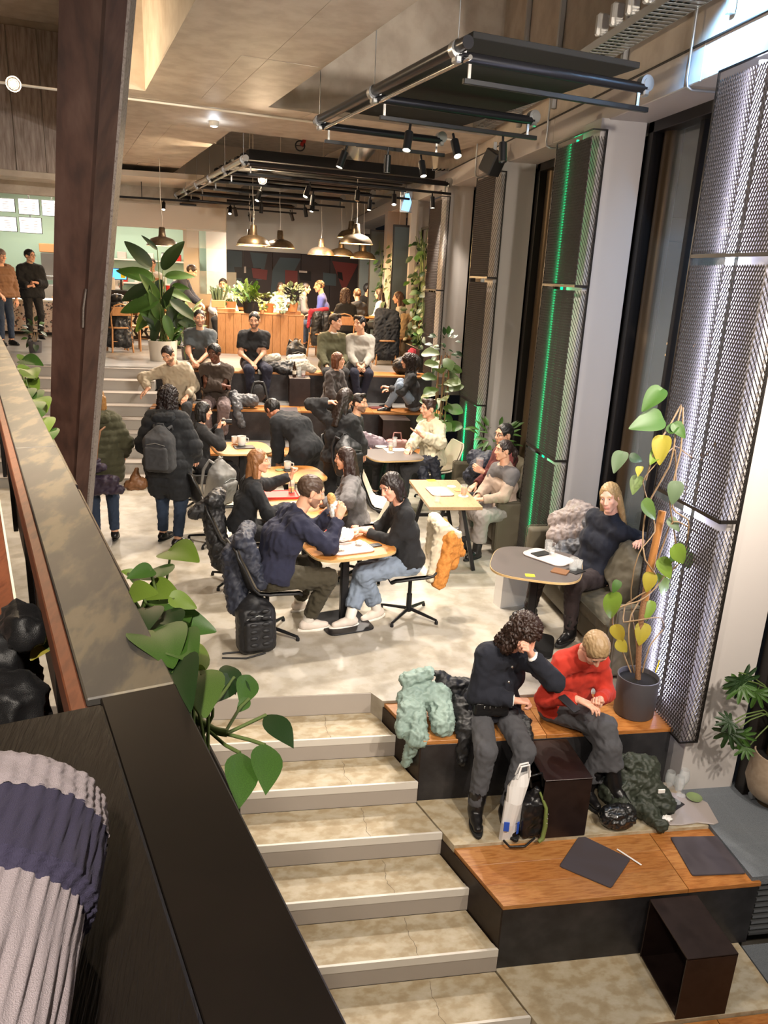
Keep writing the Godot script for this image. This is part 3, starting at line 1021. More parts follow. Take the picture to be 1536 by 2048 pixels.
func hull8(mb: MB, q: Array, back: Vector3) -> void:
	var p := []
	for k in 4: p.append(q[k])
	for k in 4: p.append(q[k] + back)
	mb.quad(p[0], p[3], p[2], p[1]); mb.quad(p[5], p[6], p[7], p[4])
	for k in 4:
		var j := (k + 1) % 4
		mb.quad(p[k], p[j], p[j + 4], p[k + 4])
var spot_mesh := {}
func spotlight(parent: Node3D, at: Vector3, to: Vector3, energy: float, lit := true) -> void:
	if spot_mesh.is_empty():
		var h := MB.new()
		lathe(h, [Vector2(0.0, 0.17), Vector2(0.032, 0.17), Vector2(0.037, 0.165), Vector2(0.037, 0.165), Vector2(0.037, 0.0), Vector2(0.037, 0.0), Vector2(0.033, 0.0), Vector2(0.033, 0.012)], 16)
		spot_mesh.head = h.mesh(M.black_metal)
		spot_mesh.lens = lathe(MB.new(), [Vector2(0.0, 0.008), Vector2(0.033, 0.008)], 16).mesh(M.spot_lens)
		spot_mesh.off = lathe(MB.new(), [Vector2(0.0, 0.008), Vector2(0.033, 0.008)], 16).mesh(M.chrome)
		spot_mesh.neck = rod(Vector3(0, 0.17, 0), Vector3(0, 0.24, 0), 0.012, 8).mesh(M.black_metal)
	var d := (to - at).normalized()
	var b := frame(-d)
	var x := Transform3D(b, at)
	var hd := inst("spot_head", spot_mesh.head, parent, x)
	inst("neck", spot_mesh.neck, hd, Transform3D(Basis.IDENTITY, Vector3.ZERO))
	inst("lens", spot_mesh.lens if lit else spot_mesh.off, hd, Transform3D(Basis.IDENTITY, Vector3.ZERO))
	if lit and energy > 0.0:
		spot(parent, parent.to_global(at + d * 0.03), parent.to_global(to), energy)
func clamp_at(parent: Node3D, p: Vector3, axis: Vector3) -> void:
	var m := MB.new()
	var f := frame(axis)
	tube(m, [p - axis * 0.03, p + axis * 0.03], 0.058, 14)
	tube(m, [p - axis * 0.036, p + axis * 0.036], 0.034, 12)
	box(m, p + Vector3(0, -0.06, 0), Vector3(0.05, 0.07, 0.05), 0.01, f)
	part("clamp", m, M.galv, parent)
func rig(label: String, a0: float, b0: float, b1: float, len_: Array, y: float, cross: Array, spots: Array) -> void:
	var t := thing("lighting_rig", label, "lighting rig", g3(a0, b0, y))
	var O := -t.position
	for dx in [0.0]:
		part("main_tube", rod(O + g3(a0, b0 - 0.15, y), O + g3(a0, b1 + 0.1, y), 0.042, 14), M.chrome if cross.size() > 4 else M.tube_black, t)
		part("lower_tube", rod(O + g3(a0 + 0.05, b0 - 0.1, y - 0.07), O + g3(a0 + 0.05, b1 + 0.05, y - 0.07), 0.016, 10), M.chrome, t)
	for k in cross.size():
		var b: float = cross[k]
		var p := O + g3(a0, b, y)
		part("cross_tube", rod(p + UP * -0.05, p + GX * len_[k] + UP * -0.05, 0.037, 12), M.tube_black, t)
		clamp_at(t, p + UP * -0.01, GD)
		clamp_at(t, p + GX * len_[k] + UP * -0.02, GD)
		for s in [0.05, len_[k] - 0.1]:
			part("track_bracket", bx(p + GX * (s + 0.05) + UP * -0.13, Vector3(0.02, 0.09, 0.02)), M.chrome, t)
		part("track", bar(MB.new(), p + GX * 0.06 + UP * -0.19, p + GX * (len_[k] + 0.05) + UP * -0.19, 0.036, 0.034, 0.003), M.black_metal, t)
		var w := MB.new()
		tube(w, [p, p + UP * (1.4 if b < 10 else 1.2)], 0.004, 5)
		part("hanger_wire", w, M.galv, t)
		for s in spots:
			if int(s[0]) == k and s[1] < len_[k]:
				var q: Vector3 = p + GX * s[1] + UP * -0.42
				spotlight(t, q, O + (s[2] as Vector3), s[3], s[3] > 0.0)
func rigs() -> void:
	var pA := py(915, 95, 4.42)
	var a0 := pA.dot(GX)
	var b0 := pA.dot(GD)
	var pm := py(745, 182, 4.42).dot(GD)
	var pe := py(642, 240, 4.42).dot(GD)
	var L := 1.56
	rig("black tube lighting rig with a dark panel hung beside the near beam", a0, b0, pe, [L, L, L - 0.2], 4.42, [b0, pm, pe], [
		[1, 0.32, Vector3(0.6, 0.0, -5.6), 6.0], [1, 0.82, Vector3(2.4, -0.5, -4.4), 6.0], [1, 1.28, Vector3(2.3, 0.0, -6.5), 0.0],
		[2, 0.22, Vector3(-0.6, 0.0, -8.0), 8.0], [2, 0.75, Vector3(1.4, 0.2, -9.0), 7.0], [2, 1.18, Vector3(2.3, 0.0, -7.2), 7.0]])
	rig("lighting rig over the steps, out beyond the near rig", a0 - 0.4, b0 - 5.6, b0 - 3.2, [1.7, 1.7], 4.42, [b0 - 5.2, b0 - 3.6], [
		[0, 0.3, Vector3(0.6, -0.7, -4.2), 6.5], [0, 1.2, Vector3(2.9, 1.6, -7.5), 11.0], [1, 0.3, Vector3(0.6, 1.5, -9.0), 8.0], [1, 1.2, Vector3(3.2, 2.4, -9.0), 12.0]])
	var gt := thing("gallery_track", "track with spots over the gallery behind the viewer", "light track", Vector3(-1.6, 4.3, -0.4))
	part("track", bar(MB.new(), Vector3(0.4, 0, -1.9), Vector3(1.5, 0, 1.3), 0.04, 0.04), M.black_metal, gt)
	part("hanger", rod(Vector3(1.05, 0, 0), Vector3(1.05, 2.0, 0), 0.01, 6), M.black_metal, gt)
	spotlight(gt, Vector3(0.7, -0.22, -1.1), Vector3(1.2, -2.0, -3.4), 7.0)
	spotlight(gt, Vector3(1.35, -0.22, 1.0), Vector3(1.4, -1.8, -0.2), 5.5)
	var pn := part("acoustic_panel", gbox(MB.new(), a0 + 0.12, a0 + L - 0.05, b0 + 0.02, pe - 0.1, 4.5, 4.54, 0.004), M.cavity, self)
	tag(pn, "flat black acoustic panel lying on the near lighting rig", "panel")
	var f0 := py(487, 318, 4.42)
	var fa := f0.dot(GX)
	var fb := f0.dot(GD)
	var fe := py(345, 388, 4.42).dot(GD)
	var cr := []
	var ln := []
	for k in 6:
		cr.append(lerpf(fb, fe, k / 5.0))
		ln.append(3.2 - 0.12 * k)
	rig("long chrome lighting rig with many cross tubes above the tiered benches", fa, fb, fe, ln, 4.42, cr, [
		[0, 0.9, Vector3(-0.6, 0.4, -10.6), 9.0], [0, 1.7, Vector3(1.2, 0.5, -11.0), 0.0], [0, 2.3, Vector3(1.9, 0.6, -10.6), 9.0], [0, 2.95, Vector3(2.9, 1.0, -12.0), 6.0],
		[1, 0.5, Vector3(-0.9, 1.0, -12.0), 9.0], [1, 1.4, Vector3(0.6, 1.0, -13.5), 0.0], [1, 2.4, Vector3(1.6, 1.2, -13.0), 9.0],
		[2, 0.7, Vector3(-1.4, 1.4, -14.6), 9.0], [2, 1.8, Vector3(0.5, 1.4, -14.0), 9.0], [3, 1.2, Vector3(0.0, 1.4, -16.4), 9.0], [3, 2.1, Vector3(1.6, 1.4, -17.0), 9.0], [4, 1.0, Vector3(0.2, 1.4, -18.6), 0.0], [4, 2.2, Vector3(1.8, 1.4, -19.5), 9.0], [5, 1.6, Vector3(0.6, 1.6, -21.4), 9.0]])
	for k in 7:
		var o := part("baffle", gbox(MB.new(), fa + 0.15, fa + 3.1, fb + 0.3 + 0.42 * k, fb + 0.5 + 0.42 * k, 4.46, 4.6, 0.004), M.cavity, self)
		tag(o, "black ceiling baffle lying across the far lighting rig", "baffle", "baffles over the far rig")
	for f in [[525, 360, -13.4, 6.0], [27, 168, -8.8, 7.0]]:
		var p := pz(f[0], f[1], f[2])
		var t := thing("flood_lamp", "glaring flood lamp facing out from the far lighting rig" if f[0] > 100 else "glaring flood lamp under the gallery joists", "lamp", p)
		part("housing", lathe(MB.new(), [Vector2(0, -0.14), Vector2(0.05, -0.13), Vector2(0.07, 0.0), Vector2(0.062, 0.0)], 16), M.black_metal, t, Transform3D(frame(CAM - p), Vector3.ZERO))
		part("lens", lathe(MB.new(), [Vector2(0, -0.004), Vector2(0.03, -0.004)], 14), M.flood_lens, t, Transform3D(frame(CAM - p).rotated(UP, 0), Vector3.ZERO) * Transform3D(Basis.IDENTITY, Vector3(0, 0.0, 0)))
		omni(t, p + (CAM - p).normalized() * 0.06, f[3] * 0.55, Color(1.0, 0.88, 0.72), 0.03)
var head_mb: MB
var head_cls := PackedByteArray()
var hands := {}
func ball(mb: MB, c: Vector3, r: Vector3, seg := 10) -> MB:
	var m := MB.new()
	var pr := []
	for k in seg + 1:
		var a := -PI / 2 + PI * k / seg
		pr.append(Vector2(cos(a), sin(a)))
	lathe(m, pr, seg * 2)
	mb.add(m, Transform3D(Basis.from_scale(r), c))
	return mb
func templates() -> void:
	var I := Basis.IDENTITY
	var p := [
		[1, Vector3(0, 0.030, 0.012), Vector3(0.076, 0.086, 0.096), I],
		[1, Vector3(0, -0.030, -0.022), Vector3(0.062, 0.074, 0.068), I],
		[0, Vector3(-0.046, -0.055, 0.0), Vector3(-0.014, -0.094, -0.056), 0.024, 0.020],
		[0, Vector3(0.046, -0.055, 0.0), Vector3(0.014, -0.094, -0.056), 0.024, 0.020],
		[0, Vector3(-0.012, -0.096, -0.062), Vector3(0.012, -0.096, -0.062), 0.018, 0.018],
		[0, Vector3(-0.038, 0.034, -0.071), Vector3(0.038, 0.034, -0.071), 0.014, 0.014],
		[1, Vector3(-0.040, -0.020, -0.060), Vector3(0.022, 0.022, 0.022), I],
		[1, Vector3(0.040, -0.020, -0.060), Vector3(0.022, 0.022, 0.022), I],
		[0, Vector3(0, 0.020, -0.086), Vector3(0, -0.024, -0.106), 0.008, 0.012],
		[0, Vector3(-0.011, -0.030, -0.094), Vector3(0.011, -0.030, -0.094), 0.008, 0.008],
		[10, Vector3(-0.031, 0.010, -0.098), Vector3(-0.031, 0.010, -0.092), 0.013, 0.013],
		[10, Vector3(0.031, 0.010, -0.098), Vector3(0.031, 0.010, -0.092), 0.013, 0.013],
		[0, Vector3(-0.019, -0.058, -0.081), Vector3(0.019, -0.058, -0.081), 0.0075, 0.0075],
		[0, Vector3(-0.015, -0.068, -0.080), Vector3(0.015, -0.068, -0.080), 0.008, 0.008],
		[1, Vector3(-0.079, -0.005, 0.012), Vector3(0.010, 0.032, 0.020), Basis(UP, -0.35)],
		[1, Vector3(0.079, -0.005, 0.012), Vector3(0.010, 0.032, 0.020), Basis(UP, 0.35)],
		[0, Vector3(0, -0.05, 0.022), Vector3(0, -0.15, 0.034), 0.048, 0.052],
	]
	head_mb = sdf(p, 0.0065, 0.012)
	for v in head_mb.v:
		var c := 0
		if v.z < -0.068 and absf(v.x) < 0.024 and v.y < -0.051 and v.y > -0.075: c = 1
		elif v.z < -0.05 and absf(v.x) > 0.013 and absf(v.x) < 0.05 and absf(v.y - 0.036 + absf(absf(v.x) - 0.03) * 0.25) < 0.006: c = 2
		elif v.y < -0.036 and v.y > -0.125 and v.z < 0.012 + (v.y + 0.036) * 0.3 and not (absf(v.x) < 0.018 and v.y > -0.05) and v.z < 0.0: c = 3
		head_cls.append(c)
	for sx in [-1.0, 1.0]:
		var n0 := head_mb.v.size()
		ball(head_mb, Vector3(0.031 * sx, 0.010, -0.0745), Vector3(0.0118, 0.0062, 0.0105), 8)
		for k in range(n0, head_mb.v.size()):
			var q := head_mb.v[k] - Vector3(0.031 * sx, 0.010, -0.0745)
			head_cls.append(5 if q.z < -0.007 and absf(q.x) < 0.0062 else 4)
	var kinds := {"relax": [18.0, 28.0, 20.0, 0.0], "flat": [4.0, 6.0, 4.0, 6.0], "grip": [48.0, 62.0, 40.0, -4.0], "fist": [78.0, 88.0, 60.0, -6.0], "point": [10.0, 20.0, 12.0, 0.0]}
	for kd in kinds:
		var cu: Array = kinds[kd]
		var q := []
		var kx := [-0.030, -0.0095, 0.011, 0.030]
		var kz := [-0.088, -0.092, -0.087, -0.077]
		var ln := [[0.042, 0.026, 0.020], [0.046, 0.029, 0.021], [0.042, 0.027, 0.020], [0.032, 0.020, 0.017]]
		for f in 4:
			var k0 := Vector3(kx[f], 0, kz[f])
			q.append([0, Vector3(kx[f] * 0.55, 0, -0.005), k0, 0.0165, 0.0125])
			var ang := 0.0
			var spread: float = (kx[f]) * (4.0 if kd == "flat" else 1.5)
			var at := k0
			for s in 3:
				ang += deg_to_rad(cu[s] * (1.0 + 0.08 * f))
				var d := Vector3(sin(spread) * cos(ang), -sin(ang), -cos(ang)).normalized()
				var nx: Vector3 = at + d * ln[f][s]
				q.append([0, at, nx, 0.0098 - 0.0008 * s, 0.009 - 0.0009 * s])
				at = nx
		var th := deg_to_rad(cu[3])
		var t0 := Vector3(-0.020, -0.006, -0.022)
		var t1 := Vector3(-0.046 - th * 0.08, -0.016, -0.050)
		var t2 := Vector3(-0.052 - th * 0.12, -0.024 - (0.014 if cu[0] > 40 else 0.0), -0.078)
		var t3 := Vector3(-0.046 + (0.012 if cu[0] > 40 else -0.004), -0.030 - (0.016 if cu[0] > 40 else 0.0), -0.102)
		q.append([0, t0, t1, 0.0165, 0.0135])
		q.append([0, t1, t2, 0.0125, 0.0105])
		q.append([0, t2, t3, 0.0102, 0.0085])
		q.append([0, Vector3(0, 0, 0.03), Vector3(0, 0, -0.015), 0.026, 0.026])
		hands[kd] = sdf(q, 0.0052, 0.007)
func ik(a: Vector3, t: Vector3, l1: float, l2: float, hint: Vector3) -> Array:
	var d := t - a
	var L := clampf(d.length(), absf(l1 - l2) + 0.01, (l1 + l2) * 0.998)
	var u := d.normalized()
	var h := (hint - u * hint.dot(u))
	h = h.normalized() if h.length() > 1e-3 else frame(u).x
	var x := (l1 * l1 - l2 * l2 + L * L) / (2 * L)
	var y := sqrt(maxf(l1 * l1 - x * x, 0.0))
	return [a + u * x + h * y, a + u * L]
func paint(mb: MB, col: Color) -> void:
	while mb.c.size() < mb.v.size(): mb.c.append(col)
var skin_mat: StandardMaterial3D
func hair_prims(kind: String, big := 0.0) -> Array:
	var I := Basis.IDENTITY
	var cap := [1, Vector3(0, 0.034, 0.016), Vector3(0.084 + big, 0.094 + big, 0.102 + big), I]
	var face := [11, Vector3(0, -0.035, -0.098), Vector3(0.071, 0.116, 0.080), I]
	match kind:
		"short": return [cap, face, [11, Vector3(-0.09, -0.025, -0.012), Vector3(0.03, 0.05, 0.036), I], [11, Vector3(0.09, -0.025, -0.012), Vector3(0.03, 0.05, 0.036), I], [12, Vector3(0, -0.17, 0.05), Vector3(0.15, 0.09, 0.15), I, 0.0]]
		"quiff": return [cap, [0, Vector3(-0.03, 0.1, -0.05), Vector3(0.03, 0.105, -0.055), 0.03, 0.03], face, [11, Vector3(-0.09, -0.025, -0.012), Vector3(0.03, 0.05, 0.036), I], [11, Vector3(0.09, -0.025, -0.012), Vector3(0.03, 0.05, 0.036), I], [12, Vector3(0, -0.17, 0.05), Vector3(0.15, 0.09, 0.15), I, 0.0]]
		"buzz": return [[1, Vector3(0, 0.033, 0.015), Vector3(0.079, 0.088, 0.097), I], face, [11, Vector3(-0.09, -0.025, -0.012), Vector3(0.03, 0.05, 0.036), I], [11, Vector3(0.09, -0.025, -0.012), Vector3(0.03, 0.05, 0.036), I], [12, Vector3(0, -0.16, 0.05), Vector3(0.15, 0.09, 0.15), I, 0.0]]
		"bob": return [cap, [0, Vector3(-0.066, 0.0, 0.012), Vector3(-0.074, -0.115, 0.0), 0.036, 0.030], [0, Vector3(0.066, 0.0, 0.012), Vector3(0.074, -0.115, 0.0), 0.036, 0.030], [0, Vector3(-0.04, 0.0, 0.06), Vector3(-0.045, -0.11, 0.06), 0.05, 0.036], [0, Vector3(0.04, 0.0, 0.06), Vector3(0.045, -0.11, 0.06), 0.05, 0.036], [11, Vector3(0, -0.055, -0.095), Vector3(0.062, 0.118, 0.082), I]]
		"long": return [cap, [0, Vector3(-0.068, 0.0, 0.028), Vector3(-0.092, -0.24, 0.03), 0.032, 0.026], [0, Vector3(0.068, 0.0, 0.028), Vector3(0.092, -0.24, 0.03), 0.032, 0.026], [0, Vector3(-0.03, 0.0, 0.065), Vector3(-0.05, -0.30, 0.105), 0.05, 0.036], [0, Vector3(0.03, 0.0, 0.065), Vector3(0.05, -0.30, 0.105), 0.05, 0.036], [0, Vector3(0.0, -0.1, 0.08), Vector3(0.0, -0.32, 0.11), 0.05, 0.03], [11, Vector3(0, -0.045, -0.102), Vector3(0.067, 0.124, 0.098), I], [12, Vector3(0, -0.23, -0.13), Vector3(0.05, 0.14, 0.10), I, 0.01]]
		"curly": return [[1, Vector3(0, 0.036, 0.018), Vector3(0.108, 0.106, 0.118), I], [0, Vector3(-0.075, -0.02, 0.012), Vector3(-0.085, -0.14, 0.0), 0.045, 0.04], [0, Vector3(0.075, -0.02, 0.012), Vector3(0.085, -0.14, 0.0), 0.045, 0.04], [0, Vector3(-0.04, 0.0, 0.06), Vector3(-0.05, -0.16, 0.07), 0.06, 0.05], [0, Vector3(0.04, 0.0, 0.06), Vector3(0.05, -0.16, 0.07), 0.06, 0.05], [11, Vector3(0, -0.06, -0.105), Vector3(0.060, 0.118, 0.082), I]]
		"bun": return [cap, [1, Vector3(0, 0.01, 0.125), Vector3(0.04, 0.04, 0.035), I], face, [11, Vector3(-0.09, -0.03, -0.012), Vector3(0.03, 0.05, 0.036), I], [11, Vector3(0.09, -0.03, -0.012), Vector3(0.03, 0.05, 0.036), I], [12, Vector3(0, -0.17, 0.05), Vector3(0.15, 0.09, 0.15), I, 0.0]]
		"pony": return [cap, [0, Vector3(0, 0.02, 0.12), Vector3(0, -0.03, 0.15), 0.03, 0.035], [0, Vector3(0, -0.03, 0.15), Vector3(0.01, -0.2, 0.12), 0.035, 0.018], face, [11, Vector3(-0.09, -0.03, -0.012), Vector3(0.03, 0.05, 0.036), I], [11, Vector3(0.09, -0.03, -0.012), Vector3(0.03, 0.05, 0.036), I], [12, Vector3(0, -0.17, 0.03), Vector3(0.15, 0.09, 0.11), I, 0.0]]
		"hood": return [[1, Vector3(0, 0.02, 0.02), Vector3(0.105, 0.115, 0.115), I], [11, Vector3(0, -0.04, -0.115), Vector3(0.075, 0.11, 0.085), I]]
		"beanie": return [[1, Vector3(0, 0.045, 0.014), Vector3(0.088, 0.092, 0.106), I], [12, Vector3(0, -0.08, 0.0), Vector3(0.15, 0.1, 0.15), I, 0.0]]
	return [cap]
func person(P: Dictionary) -> Node3D:
	var female: bool = P.get("f", false)
	var cell: float = P.get("cell", 0.017)
	var t := thing("person", P.label, "person", P.at, deg_to_rad(P.get("yaw", 0.0)), P.get("group", ""))
	var s: float = P.get("s", 0.95 if female else 1.02)
	t.scale = Vector3.ONE * s
	var hip: Vector3 = P.get("hip", Vector3(0, 0.93, 0)) / s
	var lean := deg_to_rad(P.get("lean", 4.0))
	var roll := deg_to_rad(P.get("roll", 0.0))
	var twist := deg_to_rad(P.get("twist", 0.0))
	var B1 := Basis(UP, -twist * 0.5) * Basis(Vector3.RIGHT, -lean * 0.55) * Basis(Vector3.BACK, -roll * 0.5)
	var B2 := Basis(UP, -twist) * Basis(Vector3.RIGHT, -lean * 1.2) * Basis(Vector3.BACK, -roll)
	var chest := hip + B1 * Vector3(0, 0.27, 0)
	var nb := chest + B2 * Vector3(0, 0.25, 0.01)
	var hd: Array = P.get("head", [0.0, 5.0, 0.0])
	var BH := Basis(UP, -deg_to_rad(hd[0])) * Basis(Vector3.RIGHT, -deg_to_rad(hd[1])) * Basis(Vector3.BACK, -deg_to_rad(hd[2]))
	var BN := B2.slerp(BH, 0.5)
	var hc := nb + BN * Vector3(0, 0.085, -0.01) + BH * Vector3(0, 0.095, -0.015)
	var sw := 0.148 if female else 0.176
	var hw := 0.095 if female else 0.09
	var girth: float = P.get("girth", 1.0)
	var sh: Array[Vector3] = [nb + B2 * Vector3(-sw, -0.078, 0.0), nb + B2 * Vector3(sw, -0.078, 0.0)]
	var hj: Array[Vector3] = [hip + B1 * Vector3(-hw, -0.03, 0), hip + B1 * Vector3(hw, -0.03, 0)]
	var wr: Array[Vector3] = [P.get("lh", Vector3(-0.24, 0.85, -0.05)) / s, P.get("rh", Vector3(0.24, 0.85, -0.05)) / s]
	var eh: Array[Vector3] = [P.get("le", Vector3(-0.6, -0.6, 0.5)), P.get("re", Vector3(0.6, -0.6, 0.5))]
	var an: Array[Vector3] = [P.get("lf", Vector3(-0.1, 0.085, 0)) / s, P.get("rf", Vector3(0.1, 0.085, 0)) / s]
	var kh: Array[Vector3] = [P.get("lk", Vector3(-0.15, 0.35, -1)), P.get("rk", Vector3(0.15, 0.35, -1))]
	var inv := Transform3D(Basis(UP, deg_to_rad(P.get("yaw", 0.0))), P.at).affine_inverse()
	if P.has("lhw"): wr[0] = inv * (P.lhw as Vector3) / s
	if P.has("rhw"): wr[1] = inv * (P.rhw as Vector3) / s
	if P.has("lfw"): an[0] = inv * (P.lfw as Vector3) / s
	if P.has("rfw"): an[1] = inv * (P.rfw as Vector3) / s
	var el: Array[Vector3] = []
	var kn: Array[Vector3] = []
	for k in 2:
		var r := ik(sh[k], wr[k], 0.285, 0.255, eh[k])
		el.append(r[0]); wr[k] = r[1]
		var q := ik(hj[k], an[k], 0.43, 0.42, kh[k])
		kn.append(q[0]); an[k] = q[1]
	var torso := func(g: float) -> Array:
		var lat := B1.x
		var lt2 := B2.x
		return [
			[0, hip - lat * 0.07, hip + lat * 0.07, (0.112 if female else 0.105) * girth + g, (0.112 if female else 0.105) * girth + g],
			[0, hip + B1 * Vector3(-0.045, 0.14, 0), hip + B1 * Vector3(0.045, 0.14, 0), 0.1 * girth + g, 0.1 * girth + g],
			[0, chest + lt2 * -0.07, chest + lt2 * 0.07, (0.1 if female else 0.112) * girth + g, (0.1 if female else 0.112) * girth + g],
			[0, nb + B2 * Vector3(-sw * 0.66, -0.095, 0.0), nb + B2 * Vector3(sw * 0.66, -0.095, 0.0), 0.072 + g, 0.072 + g],
			[0, nb + B2 * Vector3(-sw * 0.8, -0.062, 0.01), nb + B2 * Vector3(0, -0.012, 0.01), 0.04 + g, 0.045 + g], [0, nb + B2 * Vector3(sw * 0.8, -0.062, 0.01), nb + B2 * Vector3(0, -0.012, 0.01), 0.04 + g, 0.045 + g],
		]
	var arm := func(k: int, g: float, a0: float, a1: float) -> Array:
		var o := []
		var e1 := minf(a1, 0.5) * 2.0
		o.append([0, sh[k], sh[k].lerp(el[k], e1), 0.052 * sqrt(girth) + g, lerpf(0.052, 0.043, e1) + g])
		if a1 > 0.5:
			var e2 := (a1 - 0.5) * 2.0
			o.append([0, el[k], el[k].lerp(wr[k], e2), 0.043 + g, lerpf(0.043, 0.030, e2) + g])
		return o
	var leg := func(k: int, g: float, g1: float, a1: float) -> Array:
		var o := []
		o.append([0, hj[k], kn[k], 0.086 * girth + g, 0.058 + g])
		var ed: Vector3 = kn[k].lerp(an[k], a1)
		o.append([0, kn[k], ed, 0.058 + g, lerpf(0.058, 0.042, a1) + g1])
		return o
	var body_pr: Array = torso.call(-0.008)
	var nt := nb + BN * Vector3(0, 0.09, -0.01)
	body_pr.append([0, nb + B2 * Vector3(0, -0.03, 0), nt, 0.056, 0.050])
	for k in 2:
		body_pr.append_array(arm.call(k, -0.003, 0.0, 1.0))
		body_pr.append_array(leg.call(k, -0.006, -0.004, 1.0))
		body_pr.append([0, an[k], an[k] + Vector3(0, -0.04, -0.02), 0.03, 0.026])
	var bcell: float = P.get("bcell", cell * 1.25)
	var sk: Color = P.get("skin", rgb(214, 164, 134))
	var skl := sk.srgb_to_linear()
	var hcol: Color = P.get("hair_col", rgb(40, 28, 22))
	var hl := hcol.srgb_to_linear()
	var body := sdf(body_pr, bcell, 0.04)
	paint(body, skl)
	var msc: float = 1.0 if female else 1.04
	var HX := Transform3D(BH.scaled(Vector3(msc * (0.95 if female else 1.0), msc, msc)), hc)
	body.add(head_mb, HX)
	var lip := skl.lerp(Color(0.5, 0.12, 0.11), 0.45 if female else 0.25)
	var brd: float = P.get("beard", 0.0)
	var pal := [skl, lip, skl.lerp(hl, 0.8), skl.lerp(hl, brd), Color(0.5, 0.46, 0.42), Color(0.03, 0.02, 0.015)]
	for c in head_cls: body.c.append(pal[c])
	var hk: Array = P.get("hands", ["relax", "relax"])
	var fd: Array[Vector3] = [P.get("ld", Vector3.ZERO), P.get("rd", Vector3.ZERO)]
	var pn: Array[Vector3] = [P.get("ln", Vector3(0, -1, 0)), P.get("rn", Vector3(0, -1, 0))]
	for k in 2:
		if hk[k] == "": continue
		var d: Vector3 = fd[k] if fd[k] != Vector3.ZERO else (wr[k] - el[k]).normalized()
		d = d.normalized()
		var up: Vector3 = -pn[k]
		up = (up - d * up.dot(d)).normalized()
		var bz := -d
		var bxv := up.cross(bz).normalized()
		if k == 0: bxv = -bxv     # left hand mirrors the right one
		body.add(hands[hk[k]], Transform3D(Basis(bxv, up, bz) * (0.9 if female else 0.98), wr[k] + d * 0.01))
		paint(body, skl.lerp(Color(0.6, 0.25, 0.2), 0.06))
	paint(body, skl)
	if skin_mat == null:
		skin_mat = mat("skin", Color.WHITE, 0.55)
		skin_mat.vertex_color_use_as_albedo = true
		skin_mat.subsurf_scatter_enabled = true
		skin_mat.subsurf_scatter_strength = 0.12
	part("body", body, skin_mat, t)
	var L: Dictionary = P.get("legs", {})
	if L.get("mat", "") != "":
		var lp := []
		var fat: float = L.get("fat", 0.012)
		var hem: float = L.get("hem", 0.014)
		var la: float = L.get("len", 0.94)
		lp.append([0, hip - B1.x * 0.07, hip + B1.x * 0.07, 0.11 * girth + fat * 0.5, 0.11 * girth + fat * 0.5])
		lp.append([0, hip + B1 * Vector3(-0.05, 0.09, 0), hip + B1 * Vector3(0.05, 0.09, 0), 0.094 * girth + fat * 0.4, 0.094 * girth + fat * 0.4])
		var cuts := []
		for k in 2:
			lp.append_array(leg.call(k, fat, hem, la + 0.06))
			var dd := (an[k] - kn[k]).normalized()
			cuts.append([kn[k].lerp(an[k], la), dd, 0.13])
		if L.get("skirt", false):
			lp.append([0, kn[0].lerp(an[0], 0.6), kn[1].lerp(an[1], 0.6), 0.07, 0.07])
			lp.append([0, kn[0], kn[1], 0.09, 0.09])
		var tm := sdf(lp, cell, 0.035, cuts)
		crease(tm, L.get("fold", 0.007), 10.0, Vector3(1, 1, 1), true, Vector3(hip.x * 7 + P.at.x, 1, P.at.z))
		part(L.get("name", "trousers"), tm, M[L.mat], t)
	var Tp: Dictionary = P.get("top", {})
	if Tp.get("mat", "") != "":
		var g: float = Tp.get("fat", 0.014)
		var tp: Array = torso.call(g)
		tp.append([0, hip - B1.x * 0.07, hip + B1.x * 0.07, 0.124 * girth + g, 0.124 * girth + g])
		var cuts := []
		var sl: float = Tp.get("sleeve", 0.97)
		for k in 2:
			tp.append_array(arm.call(k, g + Tp.get("loose", 0.002), 0.0, minf(1.0, sl + 0.05)))
			var a: Vector3 = sh[k].lerp(el[k], sl * 2.0) if sl < 0.5 else el[k].lerp(wr[k], (sl - 0.5) * 2.0)
			var dd: Vector3 = ((el[k] - sh[k]) if sl < 0.5 else (wr[k] - el[k])).normalized()
			cuts.append([a, dd, 0.11])
		var col: float = Tp.get("collar", 0.0)
		tp.append([0, nb + B2 * Vector3(0, -0.04, 0), nb + BN * Vector3(0, 0.02 + col, 0.0), 0.07 + g * 0.5, 0.056 + g * 0.5])
		cuts.append([nb + BN * Vector3(0, 0.022 + col, -0.0), (BN * Vector3(0, 1, -0.35)).normalized(), 0.1])
		var ln: float = Tp.get("len", 0.0)
		if ln > 0.0:
			for k in 2:
				var e: Vector3 = hj[k].lerp(kn[k], minf(ln, 1.0))
				tp.append([0, hj[k], e, 0.1 + g, 0.085 + g])
				if ln > 1.0: tp.append([0, kn[k], kn[k].lerp(an[k], ln - 1.0), 0.085 + g, 0.085 + g])
				cuts.append([e if ln <= 1.0 else kn[k].lerp(an[k], ln - 1.0), ((kn[k] - hj[k]) if ln <= 1.0 else (an[k] - kn[k])).normalized(), 0.19])
			tp.append([0, hj[0].lerp(kn[0], ln * 0.5), hj[1].lerp(kn[1], ln * 0.5), 0.1 + g, 0.1 + g])
		else:
			cuts.append([hip + B1 * Vector3(0, -0.045, 0), -B1.y, 0.26])
		var tm := sdf(tp, cell, 0.04, cuts)
		if Tp.get("quilt", 0.0) > 0.0:
			quilt(tm, Tp.quilt, Tp.get("pitch", 0.075), B2.y)
		crease(tm, Tp.get("fold", 0.008), Tp.get("freq", 8.5), Vector3(1, 0.75, 1), true, Vector3(P.at.z, P.at.x, 3))
		part(Tp.get("name", "sweater"), tm, M[Tp.mat], t)
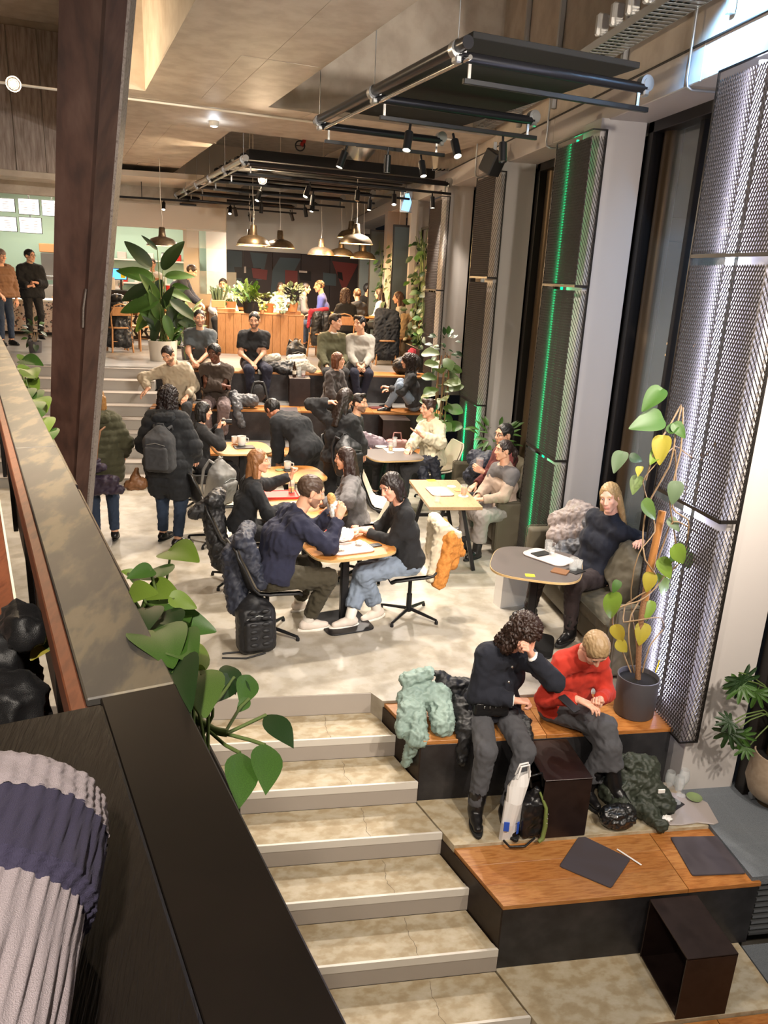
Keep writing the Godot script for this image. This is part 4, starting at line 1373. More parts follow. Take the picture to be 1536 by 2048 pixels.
		if Tp.get("hood", false):
			var hm := sdf([[0, nb + B2 * Vector3(-0.09, 0.0, 0.06), nb + B2 * Vector3(0.09, 0.0, 0.06), 0.05, 0.05], [0, nb + B2 * Vector3(-0.07, -0.03, 0.11), nb + B2 * Vector3(0.07, -0.03, 0.11), 0.06, 0.06]], cell, 0.03)
			crease(hm, 0.012, 14.0)
			part("hood", hm, M[Tp.mat], t)
		if Tp.has("buttons"):
			for j in 4:
				var bp := nb + B2 * Vector3(0, -0.06 - 0.11 * j, -0.1 - g - 0.03 * minf(j, 1.0) - 0.004 * j)
				part("button", ball(MB.new(), bp, Vector3.ONE * 0.011, 6), M.chrome, t)
			for k in 2:
				part("cuff", sdf([[0, wr[k].lerp(el[k], 0.12), wr[k].lerp(el[k], 0.03), 0.042, 0.04]], 0.011, 0.01, [[wr[k].lerp(el[k], 0.03), (wr[k] - el[k]).normalized(), 0.08]]), M.paper, t)
		if Tp.has("yoke"):
			var yp := [[0, nb + B2 * Vector3(-sw * 0.7, -0.09, 0.0), nb + B2 * Vector3(sw * 0.7, -0.09, 0.0), 0.082 + g, 0.082 + g], [0, nb + B2 * Vector3(0, -0.04, 0), nb + BN * Vector3(0, 0.02, 0.0), 0.075 + g * 0.5, 0.06 + g * 0.5]]
			for k in 2: yp.append([0, sh[k], sh[k].lerp(el[k], 0.35), 0.06 + g, 0.056 + g])
			part("yoke", crease(sdf(yp, cell, 0.04, [[nb + BN * Vector3(0, 0.022, 0.0), (BN * Vector3(0, 1, -0.35)).normalized(), 0.1]]), 0.004, 9.0), M[Tp.yoke], t)
		if Tp.get("white_collar", false):
			var cm := sdf([[0, nb + BN * Vector3(-0.035, 0.015, -0.03), nb + BN * Vector3(0.035, 0.015, -0.03), 0.034, 0.034], [0, nb + BN * Vector3(0, 0.02, 0.01), nb + BN * Vector3(0, 0.035, 0.005), 0.062, 0.058]], 0.012, 0.02, [[nb + BN * Vector3(0, 0.04, 0), (BN * Vector3(0, 1, -0.3)).normalized(), 0.1]])
			part("collar", cm, M.paper, t)
	if P.has("apron"):
		var am := sdf([[2, hip + B1 * Vector3(0, 0.12, -0.115), Vector3(0.15, 0.26, 0.012), B1, 0.012]], 0.02, 0.01)
		part("apron", am, M[P.apron], t)
	var S: Dictionary = P.get("shoes", {"mat": "leather_black"})
	if S.get("mat", "") != "":
		for k in 2:
			var fdv: Vector3 = P.get(["lfd", "rfd"][k], Vector3.ZERO)
			if fdv == Vector3.ZERO:
				fdv = Vector3(kn[k].x - hj[k].x, 0, kn[k].z - hj[k].z)
				if fdv.length() < 0.12: fdv = Vector3(-0.15 if k == 0 else 0.15, 0, -1)
			fdv = fdv.normalized()
			var a: Vector3 = an[k]
			var dn := Vector3(0, -1, 0)
			if fdv.y != 0.0: dn = -frame(fdv.cross(Vector3(0, 1, 0)).normalized(), fdv).x
			dn = (Vector3(0, -1, 0) - fdv * fdv.dot(Vector3(0, -1, 0))).normalized()
			var up := []
			up.append([0, a + dn * 0.04 - fdv * 0.035, a + dn * 0.045 + fdv * 0.07, 0.042, 0.040])
			up.append([0, a + dn * 0.05 + fdv * 0.07, a + dn * 0.055 + fdv * 0.145, 0.036, 0.030])
			up.append([0, a + dn * 0.015, a + dn * 0.04 + fdv * 0.01, 0.047, 0.046])
			if S.get("boot", 0.0) > 0.0:
				var ax := (kn[k] - a).normalized()
				up.append([0, a, a + ax * S.boot, 0.052, 0.062])
			var um := sdf(up, minf(cell, 0.014), 0.02, [[a + dn * 0.078, dn, 0.3]] + ([[a + (kn[k] - a).normalized() * S.boot, (kn[k] - a).normalized(), 0.1]] if S.get("boot", 0.0) > 0.0 else []))
			var sho := part("boot" if S.get("boot", 0.0) > 0 else "shoe", um, M[S.mat], t)
			if S.has("sock"):
				part("sock", sdf([[0, a, a.lerp(kn[k], 0.2), 0.046, 0.05]], 0.012, 0.01, [[a.lerp(kn[k], 0.2), (kn[k] - a).normalized(), 0.1]]), M[S.sock], t)
			var so := MB.new()
			var rx := dn.cross(fdv)
			for r in 2:
				pass
			var pl := PackedVector2Array()
			for q in 20:
				var an2 := TAU * q / 20
				pl.append(Vector2(cos(an2) * (0.046 if sin(an2) > 0 else 0.040), sin(an2) * 0.145))
			prism(so, pl, 0.0, 0.026, 0.005)
			part("sole", so, M[S.get("sole", "rubber")], sho, Transform3D(Basis(-rx, -dn, fdv), a + dn * 0.094 + fdv * 0.055))
	var hk2: String = P.get("hair", "short")
	if hk2 != "":
		var hp := hair_prims(hk2, P.get("hair_big", 0.0))
		var hcell: float = P.get("hcell", 0.0105)
		var hm := sdf(hp, hcell, 0.014)
		if hk2 == "curly":
			crease(hm, 0.020, 32.0, Vector3.ONE, true)
			crease(hm, 0.008, 70.0, Vector3.ONE, false)
		elif hk2 in ["beanie", "hood"]:
			crease(hm, 0.004, 30.0)
		else:
			var lg := 0.006 if hk2 in ["long", "bob", "pony"] else 0.005
			crease(hm, lg, 42.0, Vector3(1, 0.22, 1) if lg > 0.0055 else Vector3(1, 0.4, 0.25), true)
			crease(hm, 0.002, 110.0, Vector3(1, 0.2, 1), true)
		var hname := "hair"
		if hk2 == "beanie" or hk2 == "hood": hname = hk2
		part(hname, hm, hair_material(hcol), t, HX)
	if P.get("glasses", false):
		var gm := MB.new()
		for sx in [-1.0, 1.0]:
			var ring := []
			for q in 13:
				var a := TAU * q / 12
				ring.append(Vector3(0.032 * sx + cos(a) * 0.021, 0.009 + sin(a) * 0.017, -0.096))
			tube(gm, ring, 0.0022, 5, false)
			tube(gm, [Vector3(0.052 * sx, 0.012, -0.094), Vector3(0.078 * sx, 0.012, -0.02), Vector3(0.08 * sx, 0.0, 0.02)], 0.002, 5)
		tube(gm, [Vector3(-0.011, 0.012, -0.098), Vector3(0.011, 0.012, -0.098)], 0.002, 5)
		part("glasses", gm, M.black, t, HX)
	t.set_meta("joints", 0)
	t.remove_meta("joints")
	return t
var hair_mats := {}
func hair_material(c: Color) -> StandardMaterial3D:
	if not hair_mats.has(c):
		var m := mat("hair_%d" % hair_mats.size(), c, 0.5)
		tri(m, T["strand"], Vector3(26, 3, 26), false)
		hair_mats[c] = m
	return hair_mats[c]
func seat(x: float, floor_y: float, z: float, seat_y: float, yaw: float, d: Dictionary) -> Dictionary:
	var h := seat_y - floor_y
	var base := {"at": Vector3(x, floor_y, z), "yaw": yaw, "hip": Vector3(0, h + 0.115, 0), "lf": Vector3(-0.11, 0.09, -0.42), "rf": Vector3(0.11, 0.09, -0.40), "lh": Vector3(-0.12, h + 0.22, -0.3), "rh": Vector3(0.12, h + 0.22, -0.3), "lean": 10.0}
	base.merge(d, true)
	return base
func stand(x: float, y: float, z: float, yaw: float, d: Dictionary) -> Dictionary:
	var base := {"at": Vector3(x, y, z), "yaw": yaw}
	base.merge(d, true)
	return base
func crowd() -> void:
	for c in [["navy_knit", rgb(34, 36, 58)], ["olive_chino", rgb(66, 60, 44)], ["red_knit", rgb(196, 52, 34)], ["grey_jeans", rgb(82, 82, 86)], ["light_jeans", rgb(132, 146, 164)], ["black_top", rgb(27, 27, 29)], ["black_coat", rgb(24, 26, 30)], ["navy_coat", rgb(25, 28, 40)], ["green_puffer", rgb(70, 68, 46)], ["blue_jeans", rgb(44, 58, 80)], ["cream_shirt", rgb(222, 214, 186)], ["grey_knit", rgb(104, 100, 100)], ["beige_knit", rgb(178, 156, 138)], ["grey_skirt", rgb(146, 138, 132)], ["stone_shirt", rgb(186, 172, 150)], ["brown_knit", rgb(62, 50, 42)], ["mauve_trouser", rgb(112, 96, 96)], ["slate_tee", rgb(82, 88, 92)], ["beige_chino", rgb(170, 152, 132)], ["navy_trouser", rgb(34, 36, 54)], ["green_knit", rgb(92, 90, 66)], ["charcoal", rgb(56, 56, 58)], ["pale_knit", rgb(176, 170, 160)], ["blue_knit", rgb(62, 72, 138)], ["white_shirt", rgb(222, 216, 212)], ["burgundy", rgb(96, 36, 34)], ["brown_jacket", rgb(126, 92, 66)], ["apron_brown", rgb(176, 128, 96)], ["pink_boot", rgb(124, 80, 84)], ["plum_trouser", rgb(44, 32, 32)]]:
		cloth(c[0], c[1])
	tri(cloth("print_blouse", Color(1, 1, 1)), ntex(40, 0.05, 3, [[0.0, rgb(26, 23, 23)], [0.52, rgb(34, 30, 30)], [0.56, rgb(170, 150, 136)], [0.6, rgb(48, 42, 42)], [1.0, rgb(120, 104, 100)]]), Vector3.ONE * 7.0, false)
	tri(cloth("cable_knit", rgb(118, 114, 114)), T["knit"], Vector3(20, 4, 20), false)
	mat("sneaker", rgb(212, 200, 188), 0.7)
	mat("white_sole", rgb(226, 220, 210), 0.7)
	var dark := rgb(34, 24, 19)
	person(seat(1.66, -0.495, -4.60, -0.02, 183, {"label": "person with dark curly hair in navy buttoned cardigan and grey jeans on bench", "f": true, "s": 1.0, "cell": 0.013, "bcell": 0.016, "hcell": 0.0085, "lean": 16.0, "roll": -6.0, "head": [-28, 32, -6], "hair": "curly", "hair_col": rgb(62, 40, 30), "skin": rgb(216, 160, 136),
		"lh": Vector3(-0.12, 1.13, -0.30), "ld": Vector3(0.45, 0.75, -0.2), "ln": Vector3(0.8, -0.2, 0.4), "le": Vector3(-0.8, -0.9, -0.2), "rh": Vector3(-0.07, 0.76, -0.24), "rd": Vector3(-1, -0.1, -0.1), "re": Vector3(0.8, -0.5, 0.3), "hands": ["grip", "grip"],
		"rfw": Vector3(1.46, -0.40, -4.15), "lfw": Vector3(1.66, -0.40, -4.10), "top": {"mat": "navy_coat", "name": "cardigan", "fat": 0.02, "collar": 0.01, "buttons": 1}, "legs": {"mat": "grey_jeans"}, "shoes": {"mat": "leather_black", "boot": 0.14}}))
	person(seat(2.20, -0.495, -4.58, -0.02, 186, {"label": "person with short blond hair in red sweater looking at a phone on bench", "f": true, "s": 0.98, "cell": 0.013, "bcell": 0.016, "hcell": 0.0085, "lean": 24.0, "head": [4, 50, 4], "hair": "short", "hair_big": 0.008, "hair_col": rgb(196, 166, 122), "skin": rgb(222, 170, 146),
		"lh": Vector3(-0.06, 0.80, -0.33), "rh": Vector3(0.10, 0.82, -0.33), "ld": Vector3(0.7, 0.0, -0.7), "rd": Vector3(-0.6, -0.1, -0.7), "ln": Vector3(0.3, 0.9, 0.0), "hands": ["grip", "relax"], "rfw": Vector3(2.44, -0.28, -4.16), "rk": Vector3(-0.25, 0.9, -0.6), "lfw": Vector3(2.30, -0.40, -4.28), "rfd": Vector3(-0.35, -0.35, -1), "top": {"mat": "red_knit"}, "legs": {"mat": "grey_jeans", "len": 0.74, "fat": 0.02, "hem": 0.035}, "shoes": {"mat": "leather_black", "boot": 0.2}}))
	person(seat(0.16, 0.0, -6.02, 0.46, -75, {"label": "bearded person in navy sweater and olive trousers biting a burger at front table", "cell": 0.013, "bcell": 0.016, "hcell": 0.009, "s": 1.06, "lean": 30.0, "head": [4, 18, 0], "hair": "short", "hair_col": rgb(96, 74, 58), "beard": 0.62, "skin": rgb(212, 160, 130),
		"lh": Vector3(-0.05, 1.02, -0.54), "rh": Vector3(0.06, 1.00, -0.55), "ld": Vector3(0.25, 0.75, -0.35), "rd": Vector3(-0.1, 0.8, -0.3), "ln": Vector3(0.9, 0.1, -0.2), "rn": Vector3(-0.9, 0.1, -0.2), "le": Vector3(-0.5, -1, -0.3), "re": Vector3(0.5, -1, -0.2), "hands": ["grip", "grip"],
		"rfw": Vector3(0.47, 0.09, -6.08), "lfw": Vector3(0.42, 0.09, -6.5), "rk": Vector3(0.2, 0.5, -1), "top": {"mat": "navy_knit", "fat": 0.022, "fold": 0.012}, "legs": {"mat": "olive_chino", "fat": 0.02, "fold": 0.011, "len": 0.9}, "girth": 1.1, "shoes": {"mat": "sneaker", "sole": "white_sole", "sock": "white_sole"}}))
	person(seat(1.36, 0.0, -6.30, 0.46, 93, {"label": "person in black zip top and light jeans with crossed ankles at front table", "f": true, "cell": 0.013, "bcell": 0.016, "hcell": 0.009, "s": 0.99, "lean": 14.0, "head": [-24, 24, 6], "hair": "bob", "hair_col": rgb(44, 30, 26), "skin": rgb(220, 166, 142),
		"lhw": py(735, 1064, 0.79), "rhw": py(718, 1060, 0.80), "hands": ["flat", "flat"], "rfw": Vector3(0.84, 0.09, -6.12), "lfw": Vector3(1.10, 0.09, -6.28), "rk": Vector3(0.1, 0.6, -1), "lfd": Vector3(-0.4, -0.1, -1), "top": {"mat": "black_top"}, "legs": {"mat": "light_jeans", "len": 0.8, "fat": 0.02, "hem": 0.03, "fold": 0.01}, "shoes": {"mat": "sneaker", "sole": "white_sole", "sock": "white_sole"}}))
	person(seat(-0.10, 0.0, -7.20, 0.46, -80, {"label": "person with long light brown hair and black top in earbuds at second table", "f": true, "cell": 0.015, "lean": 18.0, "head": [14, 0, 0], "hair": "long", "hair_col": rgb(168, 116, 70), "lhw": Vector3(0.38, 1.0, -7.5), "ld": Vector3(0, 1, -0.2), "rhw": Vector3(0.33, 0.80, -7.15), "hands": ["fist", "relax"], "top": {"mat": "black_coat", "fat": 0.02}, "legs": {"mat": "black_top"}}))
	person(seat(1.02, 0.0, -7.30, 0.46, 80, {"label": "person with dark brown hair in grey ribbed cardigan at second table", "f": true, "cell": 0.015, "lean": 12.0, "head": [12, 6, 0], "hair": "long", "hair_col": rgb(60, 38, 30), "lhw": Vector3(0.72, 0.80, -7.05), "rhw": Vector3(0.65, 0.80, -7.25), "le": Vector3(-0.9, -0.2, 0.1), "top": {"mat": "cable_knit", "fat": 0.028, "fold": 0.012, "name": "cardigan"}, "legs": {"mat": "black_top"}}))
	person(stand(0.58, 0.0, -9.35, 48, {"label": "person in long black coat bending right over a table", "cell": 0.016, "hip": Vector3(0, 0.90, 0.1), "lean": 62.0, "head": [10, 48, 0], "hair": "short", "hair_big": 0.004, "hair_col": rgb(24, 18, 16), "skin": rgb(150, 98, 74), "lh": Vector3(-0.05, 0.62, -0.30), "rh": Vector3(0.16, 0.70, -0.1), "lf": Vector3(-0.12, 0.09, 0.05), "rf": Vector3(0.12, 0.09, 0.1), "top": {"mat": "black_coat", "name": "coat", "fat": 0.035, "len": 0.85, "collar": 0.03}, "legs": {"mat": "black_top"}}))
	person(stand(0.98, 0.0, -8.62, 195, {"label": "person in black with a backpack sweeping back long dark hair", "f": true, "cell": 0.016, "yaw": -25, "lean": 6.0, "s": 0.97, "head": [28, 10, 6], "hair": "long", "hair_big": 0.006, "hair_col": rgb(48, 34, 28), "lh": Vector3(-0.13, 1.56, -0.02), "ld": Vector3(1.0, 0.25, 0.1), "ln": Vector3(0.1, -1, 0.1), "le": Vector3(-1, -0.1, -0.1), "rh": Vector3(0.2, 0.95, -0.28), "hands": ["grip", "relax"], "top": {"mat": "black_top", "fat": 0.026, "name": "jacket", "fold": 0.012}, "legs": {"mat": "black_top"}}))
	person(seat(1.35, 0.0, -10.45, 0.46, 250, {"label": "person with dark beard seated behind the one sweeping back hair", "cell": 0.018, "head": [10, 0, 0], "hair": "quiff", "hair_col": rgb(36, 25, 20), "beard": 0.7, "top": {"mat": "charcoal"}, "legs": {"mat": "black_top"}}))
	person(seat(2.42, 0.0, -10.02, 0.46, 100, {"label": "person in loose cream shirt gesturing with one hand at round grey table", "cell": 0.015, "lean": 4.0, "twist": -14.0, "roll": 8.0, "head": [0, 4, 0], "hair": "quiff", "hair_col": rgb(66, 44, 32), "skin": rgb(214, 162, 134), "lhw": Vector3(2.18, 1.0, -9.62), "ld": Vector3(0.7, 0.3, -0.6), "ln": Vector3(0.5, 0.8, 0), "rhw": Vector3(2.05, 0.80, -9.78), "hands": ["flat", "relax"], "top": {"mat": "cream_shirt", "name": "shirt", "fat": 0.034, "fold": 0.016, "collar": 0.015}, "legs": {"mat": "charcoal", "fat": 0.018}}))
	person(seat(-0.66, 0.0, -9.80, 0.46, -75, {"label": "person in black lifting a camera beside the tray table", "f": true, "cell": 0.018, "lean": 4.0, "head": [0, 6, 0], "hair": "bob", "hair_col": rgb(22, 18, 17), "lhw": Vector3(-0.42, 1.02, -9.96), "rhw": Vector3(-0.42, 1.02, -9.78), "ld": Vector3(0, 0.8, -0.4), "rd": Vector3(0, 0.8, -0.4), "hands": ["grip", "grip"], "top": {"mat": "black_top", "fat": 0.024, "name": "jacket"}, "legs": {"mat": "black_top"}}))
	person(stand(-1.60, 0.0, -8.42, 12, {"label": "person with blond hair in olive puffer coat carrying a purple tote", "f": true, "s": 0.93, "cell": 0.016, "lean": 4.0, "head": [0, 4, 0], "hair": "bob", "hair_col": rgb(178, 128, 66), "lh": Vector3(-0.24, 0.84, -0.1), "rh": Vector3(0.24, 0.95, -0.22), "lf": Vector3(-0.1, 0.085, 0.05), "top": {"mat": "green_puffer", "fat": 0.052, "quilt": 0.02, "pitch": 0.085, "len": 0.5, "name": "puffer_coat", "hood": true, "fold": 0.006}, "legs": {"mat": "blue_jeans"}, "shoes": {"mat": "leather_black"}}))
	person(stand(-0.90, 0.0, -8.36, -14, {"label": "person with dark wavy hair in long black puffer coat wearing a backpack", "f": true, "s": 0.985, "cell": 0.016, "lean": 5.0, "head": [14, 6, 0], "hair": "curly", "hair_col": rgb(38, 24, 22), "lh": Vector3(-0.2, 0.95, -0.22), "rh": Vector3(0.22, 0.95, -0.24), "lf": Vector3(-0.12, 0.085, -0.1), "rf": Vector3(0.11, 0.085, 0.08), "rfd": Vector3(0.5, 0, -0.6), "lfd": Vector3(0.3, 0, -1), "girth": 1.08, "top": {"mat": "black_coat", "fat": 0.058, "quilt": 0.016, "pitch": 0.11, "len": 0.86, "name": "puffer_coat", "hood": true, "fold": 0.007}, "legs": {"mat": "blue_jeans", "fat": 0.016}, "shoes": {"mat": "leather_black"}}))
	person(seat(2.80, 0.0, -8.02, 0.40, 112, {"label": "person in grey and beige sweater and grey skirt on sofa by green light", "f": true, "cell": 0.014, "hcell": 0.0095, "lean": 6.0, "head": [18, 0, 0], "hair": "pony", "hair_col": rgb(48, 32, 28), "lh": Vector3(-0.05, 0.66, -0.36), "rh": Vector3(0.03, 0.66, -0.38), "ld": Vector3(0.6, 0, -0.8), "rd": Vector3(-0.6, 0, -0.8), "top": {"mat": "beige_knit", "fat": 0.018, "yoke": "grey_knit"}, "legs": {"mat": "grey_skirt", "name": "skirt", "skirt": true, "len": 0.72, "fat": 0.02, "hem": 0.05}, "shoes": {"mat": "leather_black", "boot": 0.2}}))
	person(seat(2.95, 0.0, -8.55, 0.42, 96, {"label": "person in glasses and burgundy shirt holding dark beer on sofa", "cell": 0.016, "lean": 2.0, "head": [-10, 4, 0], "glasses": true, "hair": "short", "hair_col": rgb(24, 20, 18), "lhw": Vector3(2.62, 0.86, -8.3), "ld": Vector3(0.2, 0.4, -0.9), "ln": Vector3(0.9, 0, 0.2), "rh": Vector3(0.1, 0.62, -0.3), "hands": ["grip", "relax"], "top": {"mat": "burgundy", "fat": 0.02}, "legs": {"mat": "black_top"}}))
	person(seat(2.98, 0.0, -6.02, 0.42, 118, {"label": "person with long blond hair in navy sweater lounging on green sofa", "f": true, "cell": 0.013, "hcell": 0.009, "s": 1.02, "lean": -6.0, "roll": -12.0, "head": [-18, 10, 10], "hair": "long", "hair_col": rgb(206, 172, 118), "skin": rgb(226, 176, 152), "lh": Vector3(-0.42, 0.92, 0.06), "le": Vector3(-0.6, -0.3, 0.8), "rhw": py(1215, 1150, 0.52), "rd": Vector3(0.1, -0.5, -0.8), "hands": ["relax", "flat"], "lfw": py(1140, 1262, 0.12), "rfw": py(1060, 1215, 0.10), "lk": Vector3(-0.1, 0.6, -1), "top": {"mat": "navy_coat", "fat": 0.016, "collar": 0.02}, "legs": {"mat": "plum_trouser", "fat": 0.016}, "shoes": {"mat": "leather_black", "boot": 0.16}}))
	person(seat(-1.08, 0.46, -12.05, 0.92, 178, {"label": "bearded person in open stone shirt reaching out over the steps", "cell": 0.016, "lean": 16.0, "roll": 12.0, "head": [14, 26, 10], "hair": "short", "hair_col": rgb(44, 30, 24), "beard": 0.6, "rhw": pz(296, 778, -11.75), "rd": Vector3(0.8, -0.6, -0.2), "re": Vector3(0.3, 0.4, 0.6), "lh": Vector3(-0.14, 0.66, -0.32), "top": {"mat": "stone_shirt", "name": "shirt", "fat": 0.03, "fold": 0.014, "collar": 0.015}, "legs": {"mat": "charcoal"}}))
	person(seat(-0.53, 0.46, -12.05, 0.92, 176, {"label": "person with curly black hair in brown sweater with folded arms", "cell": 0.016, "lean": 8.0, "head": [20, 10, 4], "hair": "short", "hair_big": 0.01, "hair_col": rgb(20, 15, 13), "skin": rgb(96, 60, 44), "lh": Vector3(0.13, 0.86, -0.24), "rh": Vector3(-0.12, 0.82, -0.25), "ld": Vector3(1, -0.1, 0.1), "rd": Vector3(-1, -0.1, 0.1), "le": Vector3(-1, -0.6, 0), "re": Vector3(1, -0.6, 0), "hands": ["", "fist"], "top": {"mat": "brown_knit", "fat": 0.03, "fold": 0.012, "white_collar": true}, "legs": {"mat": "mauve_trouser", "fat": 0.03, "hem": 0.04, "fold": 0.012}}))
	person(seat(-0.80, 0.92, -12.98, 1.38, 172, {"label": "bearded person in slate tee and beige trousers with clasped hands", "cell": 0.017, "lean": 18.0, "head": [-18, 4, 0], "hair": "short", "hair_col": rgb(40, 28, 22), "beard": 0.6, "lh": Vector3(-0.04, 0.62, -0.42), "rh": Vector3(0.06, 0.62, -0.42), "ld": Vector3(0.7, -0.3, -0.5), "rd": Vector3(-0.7, -0.3, -0.5), "hands": ["grip", "grip"], "top": {"mat": "slate_tee", "name": "tee_shirt", "sleeve": 0.36, "loose": 0.016, "fat": 0.018}, "legs": {"mat": "beige_chino", "fat": 0.02}}))
	person(seat(0.02, 0.92, -12.98, 1.38, 190, {"label": "bearded person in black tee beside the wooden planter counter", "cell": 0.017, "lean": 14.0, "head": [16, 14, 0], "hair": "short", "hair_col": rgb(36, 26, 20), "beard": 0.65, "lh": Vector3(0.02, 0.64, -0.36), "rh": Vector3(0.12, 0.64, -0.36), "top": {"mat": "black_top", "name": "tee_shirt", "sleeve": 0.36, "loose": 0.016, "fat": 0.018}, "legs": {"mat": "navy_trouser", "fat": 0.024}}))
	person(seat(1.30, 0.92, -12.95, 1.38, 185, {"label": "person in olive quarter-zip sweater turning to neighbour in pale sweater", "cell": 0.017, "lean": 8.0, "head": [-58, 4, -4], "hair": "quiff", "hair_col": rgb(46, 32, 25), "lh": Vector3(-0.12, 0.66, -0.34), "rh": Vector3(0.14, 0.6, -0.36), "top": {"mat": "green_knit", "fat": 0.022, "white_collar": true}, "legs": {"mat": "charcoal"}}))
	person(seat(1.76, 0.92, -12.95, 1.38, 180, {"label": "person in pale grey sweater and navy trousers with hands clasped", "cell": 0.017, "lean": 12.0, "head": [50, 4, 0], "hair": "quiff", "hair_col": rgb(34, 24, 20), "lh": Vector3(-0.03, 0.62, -0.36), "rh": Vector3(0.05, 0.62, -0.36), "ld": Vector3(0.7, -0.3, -0.5), "rd": Vector3(-0.7, -0.3, -0.5), "hands": ["grip", "grip"], "lf": Vector3(-0.02, 0.09, -0.36), "rf": Vector3(0.05, 0.09, -0.42), "top": {"mat": "pale_knit", "fat": 0.02}, "legs": {"mat": "navy_trouser"}, "shoes": {"mat": "brown_jacket"}}))
	person(seat(1.22, 0.46, -12.02, 0.92, 230, {"label": "person with auburn bob in dark patterned blouse on tiered bench", "f": true, "cell": 0.016, "lean": 10.0, "head": [-22, 2, 0], "hair": "bob", "hair_col": rgb(124, 74, 44), "lh": Vector3(-0.06, 0.66, -0.32), "rh": Vector3(0.1, 0.62, -0.3), "top": {"mat": "print_blouse", "name": "blouse", "fat": 0.024, "fold": 0.012}, "legs": {"mat": "black_top"}}))
	person({"label": "person with long curly hair and light jeans hugging knees on tiered bench", "at": Vector3(2.50, 0.92, -12.05), "yaw": 80.0, "f": true, "cell": 0.016, "hip": Vector3(0, 0.12, 0.05), "lean": 14.0, "head": [0, 2, 0], "hair": "curly", "hair_col": rgb(54, 34, 28), "lf": Vector3(-0.14, 0.06, -0.38), "rf": Vector3(0.14, 0.06, -0.36), "lk": Vector3(-0.3, 1, -0.4), "rk": Vector3(0.3, 1, -0.4), "lh": Vector3(-0.12, 0.36, -0.36), "rh": Vector3(0.1, 0.3, -0.34), "top": {"mat": "charcoal", "fat": 0.022}, "legs": {"mat": "light_jeans"}})
	var U := MEZZ
	person(stand(-4.42, U, -17.25, 205, {"label": "person in black jacket and glasses waiting at the food counter", "cell": 0.02, "s": 1.0, "head": [-35, 0, 0], "glasses": true, "hair": "short", "hair_big": 0.005, "hair_col": rgb(30, 24, 22), "lh": Vector3(-0.06, 1.12, -0.24), "ld": Vector3(0.8, 0.2, 0), "rh": Vector3(0.1, 1.05, -0.28), "rd": Vector3(-0.9, 0.3, 0), "hands": ["fist", "fist"], "top": {"mat": "black_coat", "name": "jacket", "fat": 0.04, "len": 0.25, "collar": 0.03}, "legs": {"mat": "black_top"}}))
	var c8 := pz(6, 600, -15.7)
	person(stand(c8.x, U, c8.z, 230, {"label": "person in brown puffer jacket at the far end of the railing", "cell": 0.022, "s": 0.95, "hair": "beanie", "hair_col": rgb(150, 130, 124), "rh": Vector3(0.2, 0.95, -0.2), "top": {"mat": "brown_jacket", "name": "jacket", "fat": 0.045, "quilt": 0.016, "len": 0.1}, "legs": {"mat": "blue_jeans"}}))
	var s1 := pz(222, 560, -19.6)
	person(stand(s1.x, U, s1.z, 10, {"label": "bald person in white shirt working behind the counter", "cell": 0.024, "s": 0.98, "hair": "", "skin": rgb(226, 176, 152), "lh": Vector3(-0.15, 1.0, -0.3), "rh": Vector3(0.15, 1.0, -0.3), "top": {"mat": "white_shirt", "name": "shirt", "sleeve": 0.4}, "legs": {"mat": "black_top"}}))
	var s2 := pz(306, 575, -19.3)
	person(stand(s2.x, U, s2.z, 185, {"label": "person in white tee and tan apron behind the counter", "cell": 0.024, "s": 0.95, "hair": "short", "hair_col": rgb(90, 66, 50), "apron": "apron_brown", "lh": Vector3(-0.15, 1.0, -0.3), "rh": Vector3(0.15, 1.0, -0.3), "top": {"mat": "white_shirt", "name": "tee_shirt", "sleeve": 0.4}, "legs": {"mat": "black_top"}}))
	var s3 := pz(352, 600, -16.2)
	person(stand(s3.x, U, s3.z, 265, {"label": "person in dark vest leaning forward behind the big potted plant", "cell": 0.022, "s": 0.98, "hip": Vector3(0, 0.92, 0.05), "lean": 36.0, "head": [0, 30, 0], "hair": "short", "hair_col": rgb(52, 38, 30), "lh": Vector3(-0.1, 0.9, -0.45), "rh": Vector3(0.1, 0.9, -0.45), "top": {"mat": "navy_coat", "name": "vest", "fat": 0.03}, "legs": {"mat": "blue_jeans"}}))
	var far := [
		[446, 592, -17.6, 175, "person in white shirt at a laptop behind the cactus pot", "white_shirt", "short", rgb(30, 24, 22), false],
		[561, 583, -18.6, 185, "person with dark hair behind the leafy shrub pot on counter", "white_shirt", "bob", rgb(56, 36, 26), true],
		[613, 585, -18.2, 262, "person with pony tail in pale top facing the one in blue sweater", "grey_knit", "pony", rgb(40, 28, 24), true],
		[638, 586, -17.2, 80, "person with shaved head in bright blue sweater at upper table", "blue_knit", "buzz", rgb(60, 48, 42), false],
		[690, 602, -15.6, 10, "person with long wavy hair in black seen from behind at upper table", "black_top", "curly", rgb(82, 58, 44), true],
		[713, 606, -16.6, 20, "person with light bun among the crowd at upper table", "charcoal", "bun", rgb(120, 84, 54), true],
		[736, 590, -19.4, 200, "person in dark hood among the crowd at upper table", "black_coat", "hood", rgb(26, 26, 30), false],
		[757, 596, -17.6, 60, "person with long dark hair in white sweater at upper table", "white_shirt", "long", rgb(48, 30, 24), true],
		[777, 596, -18.9, 80, "person with brown hair in dark top beside the one in white sweater", "charcoal", "short", rgb(70, 48, 36), false],
		[794, 616, -15.4, 80, "person with straight brown hair in pale sweater on chair with beige coat", "pale_knit", "long", rgb(96, 64, 44), true]]
